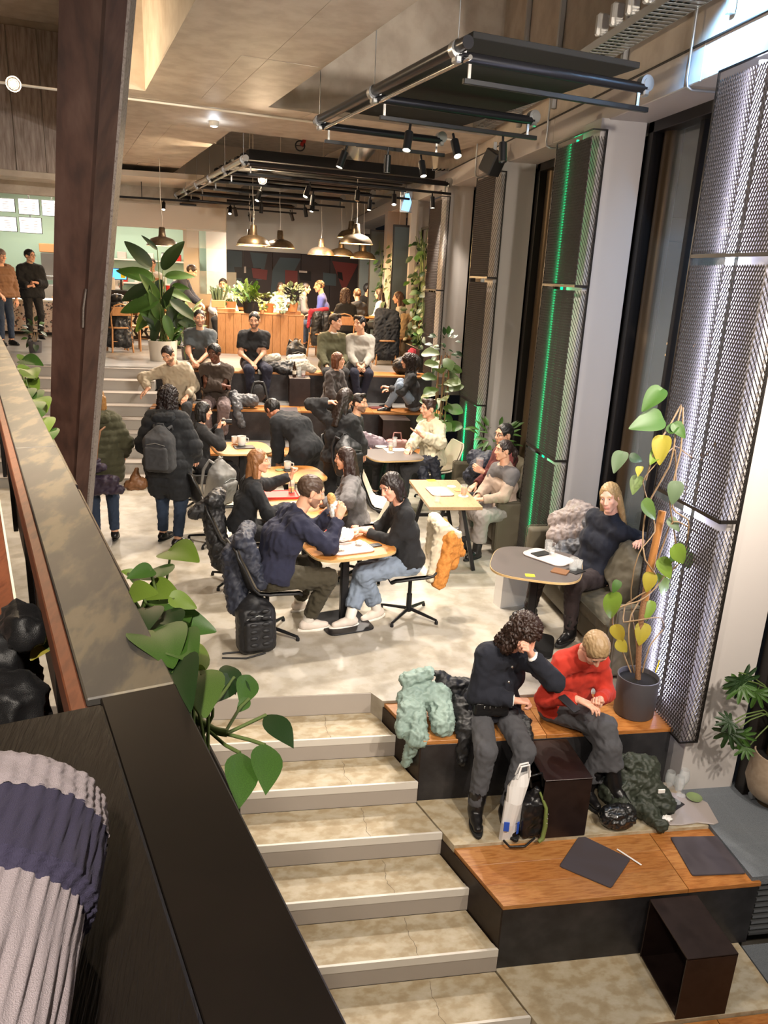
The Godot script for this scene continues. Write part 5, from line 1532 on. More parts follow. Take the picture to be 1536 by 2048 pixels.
	for f in far:
		var hd := pz(f[0], f[1], f[2])
		var yr := deg_to_rad(f[3])
		var fw := Vector3(-sin(yr), 0, -cos(yr))
		var sy := hd.y - 0.68
		var p := hd - fw * 0.12
		person(seat(p.x, U, p.z, maxf(U + 0.42, sy), f[3], {"label": f[4], "f": f[8], "cell": 0.024, "bcell": 0.028, "hcell": 0.012, "lean": 10.0, "head": [0, 6, 0], "hair": f[6], "hair_col": f[7], "top": {"mat": f[5], "fat": 0.02}, "legs": {"mat": "blue_jeans" if f[5] == "blue_knit" else "black_top"}}))
func skew_bench(label: String, top: float, floor_y: float, zb: float, zf: float, xr: float, split: float) -> void:
	var t := thing("bench", label, "bench", Vector3((skew_x(zf) + xr) / 2, floor_y, (zb + zf) / 2))
	var O := Vector2(t.position.x, t.position.z)
	var pg := func(pts: Array) -> PackedVector2Array:
		var r := PackedVector2Array()
		for p in pts: r.append(p - O)
		return r
	part("base", prism(MB.new(), pg.call([Vector2(skew_x(zb) + 0.012, zb), Vector2(xr - 0.01, zb), Vector2(xr - 0.01, zf - 0.006), Vector2(skew_x(zf) + 0.012, zf - 0.006)]), 0.0, top - floor_y - 0.032, 0.003), M.steel_dark, t)
	part("side_plate", prism(MB.new(), pg.call([Vector2(skew_x(zb - 0.13) - 0.002, zb - 0.13), Vector2(skew_x(zb - 0.13) + 0.008, zb - 0.13), Vector2(skew_x(zf) + 0.012, zf - 0.004), Vector2(skew_x(zf) + 0.002, zf - 0.004)]), 0.0, top - floor_y - 0.03), M.steel_brown, t)
	var dz := (zf - zb) / 3.0
	for j in 3:
		var z0 := zb + dz * j
		var z1 := z0 + dz - 0.002
		part("board", prism(MB.new(), pg.call([Vector2(skew_x(z0) + 0.01, z0), Vector2(split - 0.002, z0), Vector2(split - 0.002, z1), Vector2(skew_x(z1) + 0.01, z1)]), top - floor_y - 0.03, top - floor_y, 0.0015), M.bench_wood if j % 2 == 0 else M.bench_wood_b, t)
		part("board", prism(MB.new(), pg.call([Vector2(split + 0.002, z0), Vector2(xr, z0), Vector2(xr, z1), Vector2(split + 0.002, z1)]), top - floor_y - 0.03, top - floor_y, 0.0015), M.bench_wood_b if j % 2 == 0 else M.bench_wood, t)
	var sk := MB.new()
	box(sk, Vector3(xr - 0.28 - O.x, 0.2, zf - O.y), Vector3(0.035, 0.012, 0.008))
	part("socket", sk, M.black, t)
func steel_stool(at: Vector3, w: float, h: float, d: float, label: String) -> void:
	var t := thing("steel_stool", label, "stool", at)
	part("top_plate", bx(Vector3(0, h - 0.006, 0), Vector3(w, 0.012, d), 0.003), M.stool_steel, t)
	part("front_plate", bx(Vector3(0, h / 2, d / 2 - 0.006), Vector3(w, h - 0.004, 0.012), 0.003), M.stool_steel, t)
	part("back_plate", bx(Vector3(0.0, h / 2, -d / 2 + 0.006), Vector3(w, h - 0.02, 0.012), 0.002), M.stool_steel, t)
	part("bottom_plate", bx(Vector3(0, 0.006, 0), Vector3(w - 0.02, 0.012, d - 0.02), 0.002), M.stool_steel, t)
	part("inner_plate", bx(Vector3(w * 0.5 - 0.06, h / 2, 0), Vector3(0.01, h - 0.03, d - 0.03)), M.stool_steel, t)
func cafe_table(at: Vector3, yaw: float, w: float, d: float, top: String, label: String, round_ := 4.2) -> Node3D:
	var t := thing("cafe_table", label, "table", at, yaw)
	part("tabletop", prism(MB.new(), squircle(w, d, round_, 48), 0.718, 0.742, 0.004), M[top], t)
	part("edge_band", prism(MB.new(), squircle(w + 0.006, d + 0.006, round_, 48), 0.720, 0.738), M.ply_edge, t)
	part("post", bx(Vector3(0, 0.365, 0), Vector3(0.07, 0.71, 0.05), 0.008), M.black_metal, t)
	part("spider", bx(Vector3(0, 0.712, 0), Vector3(0.3, 0.012, 0.3), 0.003), M.black_metal, t)
	part("foot_plate", prism(MB.new(), squircle(0.44, 0.48, 7.0, 28), 0.0, 0.014, 0.004), M.black_metal, t)
	return t
func shell_patch(off: float, thick: bool) -> MB:
	var pts := [Vector2(-0.235, 0.425), Vector2(-0.20, 0.445), Vector2(-0.08, 0.435), Vector2(0.06, 0.425), Vector2(0.155, 0.44), Vector2(0.21, 0.50), Vector2(0.24, 0.60), Vector2(0.265, 0.72), Vector2(0.285, 0.81), Vector2(0.288, 0.83)]
	var cv := Curve2D.new()
	for p in pts: cv.add_point(p)
	var nu := 12
	var nv := 20
	var m := MB.new()
	for j in nv + 1:
		var v := float(j) / nv
		var q := cv.sample_baked(v * cv.get_baked_length())
		var q2 := cv.sample_baked(minf(v + 0.02, 1.0) * cv.get_baked_length())
		var q1 := cv.sample_baked(maxf(v - 0.02, 0.0) * cv.get_baked_length())
		var tg := (q2 - q1).normalized()
		var nn := Vector2(-tg.y, tg.x)       # towards the sitter
		var wd := lerpf(0.25, 0.215, smoothstep(0.4, 1.0, v)) * (1.0 - 0.22 * pow(maxf(0.0, v - 0.86) / 0.14, 2.0)) * (1.0 - 0.15 * pow(maxf(0.0, 0.1 - v) / 0.1, 2.0))
		for i in nu + 1:
			var u := -1.0 + 2.0 * i / nu
			var up := 0.055 * pow(absf(u), 3.0) * sin(PI * clampf(v * 1.05, 0, 1)) + off
			m.v.append(Vector3(u * wd, q.y + nn.y * up, q.x + nn.x * up))
	for j in nv:
		for i in nu:
			var a := j * (nu + 1) + i
			m.i.append(a); m.i.append(a + nu + 1); m.i.append(a + 1)
			m.i.append(a + 1); m.i.append(a + nu + 1); m.i.append(a + nu + 2)
	return m.smooth()
var chair0 := {}
func shell_chair(at: Vector3, yaw: float, label: String, inner := "shell_white", outer := "black") -> Node3D:
	var t := thing("shell_chair", label, "chair", at, yaw)
	if chair0.is_empty():
		chair0.shell = shell_patch(-0.012, false)
		chair0.pad = shell_patch(0.014, false)
		var rim := MB.new()
		var e: Array = []
		var nu := 12
		for i in nu + 1: e.append(chair0.shell.v[i])
		for j in range(1, 21): e.append(chair0.shell.v[j * 13 + 12])
		for i in range(nu - 1, -1, -1): e.append(chair0.shell.v[20 * 13 + i])
		for j in range(19, -1, -1): e.append(chair0.shell.v[j * 13])
		tube(rim, e, 0.012, 6, false)
		chair0.rim = rim
		var leg := MB.new()
		tube(leg, [Vector3(0.02, 0.075, 0), Vector3(0.16, 0.055, 0), Vector3(0.29, 0.035, 0)], [0.017, 0.015, 0.011], 8)
		lathe(leg, [Vector2(0, 0.0), Vector2(0.016, 0.0), Vector2(0.016, 0.02), Vector2(0.008, 0.035), Vector2(0, 0.035)], 10, Vector3(0.29, 0, 0))
		chair0.leg = leg
		chair0.post = tube(MB.new(), [Vector3(0, 0.05, 0), Vector3(0, 0.22, 0), Vector3(0, 0.22, 0), Vector3(0, 0.42, 0)], [0.027, 0.025, 0.018, 0.018], 12)
	part("shell", chair0.shell, M[outer], t)
	part("seat_pad", chair0.pad, M[inner], t)
	part("rim", chair0.rim, M[outer], t)
	part("post", chair0.post, M.black_metal, t)
	for k in 4:
		part("leg", chair0.leg, M.black_metal, t, Transform3D(Basis(UP, PI / 4 + PI / 2 * k), Vector3.ZERO))
	return t
func cushion(c: Vector3, h: Vector3, b: Basis, r: float, amp := 0.008) -> MB:
	var m := sdf([[2, c, h - Vector3.ONE * r, b, r]], 0.022, 0.02)
	return crease(m, amp, 5.0)
func sofa(x0: float, x1: float, z0: float, z1: float, label: String) -> void:
	var t := thing("sofa", label, "sofa", Vector3((x0 + x1) / 2, 0, (z0 + z1) / 2))
	var w := x1 - x0
	var l := z1 - z0
	part("base", bx(Vector3(0.03, 0.2, 0), Vector3(w - 0.06, 0.24, l - 0.2), 0.02), M.sofa_green, t)
	for s in [-1.0, 1.0]:
		var am := cushion(Vector3(0, 0.34, s * (l / 2 - 0.06)), Vector3(w / 2, 0.29, 0.06), Basis.IDENTITY, 0.03, 0.004)
		var a := part("arm", am, M.sofa_green, t)
		part("piping", tube(MB.new(), [Vector3(-w / 2 + 0.005, 0.08, s * (l / 2)), Vector3(-w / 2 + 0.005, 0.61, s * (l / 2)), Vector3(-w / 2 + 0.03, 0.63, s * l / 2), Vector3(w / 2 - 0.02, 0.63, s * l / 2)], 0.005, 6), M.sofa_green, a)
	var nc := 2
	for k in nc:
		var zc := -l / 2 + 0.13 + (l - 0.26) * (k + 0.5) / nc
		var st := part("seat_cushion", cushion(Vector3(-0.06, 0.37, zc), Vector3(w / 2 - 0.07, 0.07, (l - 0.26) / nc / 2 - 0.005), Basis.IDENTITY, 0.035), M.sofa_green, t)
		part("piping", tube(MB.new(), [Vector3(-w / 2 + 0.005, 0.42, zc - (l - 0.26) / nc / 2 + 0.03), Vector3(-w / 2 + 0.005, 0.42, zc + (l - 0.26) / nc / 2 - 0.03)], 0.005, 6), M.sofa_green, st)
		part("back_cushion", cushion(Vector3(w / 2 - 0.13, 0.62, zc), Vector3(0.09, 0.22, (l - 0.26) / nc / 2 - 0.01), Basis(Vector3.BACK, -0.18), 0.06, 0.012), M.sofa_green, t)
	part("back_frame", bx(Vector3(w / 2 - 0.03, 0.36, 0), Vector3(0.06, 0.6, l), 0.015), M.sofa_green, t)
	for sx in [-1.0, 1.0]:
		for sz in [-1.0, 1.0]:
			part("leg", bx(Vector3(sx * (w / 2 - 0.07), 0.05, sz * (l / 2 - 0.1)), Vector3(0.04, 0.1, 0.04), 0.004), M.black, t)
func pad_at(q: Array, y: float, label: String, group := "") -> void:
	var c := Vector3.ZERO
	var w := []
	for p in q:
		var v := py(p[0], p[1], y)
		w.append(v); c += v / q.size()
	var poly := PackedVector2Array()
	var n := q.size()
	for k in n:   # rounded corners
		var p: Vector3 = w[k] - c
		var a: Vector3 = w[(k + n - 1) % n] - c
		var b: Vector3 = w[(k + 1) % n] - c
		for s in [0.06, 0.02]:
			var e: Vector3 = p.lerp(a, s)
			if s == 0.02: e = p.lerp(a, 0.02).lerp(p.lerp(b, 0.02), 0.5)
			poly.append(Vector2(e.x, e.z))
		var e2: Vector3 = p.lerp(b, 0.06)
		poly.append(Vector2(e2.x, e2.z))
	var t := part("seat_pad", prism(MB.new(), poly, 0.0, 0.012, 0.003), M.felt, self, Transform3D(Basis.IDENTITY, Vector3(c.x, y, c.z)))
	tag(t, label, "seat pad", group)
func furnish() -> void:
	skew_bench("wooden bench on dark steel base with two people and a potted plant", -0.02, -0.495, -4.87, -4.37, 2.95, 2.0)
	skew_bench("empty wooden bench on dark steel base with two grey felt pads", -0.52, -0.99, -3.93, -3.43, 3.1, 2.61)
	skew_bench("lowest wooden bench, only its back edge in view", -1.015, -1.485, -2.98, -2.5, 3.1, 2.61)
	steel_stool(Vector3(1.985, -0.495, -4.14), 0.32, 0.445, 0.44, "dark bent-steel stool in front of the bench with two people")
	steel_stool(Vector3(2.505, -0.99, -3.20), 0.31, 0.44, 0.43, "dark bent-steel stool in front of the empty bench")
	pad_at([[1160, 1671], [1261, 1720], [1222, 1778], [1118, 1734]], -0.52, "grey felt seat pad lying askew beside the wooden stirrer")
	pad_at([[1340, 1676], [1438, 1674], [1491, 1749], [1384, 1753]], -0.52, "grey felt seat pad squared up at the window end of bench")
	var sv := MB.new()
	var a := py(1234, 1698, -0.51)
	var b := py(1283, 1730, -0.51)
	bar(sv, Vector3.ZERO, b - a, 0.012, 0.003, 0.001)
	tag(part("wooden_stirrer", sv, M.paper, self, Transform3D(Basis.IDENTITY, a)), "pale wooden cutlery stick on the empty bench", "cutlery")
	var tiers := [[0.0, 0.45, -10.85, -11.32], [0.46, 0.92, -11.78, -12.26], [0.92, 1.38, -12.72, -13.2]]
	for k in 3:
		var q: Array = tiers[k]
		var x0 := -1.05 if k == 0 else -1.5
		var t := thing("tier_bench", ["lowest wooden tier bench behind the cafe tables", "middle wooden tier bench with people seated along it", "top wooden tier bench at the edge of the upper floor"][k], "bench", Vector3(0.7, q[0], (q[2] + q[3]) / 2))
		part("base", slab(x0 - 0.7, 2.98 - 0.7, 0, q[1] - q[0] - 0.03, q[3] - t.position.z, q[2] - t.position.z - 0.01, 0.003), M.steel_dark, t)
		var n := 4
		for i in n:
			var xa := lerpf(x0, 2.98, float(i) / n)
			var xb := lerpf(x0, 2.98, float(i + 1) / n) - 0.003
			for j in 2:
				var zc: float = lerpf(q[3], q[2], j * 0.5) - t.position.z
				part("board", slab(xa - 0.7, xb - 0.7, q[1] - q[0] - 0.03, q[1] - q[0], zc, zc + 0.234, 0.002), M.bench_wood if (i + j) % 2 == 0 else M.bench_wood_b, t)
		if k < 2:
			struct("floor_tier", slab(x0 - 0.02, 3.02, q[0] - 0.1 if k else 0.0, [0.46, 0.92][k], q[3] - 0.01, tiers[k + 1][3] + 0.02), M.upper_floor, ["dark step floor behind the lowest tier bench", "dark step floor behind the middle tier bench"][k])
	struct("wall_tier", slab(-1.52, 3.02, 0.0, 1.37, -13.3, -13.21), M.steel_dark, "dark steel back of the tiered benches")
	struct("wall_tier_side", slab(-1.53, -1.505, 0.0, 1.36, -13.2, -12.72), M.steel_dark, "dark steel side plate of the tiered benches beside the steps")
	steel_stool(Vector3(0.74, 0.92, -12.42), 0.33, 0.44, 0.42, "dark steel stool with drinks between the tier benches")
	steel_stool(Vector3(2.15, 0.46, -11.52), 0.42, 0.43, 0.42, "dark steel stool below the one hugging knees")
	pad_at([[556, 816], [594, 816], [596, 825], [553, 825]], 0.92, "grey felt seat pad on the middle tier bench")
	cafe_table(Vector3(0.79, 0, -6.21), deg_to_rad(16), 0.76, 0.72, "table_wood", "small wooden cafe table covered with burgers and paper in front")
	cafe_table(Vector3(0.52, 0, -7.30), deg_to_rad(12), 0.74, 0.72, "table_wood", "small wooden cafe table with a red tray between two people")
	cafe_table(Vector3(0.45, 0, -8.62), deg_to_rad(12), 0.72, 0.72, "table_wood", "small wooden cafe table with an empty mug and glass")
	cafe_table(Vector3(-0.14, 0, -9.95), deg_to_rad(12), 0.74, 0.72, "table_wood", "small wooden cafe table with white mug under the bending person")
	cafe_table(Vector3(1.80, 0, -9.66), deg_to_rad(10), 0.72, 0.7, "laminate_grey", "grey topped cafe table by the person in cream shirt")
	cafe_table(Vector3(2.32, 0, -5.68), deg_to_rad(-24), 0.74, 0.76, "laminate_grey", "dark grey cafe table with coffee glasses by the green sofa", 3.4)
	var ot := thing("trestle_table", "pale oak table on black trestle legs with two beers", "table", Vector3(2.05, 0, -7.83))
	part("tabletop", slab(-0.28, 0.28, 0.705, 0.742, -0.54, 0.54, 0.003), M.oak_table, ot)
	for sz in [-1.0, 1.0]:
		for sx in [-1.0, 1.0]:
			part("leg", bar(MB.new(), Vector3(sx * 0.27, 0.0, sz * 0.42), Vector3(sx * 0.1, 0.70, sz * 0.42), 0.05, 0.04, 0.003), M.black_metal, ot)
		part("crossbar", bx(Vector3(0, 0.36, sz * 0.42), Vector3(0.34, 0.04, 0.03), 0.002), M.black_metal, ot)
		part("head_rail", bx(Vector3(0, 0.69, sz * 0.42), Vector3(0.44, 0.03, 0.05), 0.002), M.black_metal, ot)
	shell_chair(Vector3(1.40, 0, -6.31), deg_to_rad(94), "black shell chair with cream pad and shearling coat over its back")
	shell_chair(Vector3(0.12, 0, -6.02), deg_to_rad(-75), "black shell chair with navy parka over its back at front table")
	shell_chair(Vector3(-0.16, 0, -7.22), deg_to_rad(-80), "black shell chair with black raincoat over its back")
	shell_chair(Vector3(1.08, 0, -7.32), deg_to_rad(80), "black shell chair under the person in grey cardigan")
	shell_chair(Vector3(-0.44, 0, -8.42), deg_to_rad(-65), "cream lined shell chair with grey backpack on its seat")
	shell_chair(Vector3(1.50, 0, -8.30), deg_to_rad(-100), "empty cream lined shell chair beside the oak trestle table")
	shell_chair(Vector3(2.50, 0, -10.06), deg_to_rad(100), "cream shell chair under the person in cream shirt", "shell_white", "shell_white")
	shell_chair(Vector3(1.28, 0, -10.48), deg_to_rad(250), "dark shell chair under the bearded person with mauve jacket", "black", "black")
	shell_chair(Vector3(-0.70, 0, -9.82), deg_to_rad(-75), "dark shell chair under the person with the camera", "black", "black")
	sofa(2.72, 3.44, -7.02, -4.98, "olive green sofa in the window bay with lounging blond person")
	sofa(2.66, 3.44, -9.82, -7.80, "olive green sofa in the window bay behind the green light")
	var pl := part("throw_pillow", cushion(Vector3.ZERO, Vector3(0.07, 0.2, 0.25), Basis(Vector3.BACK, -0.35) * Basis(Vector3.RIGHT, 0.35), 0.06, 0.012), M.sofa_green, self, Transform3D(Basis.IDENTITY, Vector3(3.10, 0.66, -5.62)))
	tag(pl, "olive corduroy pillow beside the lounging blond person", "pillow")
	railing()
	fittings()
func rl(s: float, w: float, y: float) -> Vector3:   # along the rail from its near end, across to the room, height
	return Vector3(0.07, 0, -0.385) + RD * s + RX * w + UP * y
func rbar(mb: MB, s0: float, s1: float, w0: float, w1: float, y0: float, y1: float, bev := 0.002) -> MB:
	return box(mb, (rl(s0, w0, y0) + rl(s1, w1, y1)) / 2, Vector3(absf(w1 - w0), y1 - y0, s1 - s0), bev, Basis(RX, UP, -RD))
func railing() -> void:
	var y := 2.452
	var t := thing("steel_ledge", "worn steel ledge along the gallery railing", "ledge", rl(2.0, 0, MEZZ))
	var ti := t.transform.affine_inverse()
	var add := func(called: String, mb: MB, m: Material) -> void: part(called, mb, m, t, ti)
	add.call("ledge_plate", rbar(MB.new(), 0.53, 1.95, -0.105, 0.0, y - 0.012, y), M.worn_steel)
	add.call("ledge_plate", rbar(MB.new(), 1.955, 4.2, -0.105, 0.0, y - 0.012, y), M.worn_steel)
	add.call("ledge_plate", rbar(MB.new(), 4.205, 12.6, -0.105, 0.0, y - 0.012, y), M.worn_steel)
	add.call("ledge_plate", rbar(MB.new(), -1.2, 0.526, -0.09, 0.0, y - 0.012, y + 0.001), M.black_steel)
	add.call("apron_plate", rbar(MB.new(), -1.2, 12.6, -0.012, 0.0, y - 0.26, y - 0.012), M.black_steel)
	add.call("edge_board", rbar(MB.new(), 0.5, 12.6, -0.125, -0.106, y - 0.06, y - 0.002), M.panel_wood)
	for k in 9:
		add.call("panel", rbar(MB.new(), 0.5 + 1.35 * k, 1.84 + 1.35 * k, -0.034, -0.0125, MEZZ + 0.02, y - 0.013, 0.002), M.panel_wood)
	for k in 10:
		add.call("post", rbar(MB.new(), 0.49 + 1.35 * k, 0.53 + 1.35 * k, -0.06, -0.034, MEZZ, y - 0.014, 0.003), M.dark_oak)
	for k in 4:
		add.call("peg", tube(MB.new(), [rl(0.92 + 0.24 * k, -0.034, y - 0.11), rl(0.9 + 0.24 * k, -0.11, y - 0.08)], 0.009, 8), M.dark_oak)
	var c := thing("counter_table", "dark stained oak counter top at the near railing", "table", rl(-0.4, -0.5, MEZZ))
	var ci := c.transform.affine_inverse()
	for k in 4:
		part("board", rbar(MB.new(), -1.2, 0.5, -0.0905 - 0.24 * k - 0.238, -0.0905 - 0.24 * k, y - 0.03, y + 0.008, 0.003), M.dark_oak, c, ci)
	for s in [-1.0, 0.42]:
		part("leg", rbar(MB.new(), s - 0.03, s + 0.03, -0.98, -0.92, MEZZ, y - 0.03, 0.004), M.black_metal, c, ci)
	var g := thing("gallery_table", "reddish oak table top on the gallery behind the railing", "table", rl(2.4, -0.75, MEZZ))
	var gi := g.transform.affine_inverse()
	for k in 3:
		part("board", rbar(MB.new(), 1.45, 4.6, -0.15 - 0.3 * k - 0.298, -0.15 - 0.3 * k, MEZZ + 0.70, MEZZ + 0.74, 0.003), M.panel_wood, g, gi)
	part("edge_strip", rbar(MB.new(), 1.45, 4.6, -0.15, -0.144, MEZZ + 0.70, MEZZ + 0.742, 0.0), M.cream, g, gi)
	for s in [1.6, 4.4]:
		part("leg", rbar(MB.new(), s - 0.03, s + 0.03, -0.9, -0.84, MEZZ, MEZZ + 0.7, 0.004), M.black_metal, g, gi)
	struct("wall_panel", slab(-0.05, 0.05, 0.0, 1.5, -0.5, 0.5), M.white_paint, "pale end panel at the far railing").transform = Transform3D(Basis(UP, deg_to_rad(18.3)), rl(13.4, -0.25, MEZZ))
func ladder_tray(a: Vector3, b: Vector3, w: float, label: String) -> void:
	var t := thing("cable_tray", label, "cable tray", a)
	var d := (b - a)
	var f := frame(d)
	var side := d.normalized().cross(UP).normalized()
	for s in [-1.0, 1.0]:
		part("side_rail", bar(MB.new(), side * s * w / 2, d + side * s * w / 2, 0.006, 0.06), M.galv, t)
	var n := int(d.length() / 0.075)
	var rung := bar(MB.new(), -side * w / 2, side * w / 2, 0.032, 0.004).mesh(M.galv)
	for k in n:
		inst("rung", rung, t, Transform3D(Basis.IDENTITY, d * (k + 0.5) / n - UP * 0.025))
	var cb := MB.new()
	for k in 3:
		tube(cb, [side * (-0.06 + 0.06 * k), d + side * (-0.05 + 0.05 * k)], 0.012, 6)
	part("cable_bundle", cb, M.rubber, t)
func fittings() -> void:
	ladder_tray(Vector3(2.92, 4.86, -3.4), Vector3(2.92, 4.86, -10.6), 0.26, "perforated steel cable tray along the window wall")
	ladder_tray(Vector3(2.92, 4.60, -12.8), Vector3(2.92, 4.60, -20.0), 0.26, "perforated steel cable tray at the back of the window wall")
	for k in 5:
		var p := pz(1168 + 22 * k, 92 - 9 * k, -6.6 + 0.28 * k)
		var o := part("junction_box", bx(Vector3.ZERO, Vector3(0.1, 0.16, 0.06), 0.012), M.porcelain, self, Transform3D(Basis.IDENTITY, Vector3(2.80, 4.98, -6.75 + 0.27 * k)))
		tag(o, "white junction box mounted on the cable tray", "box", "junction boxes on the cable tray")
	for z in [-5.35, -6.9, -8.5, -9.6]:
		var o := part("wall_strut", bx(Vector3.ZERO, Vector3(0.05, 1.4, 0.05), 0.004), M.galv, self, Transform3D(Basis.IDENTITY, Vector3(3.09, 5.4, z)))
		tag(o, "upright steel strut on the wall above the windows", "strut", "wall struts")
	for z in [-5.75, -8.55, -11.3]:
		var m := MB.new()
		tube(m, [Vector3(0, 0.32, 0), Vector3(0, -0.2, 0), Vector3(0.01, -0.245, 0.0), Vector3(0.05, -0.262, 0.0), Vector3(0.42, -0.262, 0.02)], 0.011, 8)
		var o := part("conduit", m, M.galv, self, Transform3D(Basis.IDENTITY, Vector3(3.07, 4.6, z)))
		tag(o, "bent steel conduit bracketed under the lintel", "conduit", "lintel conduits")
	var sp := thing("loudspeaker", "black box loudspeaker tilted under the cable tray", "speaker", px(985, 325, 2.86))
	part("cabinet", bx(Vector3.ZERO, Vector3(0.2, 0.26, 0.2), 0.015, Basis(UP, 0.6) * Basis(Vector3.RIGHT, 0.5)), M.black, sp)
	part("grille", bx((Basis(UP, 0.6) * Basis(Vector3.RIGHT, 0.5)) * Vector3(0, 0, 0.102), Vector3(0.18, 0.24, 0.008), 0.003, Basis(UP, 0.6) * Basis(Vector3.RIGHT, 0.5)), M.cavity, sp)
	part("bracket", bx(Vector3(0.02, 0.17, -0.02), Vector3(0.04, 0.12, 0.04), 0.004), M.galv, sp)
	var fp := Vector3(2.78, 4.84, -5.25)
	var bl := thing("wash_lamp", "small lamp throwing cold blue light on the lintel", "lamp", fp)
	part("housing", bx(Vector3.ZERO, Vector3(0.1, 0.08, 0.16), 0.012), M.galv, bl)
	part("lens", bx(Vector3(0.052, -0.02, 0.0), Vector3(0.006, 0.04, 0.12)), M.led_white, bl)
	spot(bl, fp + Vector3(0.06, -0.03, 0), fp + Vector3(0.3, -0.36, 0.0), 4.0, 66.0, Color(0.55, 0.78, 1.0), 0.02)
	for q in [[428, 248, -10.2, "small white emergency lamp under the crossing beam"], [258, 377, -19.2, "small white emergency lamp at the far soffit edge"]]:
		var p := pz(q[0], q[1], q[2])
		p = CAM + (p - CAM) * ((4.722 - CAM.y) / (p.y - CAM.y))
		var e := thing("emergency_lamp", q[3], "lamp", p)
		part("housing", lathe(MB.new(), [Vector2(0.0, -0.035), Vector2(0.05, -0.03), Vector2(0.065, 0.0), Vector2(0.065, 0.03), Vector2(0, 0.03)], 16), M.porcelain, e)
		part("lens", lathe(MB.new(), [Vector2(0.0, -0.04), Vector2(0.03, -0.036)], 12), M.spot_lens, e)
		omni(e, p - UP * 0.07, 0.08, Color(0.9, 0.95, 1.0))
	var cp := MB.new()
	tube(cp, [g3(-0.6, 10.1, 4.735), g3(5.1, 10.1, 4.735)], 0.014, 8)
	tag(part("beam_conduit", cp, M.porcelain, self), "white conduit running along the underside of the crossing beam", "conduit")
	var cp2 := MB.new()
	tube(cp2, [g3(2.42, 9.62, 4.76), g3(2.42, 9.62, 5.2), g3(2.42, 9.62, 6.2)], 0.012, 8)
	tag(part("wall_conduit", cp2, M.galv, self), "steel conduit climbing the side of the near beam", "conduit")
	var du := MB.new()
	tube(du, [g3(5.0, 11.9, 5.6), g3(5.0, 12.4, 5.45), g3(4.95, 12.9, 5.1), g3(4.9, 13.4, 4.9), g3(4.85, 16.0, 4.85), g3(4.8, 21.5, 4.85)], 0.19, 20)
	var dd := thing("air_duct", "round silver air duct curving down behind the crossing beam", "duct", Vector3.ZERO)
	part("pipe", du, M.alu_brushed, dd)
	for k in 8:
		part("joint_ring", tube(MB.new(), [g3(4.86 - 0.005 * k, 13.6 + k, 4.86), g3(4.86 - 0.005 * k, 13.64 + k, 4.86)], 0.197, 20), M.galv, dd)
	var rv := thing("sprinkler_valve", "red valve with black wheel on the coffer wall", "valve", pz(600, 292, -12.9))
	part("valve_body", lathe(MB.new(), [Vector2(0, 0.0), Vector2(0.03, 0.0), Vector2(0.035, 0.06), Vector2(0.02, 0.12), Vector2(0.03, 0.2), Vector2(0, 0.2)], 14), M.red_plastic, rv, Transform3D(Basis(Vector3.BACK, -0.5), Vector3(0.02, 0, 0)))
	var wh := MB.new()
	var ring := []
	for k in 17: ring.append(Vector3(cos(TAU * k / 16) * 0.07, sin(TAU * k / 16) * 0.07, 0.02))
	tube(wh, ring, 0.012, 6, false)
	tube(wh, [Vector3(-0.07, 0, 0.02), Vector3(0.07, 0, 0.02)], 0.008, 6)
	part("wheel", wh, M.black, rv)
	var sg := thing("hanging_sign", "lit blue triangular sign hanging by the far windows", "sign", pz(812, 402, -14.2))
	var tp := PackedVector2Array([Vector2(-0.02, -0.14), Vector2(0.09, -0.02), Vector2(0.09, 0.02), Vector2(0.0, 0.16), Vector2(-0.03, 0.16)])
	part("frame", prism(MB.new(), PackedVector2Array([Vector2(-0.1, -0.19), Vector2(0.11, -0.19), Vector2(0.11, 0.19), Vector2(-0.1, 0.19)]), -0.014, -0.004, 0.004), M.galv, sg, Transform3D(Basis(Vector3.RIGHT, PI / 2), Vector3.ZERO))
	part("lit_face", prism(MB.new(), PackedVector2Array([Vector2(-0.08, 0.15), Vector2(0.06, 0.17), Vector2(0.1, 0.02), Vector2(0.03, -0.17), Vector2(0.0, -0.17)]), 0.0, 0.006, 0.002), M.sign_blue, sg, Transform3D(Basis(Vector3.RIGHT, PI / 2), Vector3.ZERO))
	part("hanger", tube(MB.new(), [Vector3(0, 0.18, 0), Vector3(0, 0.6, 0)], 0.006, 6), M.galv, sg)
	var shade := MB.new()
	lathe(shade, [Vector2(0.215, 0.0), Vector2(0.212, 0.012), Vector2(0.19, 0.06), Vector2(0.15, 0.105), Vector2(0.09, 0.13), Vector2(0.055, 0.14), Vector2(0.048, 0.17), Vector2(0.04, 0.27), Vector2(0.03, 0.28), Vector2(0, 0.28)], 28)
	var inn := lathe(MB.new(), [Vector2(0.0, 0.12), Vector2(0.08, 0.12), Vector2(0.145, 0.095), Vector2(0.185, 0.055), Vector2(0.21, 0.006)], 28)
	for k in inn.n.size(): inn.n[k] = -inn.n[k]
	for k in range(0, inn.i.size(), 3):
		var q := inn.i[k + 1]; inn.i[k + 1] = inn.i[k + 2]; inn.i[k + 2] = q
	var sm := shade.mesh(M.brass_dark)
	var im := inn.mesh(M.shade_inside)
	var bm := ball(MB.new(), Vector3(0, 0.07, 0), Vector3.ONE * 0.035, 8).mesh(M.spot_lens)
	var labels := ["bronze pendant lamp hanging over the big potted plant", "shiny bronze pendant lamp, brightest of the cluster", "bronze pendant lamp behind the shiny one", "bronze pendant lamp beside the shiny one", "bronze pendant lamp hung low before the mural", "large bronze pendant lamp with lit red mural behind", "bronze pendant lamp partly behind the large one", "pale rimmed bronze pendant lamp nearest the plant wall", "bronze pendant lamp in dim reddish light"]
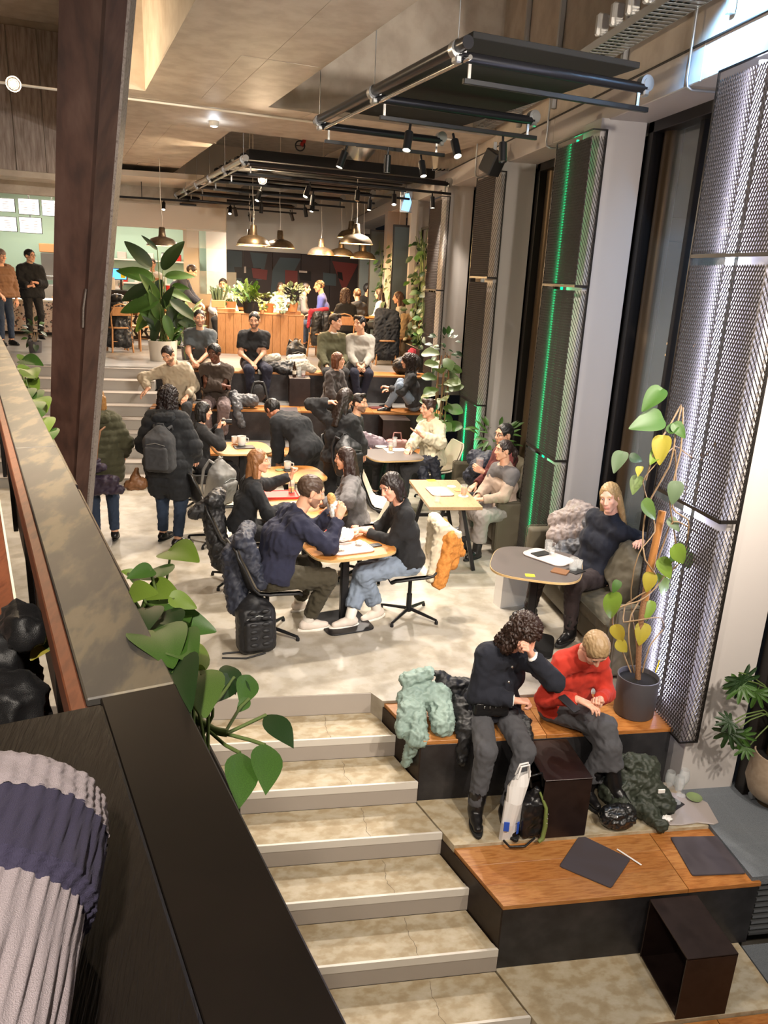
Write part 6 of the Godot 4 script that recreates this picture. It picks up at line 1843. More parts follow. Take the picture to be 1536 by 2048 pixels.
	var ps := [[325, 492, -15.2], [507, 490, -14.0], [500, 492, -16.8], [560, 496, -15.8], [642, 510, -16.8], [712, 488, -13.6], [702, 476, -16.4], [726, 518, -17.4], [682, 512, -17.4]]
	for k in ps.size():
		var p := pz(ps[k][0], ps[k][1], ps[k][2])
		var t := thing("pendant_lamp", labels[k], "lamp", p)
		var big := Transform3D(Basis.from_scale(Vector3(1.32, 1.15, 1.32)), Vector3.ZERO)
		inst("shade", sm, t, big)
		inst("shade_lining", im, t, big)
		inst("bulb_light", bm, t)
		part("cord", tube(MB.new(), [Vector3(0, 0.28, 0), Vector3(0.01, 0.5, 0), Vector3(-0.01, 0.8, 0.01), Vector3(0, (4.76 if p.dot(GX) < 2.36 and p.dot(GD) < 20.5 else 6.3) - p.y, 0)], 0.006, 6), M.porcelain, t)
		omni(t, p + Vector3(0, 0.01, 0), 1.6, Color(1.0, 0.8, 0.55), 0.05)
	var wp := pz(66, 276, -15.6)
	var wl := thing("wall_lamp", "round multi-lens lamp with cable on board-marked wall", "lamp", wp)
	part("housing", lathe(MB.new(), [Vector2(0, -0.14), Vector2(0.06, -0.14), Vector2(0.1, 0.0), Vector2(0.092, 0.005), Vector2(0.085, -0.01), Vector2(0, -0.01)], 18), M.black_metal, wl, Transform3D(frame(CAM - wp), Vector3.ZERO))
	for k in 7:
		var o := Vector2.ZERO if k == 0 else Vector2.from_angle(TAU * k / 6) * 0.055
		part("lens", lathe(MB.new(), [Vector2(0, -0.002), Vector2(0.022, -0.006)], 10), M.porcelain, wl, Transform3D(frame(CAM - wp), Vector3.ZERO) * Transform3D(Basis.IDENTITY, Vector3(o.x, 0, o.y)))
	part("cable", tube(MB.new(), [Vector3(0.02, -0.05, -0.1), Vector3(0.12, -0.25, -0.12), Vector3(0.0, -0.3, -0.12), Vector3(0.05, -0.75, -0.18), Vector3(0.3, -0.85, -0.18)], 0.01, 6), M.galv, wl)
func garment(called: String, label: String, category: String, m: String, at: Vector3, prims: Array, cell := 0.013, fold := 0.012, quilted := 0.0, axis := Vector3.UP, freq := 9.0, cuts := []) -> MeshInstance3D:
	var g := sdf(prims, cell, 0.03, cuts)
	if quilted > 0.0: quilt(g, quilted, 0.06, axis)
	crease(g, fold, freq, Vector3.ONE, true, at)
	crease(g, fold * 0.35, freq * 2.6, Vector3.ONE, true, at)
	var o := part(called, g, M[m], self, Transform3D(Basis.IDENTITY, at))
	tag(o, label, category)
	return o
func cp(a: Vector3, b: Vector3, r0: float, r1: float) -> Array:
	return [0, a, b, r0, r1]
func V(x: float, y: float, z: float) -> Vector3:
	return Vector3(x, y, z)
func backpack(x: Transform3D, m: String, label: String, ribs := false, s := 1.0) -> Node3D:
	var t := thing("backpack", label, "backpack", x.origin)
	t.basis = x.basis.scaled(Vector3.ONE * s)
	var I := Basis.IDENTITY
	part("main_bag", crease(sdf([[2, V(0, 0.20, 0), V(0.09, 0.13, 0.035), I, 0.07], cp(V(-0.05, 0.36, -0.03), V(0.05, 0.36, -0.03), 0.085, 0.085), cp(V(0, 0.42, -0.05), V(0, 0.40, -0.05), 0.07, 0.07)], 0.013, 0.03), 0.005, 9.0), M[m], t)
	part("front_pocket", crease(sdf([[2, V(0, 0.17, 0.105), V(0.095, 0.10, 0.012), I, 0.025]], 0.011, 0.02), 0.004, 12.0), M[m], t)
	part("zip", tube(MB.new(), [V(-0.1, 0.31, 0.112), V(0, 0.335, 0.115), V(0.1, 0.31, 0.112)], 0.004, 5), M.galv, t)
	for sx in [-1.0, 1.0]:
		part("strap", tube(MB.new(), [V(sx * 0.07, 0.44, -0.08), V(sx * 0.09, 0.46, -0.13), V(sx * 0.1, 0.34, -0.17), V(sx * 0.11, 0.18, -0.15), V(sx * 0.12, 0.06, -0.09)], [0.016, 0.018, 0.018, 0.014, 0.008], 7), M[m], t)
	part("handle", tube(MB.new(), [V(-0.04, 0.46, -0.06), V(-0.03, 0.5, -0.06), V(0.03, 0.5, -0.06), V(0.04, 0.46, -0.06)], 0.008, 6), M[m], t)
	if ribs:
		for j in 6:
			for sx in [-1.0, 1.0]:
				part("padded_rib", ball(MB.new(), V(sx * 0.05, 0.10 + 0.055 * j, 0.138), V(0.035, 0.018, 0.014), 6), M[m], t)
	return t
func mug_glass(at: Vector3, r: float, h: float, liquid: String, fill: float, label: String, called := "drinking_glass", group := "", handle := false) -> Node3D:
	var t := thing(called, label, "glass", at, 0.0, group)
	part("glass_wall", lathe(MB.new(), [Vector2(0, 0.0), Vector2(r * 0.86, 0.0), Vector2(r * 0.9, 0.008), Vector2(r, h), Vector2(r, h), Vector2(r - 0.002, h), Vector2(r * 0.9 - 0.003, 0.012), Vector2(0, 0.012)], 20), M.glass, t)
	if liquid != "":
		part("drink", lathe(MB.new(), [Vector2(0, 0.013), Vector2(r * 0.88 - 0.002, 0.013), Vector2(lerpf(r * 0.9, r, fill) - 0.003, h * fill), Vector2(0, h * fill)], 20), M[liquid], t)
	if handle:
		part("handle", tube(MB.new(), [V(r, h * 0.8, 0), V(r + 0.025, h * 0.75, 0), V(r + 0.028, h * 0.4, 0), V(r * 0.95, h * 0.25, 0)], 0.005, 6), M.glass, t)
	return t
func mug(at: Vector3, label: String, r := 0.045, h := 0.09) -> void:
	var t := thing("coffee_mug", label, "mug", at)
	part("cup", lathe(MB.new(), [Vector2(0, 0), Vector2(r * 0.8, 0), Vector2(r, h * 0.3), Vector2(r, h), Vector2(r - 0.005, h), Vector2(r - 0.006, h * 0.3), Vector2(0, 0.01)], 22), M.porcelain, t)
	part("handle", tube(MB.new(), [V(r, h * 0.8, 0), V(r + 0.028, h * 0.75, 0), V(r + 0.03, h * 0.35, 0), V(r, h * 0.25, 0)], 0.006, 6), M.porcelain, t)
	part("coffee", lathe(MB.new(), [Vector2(0, h * 0.85), Vector2(r - 0.006, h * 0.85)], 20), M.soil, t)
func flat(called: String, label: String, category: String, m: String, at: Vector3, w: float, d: float, h: float, yaw := 0.0, r := 0.02, lip := 0.0) -> void:
	var mb := prism(MB.new(), rrect(w, d, r), 0, h, minf(0.002, h * 0.3))
	if lip > 0.0:
		var o := rrect(w, d, r)
		var pts := []
		for p in o: pts.append(V(p.x, h, p.y))
		pts.append(pts[0])
		tube(mb, pts, lip, 6, false)
	tag(part(called, mb, M[m], self, Transform3D(Basis(UP, yaw), at)), label, category)
func crumple(called: String, label: String, category: String, m: String, at: Vector3, r: Vector3) -> void:
	var g := sdf([[1, V(0, r.y, 0), r, Basis.IDENTITY]], 0.008, 0.01)
	crease(g, 0.012, 34.0, Vector3.ONE, true, at)
	tag(part(called, g, M[m], self, Transform3D(Basis.IDENTITY, at)), label, category)
func belongings() -> void:
	cloth("mint_jacket", rgb(146, 168, 158), 1.0, 0.6)
	cloth("dark_green_jacket", rgb(52, 58, 46), 1.0, 0.55)
	cloth("mauve_jacket", rgb(134, 116, 126), 1.0, 0.55)
	cloth("taupe_puffer", rgb(150, 136, 130), 1.0, 0.5)
	cloth("grey_puffer", rgb(86, 86, 90), 1.0, 0.5)
	cloth("navy_parka", rgb(40, 44, 58), 1.0, 0.6)
	cloth("black_nylon", rgb(26, 26, 28), 1.0, 0.5)
	cloth("grey_nylon", rgb(118, 116, 112), 1.0, 0.6)
	cloth("purple_nylon", rgb(52, 40, 58), 1.0, 0.5)
	cloth("fleece_white", rgb(206, 200, 186), 1.0, 0.95)
	cloth("camel_coat", rgb(150, 128, 98))
	cloth("crimson", rgb(150, 34, 48))
	mat("plastic_white", rgb(232, 230, 228), 0.35)
	mat("blue_print", rgb(38, 84, 190), 0.5)
	mat("strap_green", rgb(110, 124, 64), 0.6)
	mat("leather_pink", rgb(172, 122, 118), 0.4)
	mat("leather_tan", rgb(120, 82, 52), 0.5)
	mat("green_dish", rgb(128, 146, 100), 0.25)
	var I := Basis.IDENTITY
	garment("puffer_jacket", "mint green quilted jacket slumped over the bench end", "jacket", "mint_jacket", V(1.20, -0.02, -4.62), [cp(V(-0.13, 0.14, -0.05), V(0.1, 0.16, -0.08), 0.08, 0.09), cp(V(-0.12, 0.26, -0.12), V(0.02, 0.3, -0.12), 0.06, 0.05), cp(V(0.1, 0.1, 0.0), V(0.08, 0.06, 0.16), 0.09, 0.08), cp(V(-0.1, 0.1, 0.05), V(-0.1, 0.0, 0.2), 0.08, 0.07), cp(V(-0.12, 0.0, 0.2), V(-0.16, -0.22, 0.16), 0.05, 0.035), cp(V(-0.16, 0.12, 0.05), V(-0.2, 0.02, 0.14), 0.06, 0.05)], 0.011, 0.014, 0.008, V(0.5, 0.2, 0.8), 11.0)
	garment("black_jacket", "black puffer jacket lying between mint jacket and curly-haired person", "jacket", "black_nylon", V(1.44, -0.02, -4.62), [cp(V(-0.1, 0.2, -0.12), V(0.08, 0.16, -0.1), 0.07, 0.09), cp(V(0.0, 0.1, 0.0), V(0.04, 0.04, 0.22), 0.09, 0.06), cp(V(-0.02, 0.05, 0.2), V(-0.04, -0.16, 0.27), 0.06, 0.035), cp(V(-0.1, 0.26, -0.14), V(-0.16, 0.3, -0.12), 0.04, 0.02)], 0.011, 0.014, 0.006, V(0.3, 0.9, 0.2))
	garment("black_jacket", "black puffer jacket spread on the bench under the curly-haired person", "jacket", "black_nylon", V(1.80, -0.02, -4.56), [cp(V(-0.02, 0.07, -0.1), V(0.06, 0.05, 0.1), 0.07, 0.05), cp(V(0.06, 0.04, 0.1), V(0.06, -0.02, 0.2), 0.045, 0.04)], 0.011, 0.012, 0.006, V(0.3, 0.2, 0.9))
	var hb := thing("handbag", "black woven leather handbag on the lap of curly-haired person", "handbag", py(978, 1413, 0.16) + V(0, -0.03, 0.03))
	part("bag_body", crease(sdf([[2, V(0, 0.04, 0), V(0.10, 0.028, 0.025), Basis(UP, -0.1), 0.022]], 0.01, 0.01), 0.004, 60.0, Vector3.ONE, false), M.leather_black, hb)
	part("flap", bx(V(0, 0.07, 0.045), V(0.22, 0.05, 0.008), 0.003, Basis(UP, -0.1)), M.leather_black, hb)
	for k in 4: part("stud", bx(V(-0.06 + 0.04 * k, 0.075, 0.052), V(0.008, 0.02, 0.006), 0.002), M.galv, hb)
	tag(part("smartphone", prism(MB.new(), rrect(0.072, 0.15, 0.012), 0, 0.009, 0.002), M.black, self, Transform3D(Basis(UP, 0.5) * Basis(Vector3.RIGHT, 0.3), py(1138, 1408, 0.33))), "dark smartphone held by the person in red sweater", "phone")
	var wb := thing("carrier_bag", "white plastic carrier bag with blue print by the boots", "bag", V(1.625, -0.495, -3.96))
	var bagm := MB.new()
	var rings := [[0.0, 0.055, 0.03], [0.12, 0.062, 0.04], [0.28, 0.06, 0.042], [0.40, 0.066, 0.03], [0.47, 0.06, 0.016]]
	for j in rings.size() - 1:
		for k in 16:
			var q := []
			for jj in [j, j + 1]:
				for kk in [k, k + 1]:
					var an: float = TAU * kk / 16
					var rr: Array = rings[jj]
					var wob := 0.008 * sin(an * 3 + jj * 1.7)
					q.append(V(cos(an) * (rr[1] + wob) + 0.10 * rr[0], rr[0] + (0.03 * cos(an) if jj == 4 else 0.0), sin(an) * (rr[2] + wob)))
			bagm.quad(q[0], q[2], q[3], q[1])
	part("bag_body", bagm, M.plastic_white, wb)
	part("print_mark", bx(V(-0.028, 0.12, 0.044), V(0.035, 0.07, 0.004), 0.001, Basis(UP, -0.25)), M.blue_print, wb)
	part("print_mark", bx(V(0.052, 0.10, 0.038), V(0.02, 0.09, 0.004), 0.001, Basis(UP, 0.5)), M.blue_print, wb)
	for s in [-1.0, 1.0]: part("handle", tube(MB.new(), [V(0.02, 0.46, s * 0.02), V(0.04, 0.54, s * 0.012), V(0.09, 0.55, s * 0.012), V(0.1, 0.47, s * 0.02)], 0.007, 6), M.plastic_white, wb)
	var kb := thing("shoulder_bag", "black bag with studded green strap on the terrace floor", "bag", V(1.79, -0.495, -3.98))
	part("bag_body", crease(sdf([[2, V(0, 0.15, 0), V(0.06, 0.10, 0.03), Basis(UP, 0.2), 0.04], cp(V(0, 0.28, 0), V(0.01, 0.33, 0), 0.05, 0.03)], 0.011, 0.02), 0.008, 12.0), M.leather_black, kb)
	part("strap", tube(MB.new(), [V(0.02, 0.34, 0.03), V(0.055, 0.25, 0.075), V(0.06, 0.12, 0.085), V(0.05, 0.03, 0.09), V(0.02, 0.015, 0.1)], [0.008, 0.012, 0.016, 0.016, 0.012], 7), M.strap_green, kb)
	part("loop", tube(MB.new(), [V(-0.03, 0.36, 0), V(-0.05, 0.44, 0.0), V(0.03, 0.46, 0.0), V(0.05, 0.36, 0)], 0.009, 6), M.leather_black, kb)
	part("belt", tube(MB.new(), [V(0.0, 0.03, 0.08), V(-0.08, 0.015, 0.13), V(-0.18, 0.012, 0.12), V(-0.2, 0.012, 0.06)], 0.008, 6), M.leather_black, kb)
	for k in 5: part("stud", ball(MB.new(), V(0.064, 0.22 - 0.035 * k, 0.095), Vector3.ONE * 0.005, 5), M.chrome, kb)
	garment("puffer_jacket", "dark green puffer jacket heaped on the floor under the bench", "jacket", "dark_green_jacket", V(2.62, -0.495, -4.14), [cp(V(-0.16, 0.12, -0.06), V(0.05, 0.22, -0.08), 0.1, 0.11), cp(V(0.06, 0.16, -0.04), V(0.16, 0.08, 0.06), 0.1, 0.08), cp(V(-0.14, 0.08, 0.06), V(-0.2, 0.06, 0.14), 0.08, 0.06), cp(V(0.0, 0.08, 0.08), V(0.06, 0.04, 0.22), 0.075, 0.045), cp(V(0.12, 0.28, -0.1), V(-0.05, 0.3, -0.1), 0.06, 0.07)], 0.012, 0.016, 0.010, V(0.6, 0.5, 0.5), 10.0)
	part("label_tab", bx(V(2.735, -0.30, -4.06), V(0.05, 0.03, 0.01), 0.002), M.paper, self)
	tag(get_child(get_child_count() - 1), "white care label sticking out of the dark green jacket", "label")
	garment("handbag", "glossy black patent handbag on the terrace floor by the stool", "handbag", "patent_black", V(2.40, -0.495, -3.99), [[1, V(0, 0.075, 0), V(0.13, 0.075, 0.09), I], cp(V(-0.08, 0.12, 0), V(0.08, 0.13, 0), 0.03, 0.03)], 0.01, 0.014, 0.0, UP, 16.0)
	var tr := PackedVector2Array()
	for p in [[1306, 1598], [1340, 1585], [1388, 1592], [1415, 1606], [1432, 1636], [1437, 1645], [1428, 1649], [1396, 1645], [1365, 1650], [1340, 1650], [1322, 1640], [1308, 1620]]:
		var w := py(p[0], p[1], -0.485)
		tr.append(Vector2(w.x - 2.93, w.z + 4.08))
	tag(part("serving_tray", prism(MB.new(), tr, 0, 0.012, 0.004), M.tray_grey, self, Transform3D(I, V(2.93, -0.492, -4.08))), "wavy grey serving tray on the floor by the matting", "tray")
	flat("napkin", "black napkin under the wine glasses", "napkin", "black", py(1345, 1606, -0.478) , 0.12, 0.12, 0.002, 0.5, 0.003)
	for k in 3:
		var gp := py([1352, 1334, 1362][k], [1604, 1594, 1590][k], -0.475)
		var g := thing("wine_glass", ["empty stemmed wine glass standing on the black napkin", "empty stemmed wine glass beside the green jacket", "empty stemmed wine glass against the pilaster"][k], "glass", gp)
		part("bowl", lathe(MB.new(), [Vector2(0.004, 0.085), Vector2(0.022, 0.10), Vector2(0.036, 0.135), Vector2(0.035, 0.175), Vector2(0.028, 0.21), Vector2(0.0265, 0.21), Vector2(0.033, 0.175), Vector2(0.034, 0.136), Vector2(0.02, 0.103), Vector2(0, 0.09)], 20), M.glass, g)
		part("stem", rod(V(0, 0.004, 0), V(0, 0.088, 0), 0.0035, 8), M.glass, g)
		part("foot", lathe(MB.new(), [Vector2(0, 0), Vector2(0.033, 0), Vector2(0.033, 0.002), Vector2(0.006, 0.006), Vector2(0, 0.006)], 20), M.glass, g)
	var ds := thing("ceramic_dish", "small green ceramic dish on the grey serving tray", "dish", py(1388, 1598, -0.478))
	part("plate", lathe(MB.new(), [Vector2(0, 0.0), Vector2(0.035, 0.0), Vector2(0.055, 0.018), Vector2(0.052, 0.019), Vector2(0.034, 0.006), Vector2(0, 0.006)], 24), M.green_dish, ds)
	crumple("paper_scrap", "crumpled white napkin on the grey serving tray", "napkin", "paper", py(1333, 1640, -0.478), V(0.04, 0.014, 0.03))
	backpack(Transform3D(Basis(UP, 0.25) * Basis(Vector3.RIGHT, -0.12), V(0.03, 0.0, -5.72)), "black_nylon", "black ribbed backpack standing on the floor beside navy parka", true, 0.98)
	var sl := MB.new()
	tube(sl, [V(0, 0.1, 0), V(-0.09, 0.02, 0.05), V(-0.2, 0.008, 0.04), V(-0.24, 0.008, 0.05)], 0.008, 6)
	tube(sl, [V(0.1, 0.02, 0.08), V(-0.05, 0.008, 0.14), V(-0.24, 0.008, 0.12)], 0.007, 6)
	tag(part("loose_strap", sl, M.black_nylon, self, Transform3D(I, V(0.0, 0, -5.72))), "loose black strap trailing from the ribbed backpack", "strap")
	garment("parka", "navy parka draped over the chair at front table", "coat", "navy_parka", V(-0.02, 0.45, -6.06), [cp(V(-0.02, 0.42, -0.18), V(-0.06, 0.42, 0.16), 0.07, 0.08), cp(V(-0.1, 0.32, -0.14), V(-0.14, 0.30, 0.14), 0.08, 0.09), cp(V(-0.12, 0.2, 0.12), V(-0.1, -0.1, 0.2), 0.1, 0.09), cp(V(-0.14, 0.2, -0.12), V(-0.14, -0.12, -0.1), 0.1, 0.08), cp(V(-0.02, 0.36, 0.14), V(0.08, 0.1, 0.24), 0.075, 0.06), cp(V(-0.08, -0.08, 0.2), V(-0.02, -0.22, 0.22), 0.08, 0.06)], 0.013, 0.016, 0.0, UP, 8.0)
	garment("raincoat", "black raincoat hanging over the chair of the long-haired person", "coat", "black_nylon", V(-0.34, 0.45, -7.22), [cp(V(0.02, 0.40, -0.16), V(-0.02, 0.42, 0.16), 0.07, 0.08), cp(V(-0.08, 0.36, 0.12), V(-0.2, 0.30, 0.16), 0.075, 0.06), cp(V(-0.04, 0.3, 0.1), V(0.04, -0.15, 0.2), 0.1, 0.1), cp(V(-0.02, 0.3, -0.1), V(0.02, -0.2, -0.06), 0.09, 0.09), cp(V(0.05, -0.1, 0.18), V(0.12, -0.3, 0.2), 0.09, 0.05)], 0.014, 0.016, 0.0, UP, 8.0)
	var sc := thing("shearling_coat", "tan shearling coat with cream fleece lining draped over chair back", "coat", V(1.63, 0.42, -6.33))
	sc.scale = V(1.12, 1.12, 1.2)
	part("suede_shell", crease(sdf([cp(V(0.05, 0.36, -0.1), V(0.05, 0.36, 0.14), 0.06, 0.06), cp(V(0.09, 0.3, -0.12), V(0.12, 0.1, -0.16), 0.065, 0.06), cp(V(0.06, 0.3, 0.14), V(-0.02, 0.0, 0.2), 0.06, 0.06), cp(V(0.1, 0.3, 0.1), V(0.1, 0.12, 0.12), 0.06, 0.05), cp(V(0.14, 0.28, -0.05), V(0.2, 0.16, -0.02), 0.06, 0.045)], 0.012, 0.03), 0.012, 10.0), M.suede, sc)
	part("fleece_lining", crease(sdf([cp(V(0.0, 0.40, -0.14), V(0.0, 0.41, 0.13), 0.055, 0.055), cp(V(-0.02, 0.38, 0.12), V(-0.08, 0.02, 0.18), 0.045, 0.035), cp(V(0.02, 0.41, 0.12), V(0.13, 0.36, 0.12), 0.04, 0.03), cp(V(-0.02, 0.36, -0.12), V(-0.02, 0.12, -0.14), 0.04, 0.04), cp(V(-0.08, 0.02, 0.18), V(-0.02, 0.0, 0.14), 0.035, 0.03)], 0.012, 0.03), 0.012, 26.0, Vector3.ONE, false), M.fleece, sc)
	var ty := 0.742
	flat("serving_tray", "white serving tray under the burger papers", "tray", "tray_white", py(700, 1098, ty), 0.36, 0.26, 0.01, 0.3, 0.05, 0.006)
	crumple("burger_paper", "crumpled white burger wrapper on the front table", "wrapper", "paper", py(682, 1082, ty + 0.012), V(0.11, 0.06, 0.085))
	crumple("burger_paper", "flattened greasy wrapper at the edge of the front table", "wrapper", "cream", py(672, 1100, ty + 0.012), V(0.08, 0.018, 0.05))
	flat("food_basket", "red plastic basket behind the burger wrapper", "basket", "red_plastic", py(672, 1070, ty), 0.17, 0.13, 0.03, 0.2, 0.03, 0.006)
	crumple("kraft_paper", "tan paper sleeve under the hands of the person in black", "wrapper", "kraft", py(748, 1072, ty), V(0.1, 0.02, 0.04))
	crumple("sauce_cup", "small round cup of cream sauce on front table", "cup", "porcelain", py(718, 1090, ty + 0.01), V(0.034, 0.022, 0.034))
	crumple("burger_bun", "small wrapped bun at the back of front table", "food", "porcelain", py(672, 1056, ty), V(0.045, 0.03, 0.04))
	flat("smartphone", "black smartphone lying on the front table", "phone", "black", py(746, 1092, ty), 0.072, 0.15, 0.009, -1.2, 0.012)
	var bg := thing("burger_wrap", "burger wrap held up to the mouth of navy-sweater person", "food", V(0.665, 1.085, -6.155))
	part("bun", crease(sdf([cp(V(0, 0.02, 0), V(-0.02, 0.09, 0), 0.036, 0.034)], 0.008, 0.01), 0.008, 40.0), M.kraft, bg)
	part("wrapper", crease(sdf([cp(V(0.01, -0.07, 0), V(0, 0.03, 0), 0.03, 0.038)], 0.008, 0.01), 0.006, 40.0), M.paper, bg)
	flat("serving_tray", "red plastic tray on the second table", "tray", "red_plastic", py(560, 992, ty), 0.36, 0.26, 0.02, 0.1, 0.03, 0.008)
	mug_glass(py(583, 985, ty + 0.02), 0.036, 0.14, "cider", 0.4, "tall glass with black straw on the red tray")
	tag(part("straw", rod(V(0, 0, 0), V(-0.02, 0.2, 0), 0.004, 6), M.black, self, Transform3D(I, py(583, 985, ty + 0.03))), "black drinking straw in the tall glass", "straw")
	mug(py(575, 937, ty + 0.014), "grey coffee mug on a black coaster tray", 0.042, 0.085)
	flat("coaster_tray", "black coaster tray under the grey coffee mug", "tray", "black", py(580, 941, ty), 0.16, 0.12, 0.012, 0.3, 0.01)
	flat("saucer", "pale green saucer beside the grey coffee mug", "saucer", "green_dish", py(559, 941, ty), 0.1, 0.1, 0.012, 0.0, 0.049)
	mug_glass(py(537, 937, ty), 0.034, 0.13, "", 0.0, "empty tall glass at the edge of the mug table")
	mug(py(483, 890, ty + 0.014), "white coffee pot on the tray under the bending person", 0.06, 0.12)
	mug(py(470, 886, ty + 0.014), "white coffee cup partly behind the coffee pot", 0.045, 0.09)
	flat("coaster_tray", "black tray under the white coffee pot", "tray", "black", py(488, 895, ty), 0.26, 0.18, 0.012, 0.2, 0.01)
	backpack(Transform3D(Basis(UP, 1.0) * Basis(Vector3.RIGHT, 0.25), V(-0.40, 0.45, -8.42)), "grey_nylon", "grey backpack standing on the seat of a cream chair", false, 1.05)
	var cm := thing("photo_camera", "black camera held up by the person in black", "camera", V(-0.36, 1.09, -9.88))
	part("camera_body", bx(Vector3.ZERO, V(0.05, 0.09, 0.13), 0.012), M.black, cm)
	part("camera_lens", lathe(MB.new(), [Vector2(0, 0), Vector2(0.036, 0), Vector2(0.036, 0.08), Vector2(0.03, 0.08), Vector2(0, 0.075)], 16), M.black_metal, cm, Transform3D(Basis(Vector3.BACK, -PI / 2), V(0.025, 0, 0)))
	backpack(Transform3D(Basis(UP, deg_to_rad(-14.0)) * Basis(Vector3.RIGHT, 0.06), V(-0.95, 0.88, -8.14)), "charcoal", "dark grey backpack worn on the long black puffer coat", false, 1.0)
	backpack(Transform3D(Basis(UP, deg_to_rad(40.0)), V(1.06, 0.78, -8.38)), "black_nylon", "black rolled backpack worn by the person sweeping back hair", false, 0.95)
	var tb := thing("tote_bag", "large purple nylon tote on the shoulder of olive coat", "bag", V(-1.57, 0.62, -8.14))
	part("bag_body", crease(sdf([cp(V(-0.16, 0.04, 0), V(0.2, 0.06, 0), 0.05, 0.05), cp(V(-0.14, 0.14, 0), V(0.14, 0.16, 0), 0.06, 0.06), cp(V(-0.08, 0.28, 0), V(0.04, 0.3, 0.0), 0.05, 0.04), cp(V(-0.04, 0.36, 0), V(0, 0.38, 0), 0.03, 0.02)], 0.014, 0.05), 0.014, 9.0), M.purple_nylon, tb)
	part("handle", tube(MB.new(), [V(-0.02, 0.37, 0.01), V(0.0, 0.52, 0.02), V(0.03, 0.68, -0.02), V(0.06, 0.70, -0.12)], 0.011, 6), M.leather_tan, tb)
	garment("shoulder_bag", "slouchy tan shoulder bag in front of the olive coat", "bag", "leather_tan", V(-1.24, 0.62, -8.32), [cp(V(-0.06, 0.06, 0), V(0.06, 0.08, 0), 0.06, 0.07), cp(V(0, 0.14, 0), V(0.02, 0.24, 0), 0.05, 0.02)], 0.014, 0.012)
	flat("menu_card", "grey leaflet lying on the grey table by cream shirt", "leaflet", "tray_grey", py(790, 900, ty), 0.3, 0.2, 0.006, 0.1, 0.01)
	mug_glass(py(781, 902, ty), 0.032, 0.12, "cider", 0.5, "glass of yellow drink on the grey table")
	mug_glass(py(789, 893, ty), 0.034, 0.13, "", 0.0, "empty tumbler behind the glass of yellow drink")
	flat("coaster", "white paper coaster under the yellow drink", "coaster", "paper", py(781, 905, ty), 0.09, 0.09, 0.003, 0, 0.044)
	flat("plate", "white plate at the back of grey table by cream shirt", "plate", "porcelain", py(762, 894, ty), 0.16, 0.16, 0.012, 0, 0.079)
	garment("puffer_jacket", "mauve puffer jacket draped beside the grey table", "jacket", "mauve_jacket", V(1.62, 0.5, -10.32), [cp(V(-0.12, 0.32, 0), V(0.1, 0.24, 0.05), 0.09, 0.1), cp(V(0.1, 0.22, 0.06), V(0.32, 0.12, 0.1), 0.1, 0.07), cp(V(-0.1, 0.2, -0.02), V(0.1, 0.06, 0.0), 0.12, 0.12)], 0.015, 0.012, 0.012, V(0.9, 0.3, 0))
	var pb := thing("handbag", "dusty pink leather handbag on the lowest tier bench", "handbag", V(2.12, 0.45, -11.06))
	part("bag_body", crease(sdf([[2, V(0, 0.1, 0), V(0.13, 0.06, 0.05), I, 0.035]], 0.014, 0.02), 0.006, 9.0), M.leather_pink, pb)
	part("handle", tube(MB.new(), [V(-0.07, 0.18, 0), V(-0.05, 0.3, 0), V(0.05, 0.3, 0), V(0.07, 0.18, 0)], 0.01, 7), M.leather_pink, pb)
	garment("cardigan", "dark navy cardigan across the lap of cream shirt", "jacket", "navy_parka", V(2.30, 0.45, -9.92), [cp(V(-0.1, 0.1, 0), V(0.12, 0.16, 0.04), 0.1, 0.1), cp(V(0.1, 0.12, 0.1), V(0.18, -0.2, 0.14), 0.08, 0.06), cp(V(-0.06, 0.05, 0.1), V(0.0, -0.14, 0.16), 0.08, 0.06)], 0.015, 0.014)
	flat("serving_tray", "grey wavy tray on the oak trestle table", "tray", "tray_grey", py(879, 984, ty), 0.24, 0.36, 0.01, 0.05, 0.06, 0.006)
	flat("paper_note", "yellow paper note at the far end of oak table", "note", "yellow", py(863, 961, ty), 0.1, 0.08, 0.003, 0.1, 0.003)
	flat("coaster", "white paper coaster beside the grey tray", "coaster", "paper", py(903, 973, ty), 0.1, 0.1, 0.003, 0, 0.049)
	flat("coaster", "brown paper coaster with food scrap beside the beer", "coaster", "kraft", py(917, 981, ty), 0.1, 0.1, 0.006, 0, 0.049)
	flat("coaster", "white paper coaster under the pale beer", "coaster", "paper", py(927, 992, ty), 0.11, 0.11, 0.003, 0, 0.054)
	mug_glass(py(927, 991, ty + 0.003), 0.036, 0.12, "beer", 0.72, "small glass of pale beer on the oak table", "beer_glass")
	mug_glass(py(874, 1004, ty), 0.034, 0.09, "", 0.0, "empty water glass near the edge of oak table")
	mug_glass(V(2.58, 0.84, -8.34), 0.044, 0.17, "amber", 0.85, "pint of dark beer held by the person in glasses", "beer_glass")
	garment("black_jacket", "navy jacket bunched on the sofa arm by green light", "jacket", "navy_parka", V(2.86, 0.42, -9.05), [cp(V(-0.1, 0.32, 0.1), V(0.1, 0.36, -0.1), 0.12, 0.14), cp(V(-0.14, 0.2, 0), V(0.0, 0.16, 0.1), 0.12, 0.12), cp(V(-0.05, 0.38, -0.2), V(0.05, 0.3, -0.3), 0.12, 0.1)], 0.016, 0.016)
	flat("serving_tray", "white wavy tray with coffee on dark grey table", "tray", "tray_white", py(1096, 1116, ty), 0.24, 0.40, 0.01, 0.6, 0.07, 0.006)
	flat("coaster_tray", "black slate on the white wavy tray", "tray", "black", py(1082, 1108, ty + 0.011), 0.16, 0.09, 0.008, 0.4, 0.004)
	flat("coaster_tray", "black slate under the coffee glass by the wallet", "tray", "black", py(1150, 1142, ty), 0.13, 0.12, 0.008, 0.5, 0.004)
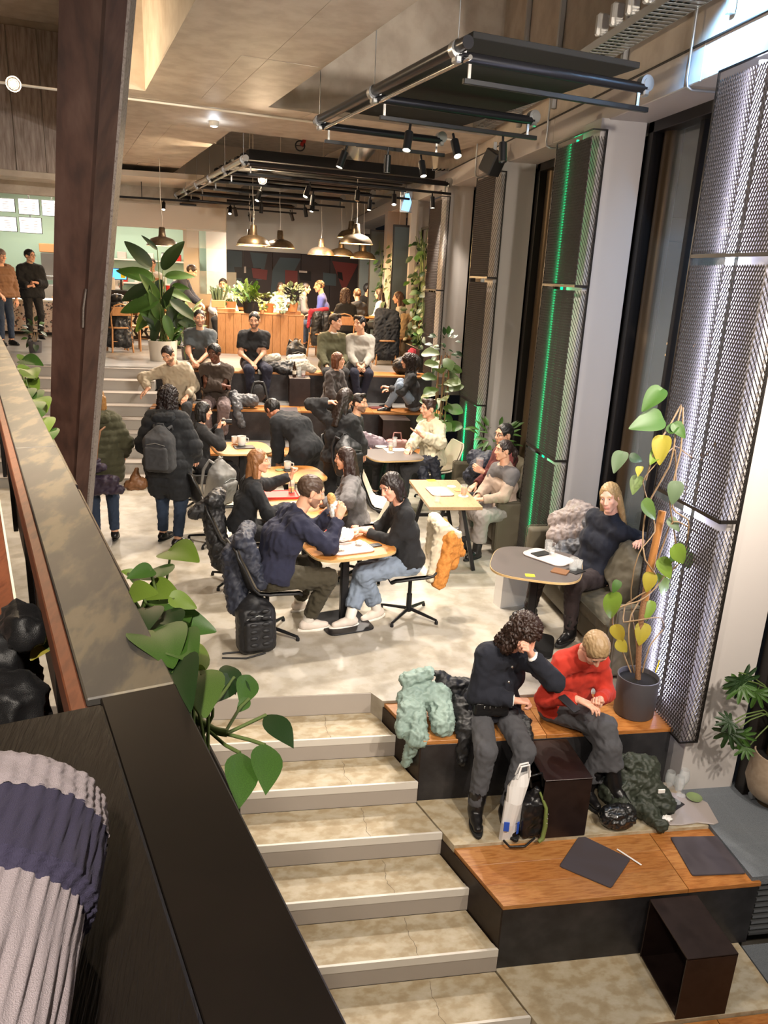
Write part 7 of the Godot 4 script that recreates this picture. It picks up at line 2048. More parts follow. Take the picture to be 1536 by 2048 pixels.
	flat("wallet", "slim dark wallet beside the coffee glass", "wallet", "leather_tan", py(1120, 1144, ty), 0.11, 0.13, 0.012, 0.9, 0.008)
	flat("paper_note", "yellow paper note on the dark grey sofa table", "note", "yellow", py(1060, 1151, ty), 0.075, 0.055, 0.003, -0.2, 0.003)
	mug_glass(py(1096, 1102, ty + 0.019), 0.034, 0.095, "", 0.0, "emptied glass coffee mug on the white tray", "glass_mug", "", true)
	mug_glass(py(1146, 1139, ty + 0.008), 0.036, 0.10, "", 0.0, "emptied glass coffee mug on the bare table", "glass_mug", "", true)
	mug_glass(py(1103, 1108, ty + 0.019), 0.027, 0.05, "", 0.0, "small water glass on the black slate")
	mug_glass(py(1158, 1136, ty + 0.008), 0.025, 0.07, "", 0.0, "small water glass behind the bare-table coffee mug")
	garment("puffer_jacket", "taupe puffer jacket piled on the green sofa", "jacket", "taupe_puffer", V(3.00, 0.44, -6.62), [cp(V(-0.06, 0.32, -0.12), V(0.1, 0.42, 0.06), 0.11, 0.13), cp(V(-0.1, 0.2, 0.0), V(0.1, 0.3, 0.16), 0.12, 0.12), cp(V(0.08, 0.46, -0.1), V(0.16, 0.44, 0.1), 0.09, 0.09)], 0.013, 0.012, 0.014, V(0.4, 0.3, 0.9), 8.0)
	garment("puffer_jacket", "grey puffer jacket piled beside the taupe one on sofa", "jacket", "grey_puffer", V(3.02, 0.44, -6.40), [cp(V(-0.12, 0.12, -0.06), V(0.05, 0.2, 0.06), 0.1, 0.11), cp(V(-0.16, 0.08, 0.0), V(-0.18, 0.06, -0.2), 0.08, 0.06), cp(V(0.08, 0.4, 0.0), V(0.16, 0.42, 0.14), 0.08, 0.09)], 0.013, 0.012, 0.014, V(0.3, 0.8, 0.5), 8.0)
	var pbx := thing("paper_bag", "large white paper shopping bag under the dark grey table", "bag", V(2.46, 0.0, -6.52), 0.25)
	var ppm := MB.new()
	hull8(ppm, [V(-0.17, 0.0, 0.06), V(0.2, 0.0, 0.06), V(0.2, 0.36, 0.05), V(-0.16, 0.36, 0.05)], V(0, 0, -0.13))
	part("bag_body", ppm, M.paper, pbx)
	part("fold_rim", bx(V(0.02, 0.352, -0.015), V(0.365, 0.03, 0.14), 0.004), M.paper, pbx)
	garment("coat_pile", "white fleece jacket heaped on the top tier bench", "jacket", "fleece_white", V(0.72, 1.38, -12.95), [cp(V(-0.14, 0.1, 0.1), V(0.12, 0.12, 0.12), 0.09, 0.1), cp(V(0.1, 0.1, 0.14), V(0.26, 0.06, 0.16), 0.07, 0.06), cp(V(-0.1, 0.2, 0), V(0.1, 0.22, 0), 0.07, 0.07)], 0.016, 0.016, 0.0, UP, 14.0)
	garment("coat_pile", "cream scarf and dark coat heaped beside black tee", "coat", "fleece_white", V(0.30, 1.38, -12.92), [cp(V(-0.1, 0.18, 0), V(0.1, 0.22, 0), 0.07, 0.07), cp(V(-0.12, 0.1, 0.1), V(-0.18, 0.0, 0.24), 0.05, 0.04)], 0.016, 0.014, 0.0, UP, 12.0)
	garment("coat_pile", "black coat heaped on the top tier bench edge", "coat", "black_nylon", V(0.44, 1.38, -12.84), [cp(V(-0.16, 0.08, 0), V(0.2, 0.1, 0), 0.09, 0.1), cp(V(0.0, 0.05, 0.08), V(0.3, 0.0, 0.14), 0.08, 0.06)], 0.016, 0.014)
	backpack(Transform3D(Basis(UP, 0.2) * Basis(Vector3.RIGHT, 0.2), V(0.72, MEZZ, -13.30)), "black_nylon", "tall black backpack leaning behind the white fleece", false, 1.0)
	var sb := thing("baby_seat", "black carrying frame standing on the middle tier bench", "carrier", V(0.10, 0.92, -12.16))
	for s in [-1.0, 1.0]: part("frame_leg", tube(MB.new(), [V(s * 0.16, 0, 0.06), V(s * 0.1, 0.28, 0), V(s * 0.07, 0.36, -0.04)], 0.02, 8), M.black, sb)
	part("frame_top", tube(MB.new(), [V(-0.07, 0.36, -0.04), V(0, 0.37, -0.05), V(0.07, 0.36, -0.04)], 0.022, 8), M.black, sb)
	part("sling", crease(sdf([[1, V(0, 0.2, -0.02), V(0.11, 0.14, 0.04), I]], 0.014, 0.01), 0.006, 12.0), M.charcoal, sb)
	garment("puffer_jacket", "shiny dark puffer jacket slumped on the middle tier bench", "jacket", "grey_puffer", V(-0.12, 0.92, -11.98), [cp(V(-0.14, 0.12, 0), V(0.12, 0.12, 0.04), 0.09, 0.1), cp(V(-0.16, 0.2, 0), V(-0.1, 0.02, 0.16), 0.07, 0.08), cp(V(-0.1, -0.08, 0.2), V(-0.04, -0.22, 0.22), 0.07, 0.06)], 0.015, 0.012, 0.014, V(0.5, 0.8, 0.2))
	var bt := thing("beer_bottle", "brown beer bottle on the dark steel stool", "bottle", V(0.66, 1.362, -12.4))
	part("bottle_body", lathe(MB.new(), [Vector2(0, 0), Vector2(0.03, 0), Vector2(0.03, 0.14), Vector2(0.014, 0.18), Vector2(0.013, 0.24), Vector2(0, 0.24)], 16), M.bottle_glass, bt)
	part("bottle_label", lathe(MB.new(), [Vector2(0.0305, 0.04), Vector2(0.0305, 0.1)], 16), M.cream, bt)
	mug_glass(V(0.80, 1.362, -12.36), 0.034, 0.1, "amber", 0.4, "tumbler of amber drink on the dark steel stool")
	mug_glass(V(0.74, 1.362, -12.46), 0.034, 0.15, "", 0.0, "tall empty glass on the dark steel stool")
	flat("magazine", "closed dark magazine on the middle tier bench by sneakers", "magazine", "burgundy", py(758, 816, 0.92), 0.3, 0.2, 0.012, 0.2, 0.01)
	garment("rucksack", "crimson rucksack on the upper floor by the plants", "bag", "crimson", V(2.80, MEZZ, -13.6), [cp(V(0, 0.12, 0), V(0.0, 0.3, 0), 0.12, 0.09)], 0.018, 0.014)
	garment("coat_pile", "black jackets piled behind the one hugging knees", "coat", "black_nylon", V(2.58, 1.38, -12.98), [cp(V(-0.1, 0.14, 0), V(0.1, 0.2, 0), 0.14, 0.15), cp(V(0.05, 0.1, 0.1), V(0.08, -0.2, 0.24), 0.1, 0.08)], 0.018, 0.016)
	var kn := thing("knit_hat", "ribbed mauve-grey knit hat with navy stripe on dark counter", "hat", V(-0.195, 2.461, -0.468))
	kn.basis = Basis(UP, 0.10)
	knit(kn, "crown", "knit_mauve", [[V(-0.01, 0.055, 0.34), 0.06, 0.05], [V(0.0, 0.055, 0.16), 0.074, 0.054], [V(0.0, 0.058, 0.02), 0.078, 0.057]])
	knit(kn, "cuff_stripe", "knit_navy", [[V(0.0, 0.058, 0.03), 0.074, 0.055], [V(0.0, 0.062, 0.018), 0.086, 0.062], [V(0.0, 0.062, -0.048), 0.088, 0.062]])
	knit(kn, "cuff_upper", "knit_mauve", [[V(0.0, 0.062, -0.046), 0.0885, 0.0625], [V(0.0, 0.062, -0.085), 0.085, 0.060], [V(-0.004, 0.06, -0.112), 0.064, 0.048], [V(-0.006, 0.058, -0.122), 0.03, 0.025], [V(-0.006, 0.056, -0.124), 0.002, 0.002]])
	garment("hanging_coat", "black coat hanging from a peg inside the railing", "coat", "black_nylon", rl(1.12, -0.15, 2.05), [cp(RD * 0.05 + V(0, 0.24, 0), RD * -0.05 + V(0, 0.25, 0), 0.035, 0.035), cp(RD * 0.1 - RX * 0.03 + V(0, 0.14, 0), RD * 0.12 - RX * 0.04 + V(0, -0.4, 0), 0.06, 0.07), cp(RD * -0.1 - RX * 0.03 + V(0, 0.14, 0), RD * -0.12 - RX * 0.04 + V(0, -0.4, 0), 0.06, 0.07), cp(V(0, 0.1, 0) - RX * 0.06, V(0, -0.4, 0) - RX * 0.07, 0.06, 0.08)], 0.013, 0.012)
func knit(parent: Node3D, called: String, m: String, rings: Array) -> void:
	var mb := MB.new()
	var n := 352
	var rows := 0
	for j in rings.size() - 1:
		var st := 14 if j < rings.size() - 2 or rings.size() == 2 else 6
		for q in st + (1 if j == rings.size() - 2 else 0):
			var f := float(q) / st
			var c: Vector3 = (rings[j][0] as Vector3).lerp(rings[j + 1][0], f)
			var rx := lerpf(rings[j][1], rings[j + 1][1], f)
			var ry := lerpf(rings[j][2], rings[j + 1][2], f)
			for k in n:
				var a := TAU * k / n
				var rib := 0.0007 * sin(a * 44.0) + 0.0005 * sin(rows * 1.9 + 2.0 * sin(a * 44.0)) + 0.002 * nz.get_noise_3d(cos(a) * 4, sin(a) * 4, rows * 0.12)
				var sc := minf(1.0, rx / 0.05)
				mb.v.append(c + V(cos(a) * (rx + rib * sc), maxf(-0.058, sin(a) * (ry + rib * sc)), 0))
			rows += 1
	for j in rows - 1:
		for k in n:
			var a := j * n + k
			var b := j * n + (k + 1) % n
			mb.i.append(a); mb.i.append(b); mb.i.append(a + n)
			mb.i.append(b); mb.i.append(b + n); mb.i.append(a + n)
	mb.smooth()
	part(called, mb, M[m], parent)
var leaf_m := {}
func leaf_shape(kind: String) -> MB:
	var m := MB.new()
	var nv := 12
	var prof := func(v: float) -> float:
		match kind:
			"heart": return 0.40 * sqrt(maxf(0.0, sin(PI * pow(v, 0.62)))) * (1.0 - 0.55 * v * v)
			"lance": return 0.13 * sin(PI * pow(v, 0.8))
			"paddle": return 0.2 * pow(sin(PI * pow(v, 0.75)), 0.7)
			"fiddle": return 0.36 * pow(sin(PI * pow(v, 1.25)), 0.6) * (1.0 - 0.22 * exp(-pow((v - 0.38) / 0.16, 2.0)))
			"oval": return 0.26 * sin(PI * v)
		return 0.2
	for j in nv + 1:
		var v := 0.5 - 0.5 * cos(PI * j / nv)
		var w: float = prof.call(v)
		var back := -0.16 if kind == "heart" else 0.0
		var droop := -0.22 * v * v
		for i in 5:
			var u := -1.0 + 0.5 * i
			var yy := v + back * u * u * (1.0 - v) * (1.0 - v)
			var cup := absf(u) * w * 0.28 - 0.05 * (u * u) * (1.0 if i % 2 == 0 else 0.6) * w
			m.v.append(Vector3(u * w, yy, droop + cup))
	for j in nv:
		for i in 4:
			var a := j * 5 + i
			m.i.append(a); m.i.append(a + 5); m.i.append(a + 1)
			m.i.append(a + 1); m.i.append(a + 5); m.i.append(a + 6)
	return m.smooth()
func lobed_shape() -> MB:
	var m := MB.new()
	for k in 9:
		var a := -2.2 + 4.4 * k / 8.0
		var d := Vector3(sin(a), cos(a), 0)
		var L := lerpf(0.45, 0.72, 1.0 - absf(a) / 2.2)
		var s := d.cross(Vector3.BACK)
		var o := Vector3(0, 0.25, 0)
		var pts := [o - s * 0.05, o + d * L * 0.45 - s * 0.075, o + d * L * 0.85 - s * 0.06 + Vector3(0, 0, -0.05), o + d * L + Vector3(0, 0, -0.09), o + d * L * 0.85 + s * 0.06 + Vector3(0, 0, -0.05), o + d * L * 0.45 + s * 0.075, o + s * 0.05]
		var c0 := o + d * L * 0.5 + Vector3(0, 0, -0.03)
		for q in 7:
			m.tri(c0, pts[(q + 1) % 7], pts[q])
	m.tri(Vector3(0, 0, 0), Vector3(-0.03, 0.25, 0), Vector3(0.03, 0.25, 0))
	return m
func leaf_mesh(kind: String, m: String) -> Mesh:
	var key := kind + m
	if not leaf_m.has(key):
		leaf_m[key] = (lobed_shape() if kind == "lobed" else leaf_shape(kind)).mesh(M[m])
	return leaf_m[key]
func leaf(parent: Node3D, kind: String, m: String, p: Vector3, tip: Vector3, face: Vector3, wide := 1.0) -> void:
	var y := tip - p
	var L := y.length()
	if L < 1e-4: return
	y /= L
	var z := (face - y * face.dot(y))
	z = z.normalized() if z.length() > 1e-3 else frame(y).z
	var x := y.cross(z)
	inst("leaf", leaf_mesh(kind, m), parent, Transform3D(Basis(x * L * wide, y * L, z * L), p))
func vine(parent: Node3D, pts: Array, r: float, m := "stem", called := "stem") -> void:
	var c := Curve3D.new()
	for k in pts.size():
		var t := Vector3.ZERO
		if k > 0 and k < pts.size() - 1: t = (pts[k + 1] - pts[k - 1]) * 0.18
		c.add_point(pts[k], -t, t)
	var o := []
	var n := maxi(4, pts.size() * 4)
	for k in n + 1: o.append(c.sample_baked(c.get_baked_length() * k / n))
	part(called, tube(MB.new(), o, r, 6), M[m], parent)
func pot(parent: Node3D, prof: Array, m: String, soil_r: float, soil_y: float) -> void:
	part("pot", lathe(MB.new(), prof, 32), M[m], parent)
	part("soil", lathe(MB.new(), [Vector2(0, soil_y + 0.01), Vector2(soil_r, soil_y)], 24), M.soil, parent)
func greenery() -> void:
	var r := RandomNumberGenerator.new()
	r.seed = 21
	var P0 := V(2.755, -0.02, -4.60)
	var t := thing("potted_climber", "trailing philodendron on a coir pole in dark grey pot on bench", "plant", P0)
	pot(t, [Vector2(0, 0), Vector2(0.135, 0), Vector2(0.143, 0.01), Vector2(0.150, 0.30), Vector2(0.150, 0.30), Vector2(0.141, 0.30), Vector2(0.138, 0.26)], "pot_grey", 0.14, 0.265)
	var W := func(u: float, v: float, z: float) -> Vector3: return pz(u, v, z) - P0
	vine(t, [V(0, 0.24, 0), W.call(1280, 1260, -4.62), W.call(1290, 1190, -4.64), W.call(1294, 1165, -4.65)], 0.022, "bark", "trunk")
	var top: Vector3 = W.call(1325, 1022, -4.70)
	part("coir_pole", tube(MB.new(), [W.call(1290, 1200, -4.64), W.call(1300, 1140, -4.66), top], 0.026, 12), M.coir, t)
	var vines := [
		[[1268, 1345], [1258, 1290], [1262, 1230], [1296, 1180], [1312, 1150], [1290, 1120], [1286, 1060], [1300, 1000], [1340, 930], [1352, 860], [1364, 806], [1340, 850], [1310, 900], [1292, 960]],
		[[1285, 1345], [1300, 1290], [1330, 1255], [1322, 1235], [1280, 1240], [1245, 1245], [1250, 1210], [1300, 1180]],
		[[1262, 1345], [1240, 1290], [1225, 1250], [1235, 1215], [1285, 1200], [1330, 1150], [1352, 1090], [1340, 1000], [1362, 900], [1366, 815]],
		[[1280, 1340], [1270, 1270], [1262, 1180], [1280, 1100], [1312, 1060], [1290, 985], [1285, 960], [1330, 910], [1352, 890], [1400, 925], [1440, 875], [1480, 905], [1512, 912]],
		[[1300, 1165], [1330, 1080], [1350, 1040], [1400, 1070], [1450, 1078], [1480, 1040], [1500, 1000], [1530, 1005]],
		[[1330, 1155], [1365, 1120], [1378, 1040], [1345, 1020], [1352, 960], [1350, 900]]]
	for q in vines.size():
		var pts := []
		for k in vines[q].size(): pts.append(W.call(vines[q][k][0], vines[q][k][1], -4.62 + 0.07 * sin(k * 1.7 + q)))
		vine(t, pts, 0.0055 if q != 3 else 0.004)
	for L in [[1320, 782, 1284, 818, "leaf"], [1318, 838, 1264, 852, "leaf"], [1326, 878, 1316, 928, "leaf_yellow"], [1350, 850, 1372, 876, "leaf"], [1340, 862, 1362, 840, "leaf"], [1244, 908, 1226, 942, "leaf_grey"], [1276, 956, 1264, 988, "leaf_pale"], [1288, 1008, 1318, 1038, "leaf_fig"], [1352, 968, 1346, 1010, "leaf_grey"], [1280, 935, 1275, 950, "leaf_yellow"], [1236, 1164, 1226, 1186, "leaf"], [1222, 1192, 1228, 1242, "leaf_light"], [1322, 1122, 1345, 1158, "leaf_light"], [1366, 1092, 1340, 1122, "leaf"], [1350, 1096, 1372, 1130, "leaf_light"], [1302, 1150, 1292, 1186, "leaf_yellow"], [1300, 1206, 1292, 1240, "leaf_light"], [1288, 1252, 1278, 1292, "leaf_yellow"], [1232, 1254, 1244, 1288, "leaf_yellow"], [1236, 1285, 1258, 1306, "leaf_yellow"], [1378, 1108, 1376, 1138, "leaf"], [1522, 912, 1514, 960, "leaf"], [1474, 962, 1452, 982, "leaf"], [1466, 1078, 1472, 1128, "leaf_yellow"], [1496, 1040, 1494, 1084, "leaf_yellow"], [1510, 1002, 1536, 1040, "leaf_dark"], [1340, 1040, 1360, 1062, "leaf_grey"], [1320, 900, 1300, 925, "leaf_light"], [1262, 915, 1288, 920, "leaf_dark"], [1330, 1180, 1322, 1150, "leaf_light"]]:
		var z := -4.6 + r.randf_range(-0.1, 0.1)
		leaf(t, "heart", L[4], W.call(L[0], L[1], z), W.call(L[2], L[3], z + r.randf_range(0.0, 0.06)), (CAM - P0).normalized() + V(r.randf_range(-0.5, 0.5), r.randf_range(0, 0.5), 0), 1.0)
	part("label_stick", bar(MB.new(), W.call(1311, 1345, -4.5), W.call(1319, 1321, -4.5), 0.012, 0.002), M.yellow, t)
	var P1 := py(1522, 1610, -0.485) + V(0.08, 0, -0.02)
	var s := thing("potted_split_leaf", "split-leaf philodendron in rounded pale pot on casters", "plant", P1)
	pot(s, [Vector2(0, 0.06), Vector2(0.13, 0.06), Vector2(0.16, 0.09), Vector2(0.19, 0.18), Vector2(0.175, 0.34), Vector2(0.165, 0.40), Vector2(0.165, 0.40), Vector2(0.155, 0.40), Vector2(0.15, 0.36)], "pot_stone", 0.155, 0.365)
	for k in 4:
		var c := Vector2.from_angle(TAU * (k + 0.3) / 4) * 0.12
		var ca := part("caster", tube(MB.new(), [V(c.x - 0.012, 0.026, c.y), V(c.x + 0.012, 0.026, c.y)], 0.026, 14), M.galv, s)
		part("fork", bx(V(c.x, 0.05, c.y), V(0.03, 0.02, 0.03), 0.003), M.galv, ca)
	part("coir_pole", tube(MB.new(), [V(0.02, 0.36, 0), V(0.01, 0.7, 0), V(0.02, 1.15, -0.01)], 0.032, 10), M.coir, s)
	var W1 := func(u: float, v: float) -> Vector3: return pz(u, v, P1.z + 0.05) - P1
	for L in [[1496, 1362, 1450, 1400], [1478, 1345, 1500, 1400], [1470, 1440, 1428, 1450], [1466, 1450, 1440, 1500], [1480, 1455, 1478, 1505], [1500, 1490, 1466, 1512], [1520, 1370, 1500, 1420]]:
		leaf(s, "lobed", "leaf_dark" if L[0] % 4 else "leaf", W1.call(L[0], L[1]), W1.call(L[2], L[3]), (CAM - P1).normalized() + V(0, 0.4, 0.1), 1.05)
		vine(s, [V(0.0, 0.45 + r.randf() * 0.3, 0), (V(0.0, 0.7, 0) + W1.call(L[0], L[1])) * 0.5 + V(0, 0.06, 0), W1.call(L[0], L[1])], 0.005, "stem_green", "stalk")
	var P2 := V(2.60, 0.0, -10.52)
	var f := thing("fiddle_leaf_fig", "tall fiddle-leaf fig with big leaves beside the pilaster", "plant", P2)
	pot(f, [Vector2(0, 0), Vector2(0.12, 0), Vector2(0.15, 0.28), Vector2(0.15, 0.28), Vector2(0.14, 0.28), Vector2(0.135, 0.25)], "pot_grey", 0.14, 0.25)
	for k in 3:
		vine(f, [V(0.02 * k, 0.2, 0), V(-0.05 + 0.06 * k, 0.9, 0.03), V(-0.06 + 0.08 * k, 1.55, 0.0), V(-0.02 + 0.05 * k, 1.95, 0.0)], 0.012, "bark")
	for k in 34:
		var y := 0.55 + 1.45 * k / 34.0
		var a := k * 2.4
		var d := V(cos(a), 0, sin(a))
		var p := V(0, y, 0) + d * 0.05
		var L := r.randf_range(0.22, 0.32)
		leaf(f, "fiddle", "leaf_fig" if k % 3 else "leaf_pale", p, p + (d * 0.85 + V(0, r.randf_range(-0.35, 0.55), 0)).normalized() * L, UP * 0.7 + d * -0.3 + V(-0.3, 0, 0.6), 0.95)
	bush(V(2.85, 0.0, -11.5), "dark_shrub", "dark leafy shrub behind the fiddle-leaf fig", "oval", "leaf_dark", 40, V(0.16, 0.28, 0.16), 1.9, 0.12, r)
	bush(V(3.12, 0.0, -9.55), "thin_leaf_shrub", "thin-leaved bushy plant behind the sofa by green light", "lance", "leaf", 46, V(0.24, 0.22, 0.2), 0.98, 0.16, r)
	var P3 := V(-1.52, MEZZ, -14.0)
	var b := thing("paddle_leaf_plant", "tall paddle-leaf plant in a white pot at the stair head", "plant", P3)
	pot(b, [Vector2(0, 0), Vector2(0.22, 0), Vector2(0.245, 0.34), Vector2(0.245, 0.34), Vector2(0.232, 0.34), Vector2(0.228, 0.30)], "pot_white", 0.23, 0.305)
	var W3 := func(u: float, v: float, z: float) -> Vector3: return pz(u, v, z) - P3
	for L in [[303, 535, 252, 480, "leaf_dark", 1.25], [326, 540, 362, 476, "leaf_dark", 1.3], [310, 560, 232, 532, "leaf", 1.2], [330, 552, 388, 548, "leaf", 1.0], [318, 600, 236, 620, "leaf", 1.1], [330, 590, 372, 660, "leaf", 1.1], [322, 600, 262, 660, "leaf_light", 1.1], [300, 570, 240, 600, "leaf_dark", 1.1], [340, 600, 400, 640, "leaf_dark", 1.0], [335, 580, 385, 600, "leaf", 1.0], [320, 620, 275, 655, "leaf", 1.0], [345, 625, 405, 665, "leaf_dark", 1.0], [318, 640, 300, 690, "leaf_dark", 1.1], [340, 640, 365, 690, "leaf_dark", 1.1], [325, 560, 296, 600, "leaf_dark", 1.2], [345, 570, 376, 575, "leaf", 1.0], [315, 500, 285, 470, "leaf_dark", 0.7], [330, 630, 345, 680, "leaf", 1.2], [312, 612, 300, 660, "leaf", 1.2], [338, 612, 352, 655, "leaf_dark", 1.2]]:
		var z := -14.0 + r.randf_range(-0.25, 0.25)
		var p: Vector3 = W3.call(L[0], L[1], z)
		var q: Vector3 = W3.call(L[2], L[3], z + r.randf_range(-0.1, 0.15))
		leaf(b, "paddle", L[4], p, q, V(0.1, 0.5, 1) + V(r.randf_range(-0.6, 0.6), 0, 0), L[5] * 0.85)
		vine(b, [V(r.randf_range(-0.1, 0.1), 0.3, r.randf_range(-0.1, 0.1)), V(p.x * 0.4, p.y * 0.5 + 0.15, p.z * 0.4), p], 0.008, "stem_green", "stalk")
	for k in 16:
		var a := k * 2.39
		var d := V(cos(a), 0.4, sin(a) * 0.8)
		var p := V(0, 0.42 + 0.04 * k, 0) + d * 0.08
		leaf(b, "paddle", "leaf_dark" if k % 2 else "leaf", p, p + (d + V(0, 0.5, 0)).normalized() * r.randf_range(0.35, 0.55), V(0, 0.6, 1), 0.9)
	var y := 2.16
	var c1 := thing("cactus_pot", "cluster of pale cacti in a terracotta box on planter counter", "plant", pz(437, 605, -15.9) * V(1, 0, 1) + UP * (y + 0.06))
	part("pot", bx(V(0, 0.07, 0), V(0.26, 0.14, 0.2), 0.01), M.terracotta, c1)
	for k in 22:
		var x0 := r.randf_range(-0.1, 0.1)
		var z0 := r.randf_range(-0.07, 0.07)
		part("cactus_arm", tube(MB.new(), [V(x0, 0.12, z0), V(x0 * 1.5 + r.randf_range(-0.03, 0.03), 0.3, z0 * 1.4), V(x0 * 1.8, 0.32 + r.randf() * 0.1, z0 * 1.6)], [0.016, 0.017, 0.008], 6), M.leaf_grey, c1)
	var c2 := thing("zz_plant", "glossy upright leafy plant in dark pot on planter counter", "plant", pz(497, 625, -15.5) * V(1, 0, 1) + UP * y)
	pot(c2, [Vector2(0, 0), Vector2(0.085, 0), Vector2(0.115, 0.19), Vector2(0.115, 0.19), Vector2(0.105, 0.19)], "soil", 0.1, 0.17)
	for k in 13:
		var a := k * 2.4
		var d := V(cos(a), 0, sin(a) * 0.6) * r.randf_range(0.12, 0.4)
		var tip := d + V(0, r.randf_range(0.42, 0.62) - d.length() * 0.45, 0)
		vine(c2, [V(0, 0.17, 0), V(d.x * 0.35, 0.38, d.z * 0.35), tip], 0.007, "stem_green", "stalk")
		for j in 9:
			var f2 := 0.3 + 0.7 * j / 8.0
			var p := V(0, 0.17, 0).lerp(tip, f2) + V(0, 0.06 * sin(PI * f2), 0)
			var sd := V(-d.z, 0.25, d.x).normalized() * (1.0 if j % 2 else -1.0)
			leaf(c2, "oval", "leaf_light" if k % 2 else "leaf", p, p + (sd + d * 0.8 + V(0, 0.35, 0)).normalized() * 0.11, UP, 1.2)
	bushpot(pz(585, 622, -15.6) * V(1, 0, 1) + UP * (y + 0.05), "leafy_pot", "round grey-green shrub in terracotta pot on planter counter", "oval", "leaf_grey", 110, V(0.2, 0.2, 0.18), 0.32, 0.085, r)
	bushpot(pz(538, 612, -16.0) * V(1, 0, 1) + UP * y, "leafy_pot", "spreading light green plant beside the shrub on planter counter", "oval", "leaf_pale", 46, V(0.26, 0.12, 0.16), 0.24, 0.1, r)
	bushpot(pz(462, 598, -16.1) * V(1, 0, 1) + UP * y, "leafy_pot", "fern-like plant behind the glossy plant on planter counter", "lance", "leaf_fig", 50, V(0.22, 0.12, 0.14), 0.3, 0.14, r)
	bushpot(pz(524, 628, -15.4) * V(1, 0, 1) + UP * y, "leafy_pot", "tiny succulent in a small pot on planter counter", "oval", "leaf_yellow", 14, V(0.05, 0.05, 0.05), 0.12, 0.06, r)
	bushpot(pz(562, 627, -15.4) * V(1, 0, 1) + UP * y, "leafy_pot", "small pale succulent in a glass bowl on planter counter", "oval", "leaf_grey", 20, V(0.07, 0.04, 0.06), 0.1, 0.06, r)
	bush(V(-1.12, MEZZ, -14.25), "arching_plant", "arching plant with narrow leaves beside the white pot", "lance", "leaf_pale", 40, V(0.16, 0.3, 0.2), 0.55, 0.26, r)
	var R0 := rl(1.35, 0.09, 2.22)
	var g := thing("railing_pothos", "variegated pothos growing from the planter outside the railing", "plant", R0)
	part("planter_box", rbar(MB.new(), 0.5, 2.15, 0.004, 0.075, 2.06, 2.27, 0.004), M.black_steel, g, Transform3D(Basis.IDENTITY, -R0))
	part("soil", rbar(MB.new(), 0.52, 2.13, 0.012, 0.068, 2.262, 2.274, 0.0), M.soil, g, Transform3D(Basis.IDENTITY, -R0))
	var depth := func(u: float, v: float, k: float) -> Vector3:
		return py(u, v, 2.40 + k) - R0
	for L in [[342, 1102, 388, 1106, "leaf_light"], [300, 1140, 258, 1150, "leaf"], [310, 1155, 290, 1120, "leaf"], [268, 1148, 242, 1140, "leaf_light"], [300, 1180, 350, 1182, "leaf_light"], [262, 1190, 302, 1178, "leaf_light"], [346, 1196, 396, 1214, "leaf_light"], [330, 1240, 424, 1252, "leaf"], [345, 1215, 372, 1228, "leaf"], [300, 1230, 320, 1262, "leaf"], [290, 1220, 285, 1250, "leaf_dark"], [362, 1330, 412, 1268, "leaf_light"], [310, 1265, 340, 1300, "leaf"], [330, 1290, 300, 1310, "leaf_dark"], [340, 1252, 300, 1215, "leaf_dark"], [355, 1360, 405, 1345, "leaf"], [400, 1350, 415, 1410, "leaf_fig"], [330, 1300, 360, 1340, "leaf_dark"], [350, 1280, 380, 1300, "leaf"], [320, 1200, 292, 1232, "leaf_fig"], [382, 1318, 350, 1290, "leaf_fig"], [270, 1165, 300, 1160, "leaf"], [345, 1345, 360, 1390, "leaf_dark"], [405, 1338, 378, 1358, "leaf_light"]]:
		var k := r.randf_range(-0.03, 0.05)
		var p: Vector3 = depth.call(L[0], L[1], k)
		leaf(g, "heart", L[4], p, depth.call(L[2], L[3], k + r.randf_range(-0.02, 0.03)), -ray(L[0], L[1]) + V(r.randf_range(-0.4, 0.4), 0.6, 0), 0.95)
		vine(g, [RD * clampf(p.dot(RD) + r.randf_range(-0.08, 0.08), -0.8, 0.75) + RX * -0.04 + V(0, 0.05, 0), p * 0.6 + RD * p.dot(RD) * 0.4 + V(0, 0.02, 0), p], 0.0025, "stem_green", "stalk")
	var tr := thing("trailing_philodendron", "trailing stem with narrow leaves reaching out over the steps", "plant", R0 + RD * -0.45)
	var R1 := tr.position
	var D2 := func(u: float, v: float) -> Vector3: return py(u, v, 2.30) - R1
	vine(tr, [py(372, 1400, 2.27) - R1, D2.call(395, 1440), D2.call(430, 1462), D2.call(455, 1466)], 0.006, "stem_green")
	for q in [[[395, 1440], [440, 1395], [468, 1355]], [[400, 1445], [420, 1400], [448, 1372]], [[455, 1466], [500, 1445], [532, 1430]], [[430, 1462], [500, 1480], [530, 1490]], [[410, 1455], [450, 1490], [480, 1506]], [[450, 1465], [480, 1415], [498, 1398]]]:
		var pts := []
		for p in q: pts.append(D2.call(p[0], p[1]))
		vine(tr, pts, 0.0028, "stem_green", "stalk")
	for L in [[532, 1430, 586, 1478, "leaf_dark"], [482, 1506, 488, 1592, "leaf"], [530, 1488, 540, 1566, "leaf"], [468, 1358, 440, 1395, "leaf_dark"], [498, 1396, 478, 1420, "leaf"], [500, 1350, 490, 1398, "leaf"], [448, 1370, 470, 1340, "leaf_dark"], [470, 1360, 500, 1378, "leaf_dark"], [452, 1330, 474, 1372, "leaf_dark"]]:
		leaf(tr, "lance", L[4], D2.call(L[0], L[1]), D2.call(L[2], L[3]), -ray(L[0], L[1]) + V(0.4, 0.5, 0), 2.0)
	var sh := thing("pothos_shoot", "young pothos shoot on the inner side of the railing", "plant", V(-0.375, 2.27, -1.40))
	leaf(sh, "heart", "leaf_pale", Vector3.ZERO, V(0.05, -0.012, 0.03), V(0, 0.8, 0.6), 1.1)
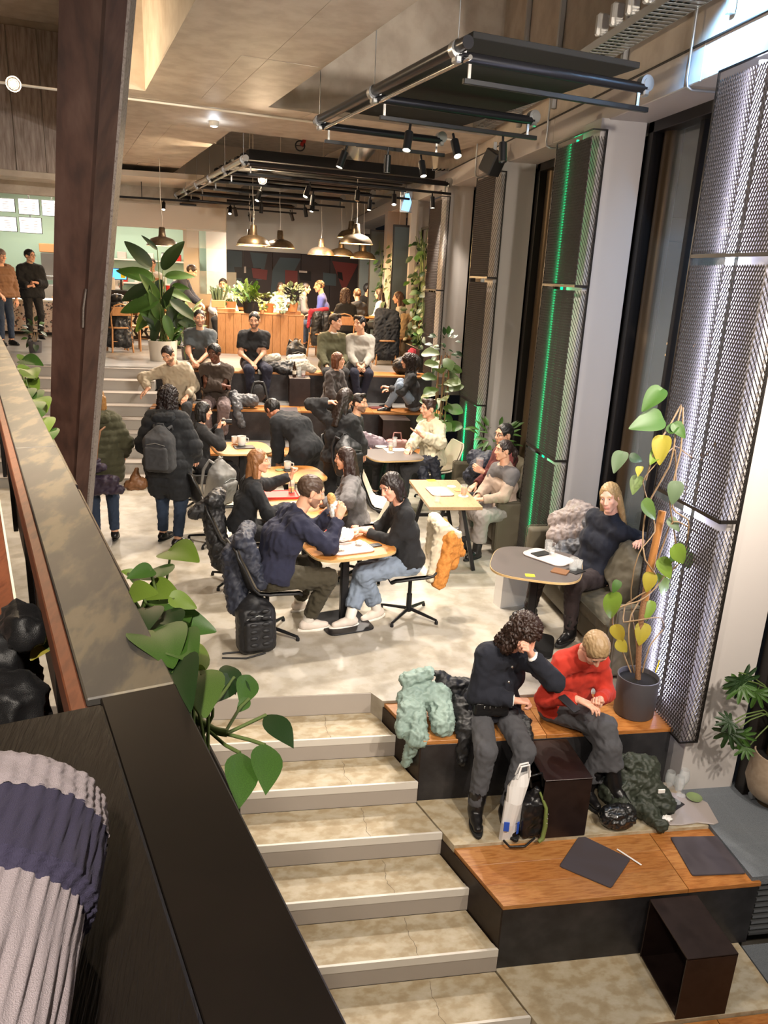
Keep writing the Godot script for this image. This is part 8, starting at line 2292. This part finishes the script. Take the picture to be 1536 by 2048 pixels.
	leaf(sh, "heart", "leaf_yellow", Vector3.ZERO, V(-0.03, -0.02, 0.04), V(0, 0.8, 0.6), 1.1)
	vine(sh, [V(0, 0.0, 0), V(0.01, 0.05, 0), V(0.0, 0.1, -0.01)], 0.003, "stem_green")
	var R2 := rl(3.3, 0.06, 2.26)
	var g2 := thing("railing_pothos", "bright pothos cluster far along the railing by the steel column", "plant", R2)
	part("planter_box", rbar(MB.new(), 2.2, 4.4, 0.004, 0.075, 2.06, 2.27, 0.004), M.black_steel, g2, Transform3D(Basis.IDENTITY, -R2))
	for L in [[48, 720, 82, 722], [40, 738, 62, 732], [55, 740, 80, 750], [50, 762, 78, 768], [45, 780, 66, 800], [60, 785, 84, 800], [70, 800, 96, 812], [66, 828, 94, 816], [60, 806, 72, 836], [76, 840, 96, 858], [70, 850, 90, 876], [84, 860, 96, 884], [50, 752, 68, 742], [40, 718, 58, 712]]:
		var d := ray(L[0], L[1])
		var yy := 2.38 + r.randf_range(-0.03, 0.05)
		var p := py(L[0], L[1], yy) - R2
		var p2 := py(L[2], L[3], yy + 0.01) - R2
		if p2.distance_to(p) > 0.16: p2 = p + (p2 - p).normalized() * 0.16
		leaf(g2, "heart", "leaf_light" if L[0] % 3 else "leaf", p, p2, -d + V(0.2, 0.8, 0), 0.9)
		vine(g2, [RD * clampf(p.dot(RD) + r.randf_range(-0.1, 0.1), -1.0, 1.0), p], 0.003, "stem_green", "stalk")
	bush(pz(68, 665, -14.6) * V(1, 0, 1) + UP * MEZZ, "floor_plant", "small dark plant at the far end of the railing", "oval", "leaf_dark", 22, V(0.1, 0.2, 0.1), 0.35, 0.14, r)
	for k in 3:
		var zc: float = [-13.9, -16.6, -19.0][k]
		var cl := thing("climbing_plant", ["dense climbing plant with dangling vines on the nearest upper window", "dense climbing plant on the middle upper window", "climbing plant in the last upper window"][k], "plant", V(3.0, MEZZ, zc))
		part("planter_box", bx(V(0, 0.2, 0), V(0.3, 0.4, 1.3), 0.01), M.window_frame, cl)
		var fr := MB.new()
		for sz in [-0.65, 0.65]: box(fr, V(0.05, 1.35, sz), V(0.04, 2.2, 0.04))
		box(fr, V(0.05, 2.43, 0), V(0.04, 0.04, 1.34))
		part("trellis_frame", fr, M.window_frame, cl)
		for q in 9:
			vine(cl, [V(-0.02, 0.4, r.randf_range(-0.5, 0.5)), V(-0.08, 1.0, r.randf_range(-0.55, 0.55)), V(-0.02, 1.6, r.randf_range(-0.55, 0.55)), V(-0.1, 2.1 + r.randf() * 0.3, r.randf_range(-0.5, 0.5))], 0.006, "stem_green", "vine")
		for q in 150:
			var p := V(r.randf_range(-0.16, 0.1), 0.45 + 1.75 * pow(r.randf(), 1.3), r.randf_range(-0.66, 0.66))
			var d := V(r.randf_range(-1, 0.3), r.randf_range(-0.9, 0.3), r.randf_range(-0.8, 0.8)).normalized()
			leaf(cl, "oval", "leaf_dark" if q % 4 else "leaf", p, p + d * r.randf_range(0.09, 0.18), V(-0.6, 0.5, 0.6), 1.3)
func bush(at: Vector3, called: String, label: String, kind: String, m: String, n: int, size: Vector3, height: float, L: float, r: RandomNumberGenerator) -> void:
	var t := thing(called, label, "plant", at)
	pot(t, [Vector2(0, 0), Vector2(0.10, 0), Vector2(0.12, 0.2), Vector2(0.12, 0.2), Vector2(0.11, 0.2)], "pot_grey", 0.11, 0.18)
	for k in 5:
		var a := k * 1.3
		vine(t, [V(0, 0.17, 0), V(cos(a) * size.x * 0.3, height * 0.6, sin(a) * size.z * 0.3), V(cos(a) * size.x * 0.7, height, sin(a) * size.z * 0.7)], 0.006, "stem", "stem")
	for k in n:
		var d := V(r.randf_range(-1, 1), r.randf_range(-1, 1), r.randf_range(-1, 1))
		var p := V(0, height, 0) + d * size
		leaf(t, kind, m if k % 4 else "leaf", p, p + (d.normalized() + V(0, r.randf_range(-0.6, 0.4), 0)).normalized() * L * r.randf_range(0.7, 1.2), UP + V(r.randf_range(-0.4, 0.4), 0, 0.5), 1.2)
func bushpot(at: Vector3, called: String, label: String, kind: String, m: String, n: int, size: Vector3, height: float, L: float, r: RandomNumberGenerator) -> void:
	var t := thing(called, label, "plant", at)
	var pr := clampf(size.x * 0.55, 0.045, 0.11)
	pot(t, [Vector2(0, 0), Vector2(pr * 0.75, 0), Vector2(pr, pr * 1.6), Vector2(pr, pr * 1.6), Vector2(pr * 0.92, pr * 1.6)], "terracotta", pr * 0.9, pr * 1.5)
	for k in 4:
		var a := k * 1.6
		vine(t, [V(0, pr * 1.4, 0), V(cos(a) * size.x * 0.5, height, sin(a) * size.z * 0.5)], 0.004, "stem_green", "stem")
	for k in n:
		var d := V(r.randf_range(-1, 1), r.randf_range(-1, 1), r.randf_range(-1, 1))
		if d.length() > 1.0: d = d.normalized()
		var p := V(0, height, 0) + d * size
		leaf(t, kind, m, p, p + (d.normalized() + V(0, r.randf_range(-0.2, 0.6), 0)).normalized() * L * r.randf_range(0.7, 1.2), UP + V(r.randf_range(-0.4, 0.4), 0, 0.5), 1.25)
func pb(u: float, v: float, b: float) -> Vector3:
	var d := ray(u, v)
	return CAM + d * ((b - CAM.dot(GD)) / d.dot(GD))
func backroom() -> void:
	var r := RandomNumberGenerator.new()
	r.seed = 31
	var I := Basis.IDENTITY
	var GB := Basis(GX, UP, -GD)
	mat("mural_dark", rgb(54, 44, 44), 0.6)
	mat("mural_slate", rgb(66, 78, 84), 0.6)
	mat("mural_red", rgb(112, 50, 48), 0.6)
	mat("mural_black", rgb(22, 20, 21), 0.5)
	mat("mural_pale", rgb(190, 176, 166), 0.6)
	var bw := 24.03
	var wall := thing("mural_wall", "dark panelled mural with slate and red geometric shapes", "mural", pb(575, 560, bw) * V(1, 0, 1) + UP * MEZZ)
	var wi := Transform3D(I, -wall.position)
	var us := [427, 487, 545, 602, 660, 724]
	for k in 5:
		var a := pb(us[k], 497 + (us[k] - 427) * 0.08, bw)
		var c := pb(us[k + 1], 497 + (us[k + 1] - 427) * 0.08, bw)
		var mid := (a + c) / 2
		var w := (c - a).dot(GX)
		part("panel", bx(Vector3(mid.x, (MEZZ + 3.5) / 2, mid.z), V(w - 0.012, 3.5 - MEZZ, 0.05), 0.004, GB), M.mural_dark, wall, wi)
	var shapes := [["mural_slate", [[455, 500], [484, 503], [484, 600], [455, 600]]], ["mural_slate", [[560, 515], [602, 517], [590, 540], [575, 560], [540, 600], [545, 540]]], ["mural_slate", [[500, 504], [535, 508], [524, 560], [512, 560]]], ["mural_red", [[570, 540], [595, 542], [595, 572], [570, 570]]], ["mural_black", [[596, 541], [622, 543], [622, 562], [600, 560]]], ["mural_red", [[664, 522], [716, 528], [692, 576], [684, 576]]], ["mural_black", [[468, 534], [522, 536], [518, 558], [472, 556]]], ["mural_pale", [[488, 533], [492, 533], [492, 546], [488, 546]]], ["mural_red", [[503, 536], [535, 540], [533, 560], [506, 556]]], ["mural_slate", [[646, 545], [672, 548], [672, 572], [646, 570]]], ["mural_black", [[674, 543], [684, 545], [686, 562], [676, 556]]], ["mural_pale", [[598, 541], [614, 542], [614, 546], [598, 545]]], ["mural_slate", [[556, 545], [562, 560], [550, 560]]]]
	for s in shapes.size():
		var poly := PackedVector2Array()
		for q in shapes[s][1]:
			var p := pb(q[0], q[1], bw - 0.03)
			poly.append(Vector2(p.dot(GX), p.y))
		var m := prism(MB.new(), poly, 0, 0.003)
		var tr := Transform3D(Basis(GX, -GD, UP), GD * (bw - 0.034 - 0.0006 * s))
		part("print", m, M[shapes[s][0]], wall, wi * tr)
	for q in [[366, 396, -18.6, "white pillar at the right of the kitchen"], [412, 452, -20.4, "white pillar beside the mural"]]:
		var a := pz(q[0], 480, q[2])
		var c := pz(q[1], 480, q[2])
		struct("trim_%d" % (40 + int(q[0])), slab(a.x, c.x, MEZZ, 4.2, q[2] - 0.4, q[2]), M.white_paint, q[3])
	var h0 := pz(190, 445, -17.6)
	var h1 := pz(452, 465, -17.6)
	struct("wall_header", slab(h0.x - 0.5, h1.x, 3.70, 4.16, -18.0, -17.6, 0.01), M.white_paint, "cream header over the kitchen opening")
	struct("wall_header_back", slab(h0.x - 0.5, h1.x, 4.16, 4.75, -18.4, -18.3, 0.0), M.ceiling_concrete, "dark service void above the header")
	struct("ceiling_kitchen", slab(-7.2, -0.9, 4.55, 4.65, -21.4, -16.4), M.white_paint, "white kitchen ceiling")
	struct("wall_kitchen", slab(-7.2, -0.95, MEZZ, 4.6, -21.3, -21.1), M.mint, "mint green kitchen wall")
	var tk := thing("light_track", "black light track with small spots over the kitchen header", "light track", V(-2.2, 4.24, -17.4))
	part("track", bar(MB.new(), V(-1.8, 0, 0), V(2.1, 0, 0), 0.04, 0.04), M.black_metal, tk)
	for x in [-0.72, 0.42, 1.75]:
		spotlight(tk, V(x, -0.2, 0.04), V(x * 0.9, -2.6, 1.6), 5.0)
	for x in [-1.2, 0.0, 1.2]:
		part("hanger", rod(V(x, 0, 0), V(x, 0.5, 0), 0.008, 6), M.black_metal, tk)
	for k in 2:
		var cx: float = [-5.2, -2.6][k]
		var lp := thing("panel_lamp", ["bright panel lamp over the counter by the menu screens", "bright panel lamp over the kitchen shelves"][k], "lamp", V(cx, 4.52, -19.4))
		part("light_panel", bx(Vector3.ZERO, V(1.9, 0.03, 0.5), 0.004), M.cove_light, lp)
		area(lp, lp.position - UP * 0.03, lp.position - UP * 2.0, 1.9, 0.5, 5.0, Color(1.0, 0.94, 0.86))
	var mz := -19.2
	var n := 0
	for q in [[-40, 394, 30, 424], [36, 397, 79, 430], [83, 400, 124, 433], [-36, 431, 34, 463], [38, 434, 84, 467]]:
		var a := pz(q[0], q[1], mz)
		var c := pz(q[2], q[3], mz)
		var sc := thing("menu_screen", ["lit menu screen, upper row next to the wall end", "lit menu screen, middle of the upper row", "lit menu screen, upper row by the steel column", "lit menu screen, lower row next to the wall end", "lit menu screen, end of the lower row"][n], "screen", (a + c) / 2)
		n += 1
		var w := c.x - a.x
		var h := a.y - c.y
		part("bezel", bx(V(0, 0, -0.02), V(w + 0.02, h + 0.02, 0.03), 0.003), M.black, sc)
		part("screen_face", bx(V(0, 0, 0.0), V(w, h, 0.008)), M.screen_menu, sc)
		for k in 4:
			part("text_line", bx(V(-w * 0.3 + 0.02 * k, h * (0.3 - 0.17 * k), 0.005), V(w * 0.28, 0.008, 0.002)), M.tray_grey, sc)
			part("text_line", bx(V(w * 0.24, h * (0.26 - 0.17 * k), 0.005), V(w * 0.2, 0.008, 0.002)), M.tray_grey, sc)
		part("mount", rod(V(0, h / 2, -0.03), V(0, 4.55 - sc.position.y, -0.03), 0.012, 6), M.galv, sc)
	var ct := thing("service_counter", "pink terrazzo service counter with a glass food case", "counter", V(-5.0, MEZZ, -18.5))
	part("front", slab(-2.6, 1.5, 0.06, 0.70, -0.4, 0.35, 0.008), M.terrazzo, ct)
	part("plinth", slab(-2.6, 1.5, 0.0, 0.06, -0.4, 0.30), M.black, ct)
	part("worktop", slab(-2.62, 1.52, 0.70, 0.74, -0.42, 0.37, 0.004), M.porcelain, ct)
	part("case_light", slab(-2.4, 1.3, 0.75, 0.77, 0.0, 0.3), M.cove_light, ct)
	part("glass_front", slab(-2.5, 1.4, 0.76, 1.06, 0.33, 0.336), M.glass, ct)
	part("glass_top", slab(-2.5, 1.4, 1.06, 1.066, -0.1, 0.336), M.glass, ct)
	for k in 14:
		crumple("pastry", "pastry laid out in the glass food case", "food", "kraft" if k % 3 else "red_plastic", ct.position + V(-2.2 + 0.27 * k, 0.775, 0.16), V(0.07, 0.03, 0.05))
		get_child(get_child_count() - 1).set_meta("group", "pastries in the glass case")
	var ov := thing("steel_oven", "stainless oven cabinet with copper hood behind the counter", "oven", V(-4.55, MEZZ, -20.6))
	part("cabinet", bx(V(0, 0.5, 0), V(0.9, 1.0, 0.7), 0.01), M.alu_brushed, ov)
	part("oven_door", bx(V(0, 1.42, 0.05), V(0.78, 0.62, 0.5), 0.012), M.alu_brushed, ov)
	part("hood", bx(V(0, 1.84, 0.05), V(0.82, 0.2, 0.52), 0.012), M.terracotta, ov)
	part("handle", rod(V(-0.3, 1.2, 0.33), V(0.3, 1.2, 0.33), 0.012, 8), M.chrome, ov)
	for k in 2:
		var sh := thing("wall_shelf", ["upper white shelf with jars on the mint wall", "lower white shelf with boxes on the mint wall"][k], "shelf", V(-2.5, 3.05 - 0.55 * k, -20.9))
		part("board", bx(Vector3.ZERO, V(2.4, 0.04, 0.35), 0.004), M.porcelain, sh)
		for x in [-1.0, 1.0]: part("bracket", bx(V(x, -0.07, -0.05), V(0.03, 0.1, 0.25), 0.003), M.galv, sh)
		for j in 7:
			var p := sh.position + V(-1.0 + 0.33 * j, 0.02, 0.02)
			if j % 2:
				var b := part("storage_box", bx(V(0, 0.08, 0), V(0.2, 0.16, 0.2), 0.008), [M.porcelain, M.tray_white, M.red_plastic][(j + k) % 3], self, Transform3D(I, p))
				tag(b, "small storage box on the kitchen shelf", "box", "boxes on the kitchen shelves")
			else:
				var jr := thing("storage_jar", "lidded jar on the kitchen shelf", "jar", p, 0.0, "jars on the kitchen shelves")
				part("jar_body", lathe(MB.new(), [Vector2(0, 0), Vector2(0.06, 0), Vector2(0.065, 0.13), Vector2(0.04, 0.17), Vector2(0, 0.17)], 14), M.porcelain, jr)
				part("lid", lathe(MB.new(), [Vector2(0, 0.17), Vector2(0.045, 0.17), Vector2(0.045, 0.19), Vector2(0, 0.19)], 14), M.black, jr)
	var oc := thing("order_counter", "order counter with cream patterned front by the big plant", "counter", V(-2.55, MEZZ, -18.2))
	part("carcass", slab(-0.65, 1.1, 0.0, 0.98, -0.35, 0.3, 0.006), M.steel_brown, oc)
	part("worktop", slab(-0.68, 1.14, 0.98, 1.02, -0.37, 0.33, 0.004), M.black, oc)
	var tile := MB.new()
	prism(tile, PackedVector2Array([Vector2(-0.05, -0.045), Vector2(0.05, -0.045), Vector2(0, 0.045)]), 0, 0.012, 0.002)
	var tmesh := tile.mesh(M.cream)
	for j in 8:
		for i in 15:
			inst("tile", tmesh, oc, Transform3D(Basis(Vector3.RIGHT, PI / 2) * Basis(UP, PI if (i + j) % 2 else 0.0), V(-0.56 + 0.11 * i, 0.12 + 0.105 * j, 0.302)))
	for k in 2:
		var sp := pz([239, 250][k], [548, 552][k], -18.2)
		if k == 0:
			var ms := thing("order_screen", "small lit screen on a stand at the order counter", "screen", V(sp.x, MEZZ + 1.02, -18.1))
			var sy := sp.y - ms.position.y
			part("bezel", bx(V(0, sy, 0), V(0.34, 0.24, 0.03), 0.006), M.black, ms)
			part("screen_face", bx(V(0, sy, 0.017), V(0.31, 0.21, 0.004)), M.screen_blue, ms)
			part("screen_leaf", bx(V(0.09, sy - 0.02, 0.0195), V(0.1, 0.12, 0.002)), M.yellow, ms)
			part("stand", rod(V(0.04, 0, -0.02), V(0.04, sy, -0.02), 0.02, 8), M.black, ms)
	flat("info_card", "white info card standing on the order counter", "sign", "paper", V(-3.0, MEZZ + 1.02, -18.0), 0.18, 0.03, 0.26, 0.0, 0.004)
	for k in 4:
		flat("counter_bottle", "condiment pot on the order counter", "pot", ["yellow", "porcelain", "red_plastic", "leather_tan"][k], V(-2.2 + 0.2 * k, MEZZ + 1.02, -18.0), 0.09, 0.09, 0.14, 0.0, 0.03)
		get_child(get_child_count() - 1).set_meta("group", "condiments on the order counter")
	var gs := thing("glass_screen", "clear glass screen hanging below the kitchen header", "glass screen", V(-0.95, 3.7, -17.55))
	part("pane", slab(-0.4, 0.42, -0.36, 0.02, -0.005, 0.005), M.glass, gs)
	part("pane_side", slab(0.41, 0.42, -0.36, 0.02, -0.9, 0.0), M.glass, gs)
	var gb := thing("glass_guard", "glass guard standing on the counter beside the cactus pot", "glass screen", V(-0.95, MEZZ + 1.0, -18.6))
	part("pane", slab(-0.55, 0.6, 0.0, 0.5, -0.005, 0.005), M.glass, gb)
	part("base_rail", slab(-0.55, 0.6, -1.0, 0.0, -0.2, 0.1, 0.005), M.white_paint, gb)
	var pc := thing("planter_counter", "tall pine board planter counter holding pots", "counter", V(0.17, MEZZ, -15.75))
	part("carcass", slab(-0.80, 0.80, 0.0, 0.74, -0.3, 0.28), M.soil, pc)
	for k in 11:
		part("board", slab(-0.82 + 0.149 * k, -0.82 + 0.149 * k + 0.146, 0.0, 0.76, 0.28, 0.302 + 0.003 * (k % 3), 0.003), M.counter_wood, pc)
	part("top", slab(-0.83, 0.83, 0.755, 0.78, -0.32, 0.31, 0.004), M.counter_wood, pc)
	for x in [-0.66, 0.60]:
		part("riser_block", slab(x - 0.17, x + 0.17, 0.78, 0.84, -0.14, 0.2, 0.005), M.counter_wood, pc)
	var spots := [[pz(660, 660, -17.6), 0.9, "wooden table between blue sweater and pale top"], [pz(745, 640, -16.6), 1.2, "long wooden table of the crowd by the plants"], [pz(450, 640, -18.2), 0.9, "wooden table behind the planter counter"], [pz(290, 640, -16.4), 0.9, "low wooden table beside the hanging black coat"]]
	for s in spots:
		var tb := thing("wooden_table", s[2], "table", V(s[0].x, MEZZ, s[0].z))
		part("tabletop", bx(V(0, 0.735, 0), V(s[1], 0.035, 0.7), 0.006), M.table_wood, tb)
		for sx in [-1.0, 1.0]:
			for sz in [-1.0, 1.0]:
				part("leg", bar(MB.new(), V(sx * (s[1] / 2 - 0.05), 0, sz * 0.3), V(sx * (s[1] / 2 - 0.07), 0.72, sz * 0.28), 0.04, 0.04, 0.003), M.counter_wood, tb)
	var cl := ["bentwood chair with black coat over it beside the big plant", "bentwood stool chair by the hanging black coat", "wooden chair with red and black jackets on its back", "round-backed wooden chair by the tier benches", "wooden chair draped with a beige coat", "wooden chair hung with a black coat behind pale sweater"]
	var cpz := [pz(240, 690, -15.2), pz(280, 690, -15.6), pz(640, 690, -15.4), pz(690, 690, -14.6), pz(812, 690, -15.0), pz(770, 690, -14.4)]
	for k in 6:
		wood_chair(V(cpz[k].x, MEZZ, cpz[k].z), [0.4, -0.6, 2.6, PI, 1.6, PI][k], cl[k])
	garment("hanging_coat", "long black coat over the bentwood chair by the kitchen", "coat", "black_nylon", V(cpz[0].x, MEZZ + 0.1, cpz[0].z), [cp(V(-0.05, 0.86, 0), V(0.05, 0.86, 0), 0.08, 0.08), cp(V(-0.1, 0.7, 0.02), V(-0.15, 0.1, 0.05), 0.1, 0.13), cp(V(0.1, 0.7, 0.02), V(0.13, 0.1, 0.05), 0.1, 0.13), cp(V(0, 0.7, 0.05), V(0, 0.1, 0.1), 0.1, 0.12)], 0.02, 0.016)
	garment("jacket_pile", "red-lined black jacket over the wooden chair by blue jeans", "jacket", "black_nylon", V(cpz[2].x, MEZZ + 0.35, cpz[2].z), [cp(V(-0.12, 0.5, 0), V(0.12, 0.5, 0), 0.07, 0.07), cp(V(-0.08, 0.4, 0.08), V(-0.12, -0.05, 0.1), 0.1, 0.08), cp(V(0.1, 0.4, 0.06), V(0.08, 0.1, 0.08), 0.08, 0.07)], 0.02, 0.016)
	garment("scarf", "crimson scarf on the chair by blue jeans", "scarf", "crimson", V(cpz[2].x - 0.05, MEZZ + 0.86, cpz[2].z + 0.02), [cp(V(-0.14, 0.0, 0), V(0.16, 0.05, 0), 0.05, 0.05), cp(V(-0.14, 0, 0), V(-0.2, -0.3, 0.04), 0.05, 0.03)], 0.02, 0.012)
	garment("hanging_coat", "beige trench coat over the chair by the plants", "coat", "camel_coat", V(cpz[4].x, MEZZ + 0.2, cpz[4].z), [cp(V(-0.08, 0.66, 0), V(0.08, 0.66, 0), 0.06, 0.06), cp(V(-0.06, 0.6, 0.04), V(-0.08, 0.0, 0.08), 0.08, 0.1), cp(V(0.08, 0.6, 0.04), V(0.12, 0.0, 0.06), 0.08, 0.1)], 0.02, 0.014)
	garment("hanging_coat", "black padded coat over the chair behind pale sweater", "coat", "black_coat", V(cpz[5].x, MEZZ + 0.2, cpz[5].z), [cp(V(-0.12, 0.72, 0), V(0.14, 0.7, 0), 0.1, 0.1), cp(V(-0.12, 0.6, 0.05), V(-0.14, 0.0, 0.08), 0.12, 0.12), cp(V(0.14, 0.6, 0.05), V(0.14, 0.0, 0.08), 0.12, 0.12), cp(V(0, 0.5, 0.06), V(0, 0, 0.1), 0.12, 0.12)], 0.02, 0.016)
	var lp := thing("laptop", "open laptop in front of the person in white shirt", "laptop", V(spots[2][0].x, MEZZ + 0.753, spots[2][0].z))
	part("keyboard_deck", bx(V(0, 0.008, 0), V(0.32, 0.015, 0.22), 0.003), M.alu_brushed, lp)
	part("lid", bx(V(0, 0.11, 0.1), V(0.32, 0.2, 0.008), 0.003, Basis(Vector3.RIGHT, 0.2)), M.alu_brushed, lp)
	mug_glass(pz(762, 628, -16.4) * V(1, 0, 1) + UP * (MEZZ + 0.755), 0.04, 0.12, "beer", 0.8, "glass of orange drink on the crowd table", "beer_glass")
	for k in 3:
		var q := [[770, 470, -20.6], [792, 462, -18.7], [838, 452, -15.6]][k] as Array
		var p := pz(q[0], q[1], q[2])
		var fb := thing("framed_board", ["slim dark framed board at the far windows", "dark framed glass board catching blue light", "wide dark framed board behind the climbing plants"][k], "frame", V(minf(p.x, 2.9), MEZZ, q[2]))
		part("frame", bx(V(0, (p.y - MEZZ) / 2, 0), V(0.42, p.y - MEZZ, 0.04), 0.006), M.window_frame, fb)
		part("board_face", bx(V(0, (p.y - MEZZ) / 2, 0.022), V(0.36, p.y - MEZZ - 0.08, 0.006)), M.mural_slate, fb)
	for q in [[824, -15.3], [802, -17.4], [722, -23.2]]:
		var p := pz(q[0], 500, q[1])
		struct("trim_%d" % int(q[0]), slab(p.x - 0.06, p.x + 0.06, MEZZ, 4.36, q[1] - 0.06, q[1] + 0.06, 0.005), M.pilaster_paint, {824: "slim white column between the climbing plants", 802: "slim white column behind the climbing plants", 722: "slim white column at the mural edge"}[int(q[0])])
func wood_chair(at: Vector3, yaw: float, label: String) -> void:
	var t := thing("wooden_chair", label, "chair", at, yaw)
	part("seat", prism(MB.new(), squircle(0.42, 0.42, 3.0, 24), 0.43, 0.46, 0.006), M.counter_wood, t)
	for sx in [-1.0, 1.0]:
		part("leg", tube(MB.new(), [V(sx * 0.19, 0, -0.19), V(sx * 0.15, 0.44, -0.15)], 0.017, 8), M.counter_wood, t)
		part("leg", tube(MB.new(), [V(sx * 0.19, 0, 0.2), V(sx * 0.16, 0.44, 0.16)], 0.017, 8), M.counter_wood, t)
	part("back_hoop", tube(MB.new(), [V(-0.17, 0.44, 0.17), V(-0.19, 0.7, 0.21), V(-0.12, 0.84, 0.23), V(0, 0.87, 0.235), V(0.12, 0.84, 0.23), V(0.19, 0.7, 0.21), V(0.17, 0.44, 0.17)], 0.014, 8), M.counter_wood, t)
	part("backrest", bx(V(0, 0.74, 0.215), V(0.34, 0.16, 0.015), 0.005), M.counter_wood, t)
	for k in 2:
		part("stretcher", rod(V(-0.17, 0.2, -0.17 + 0.35 * k), V(0.17, 0.2, -0.17 + 0.35 * k), 0.009, 6), M.counter_wood, t)
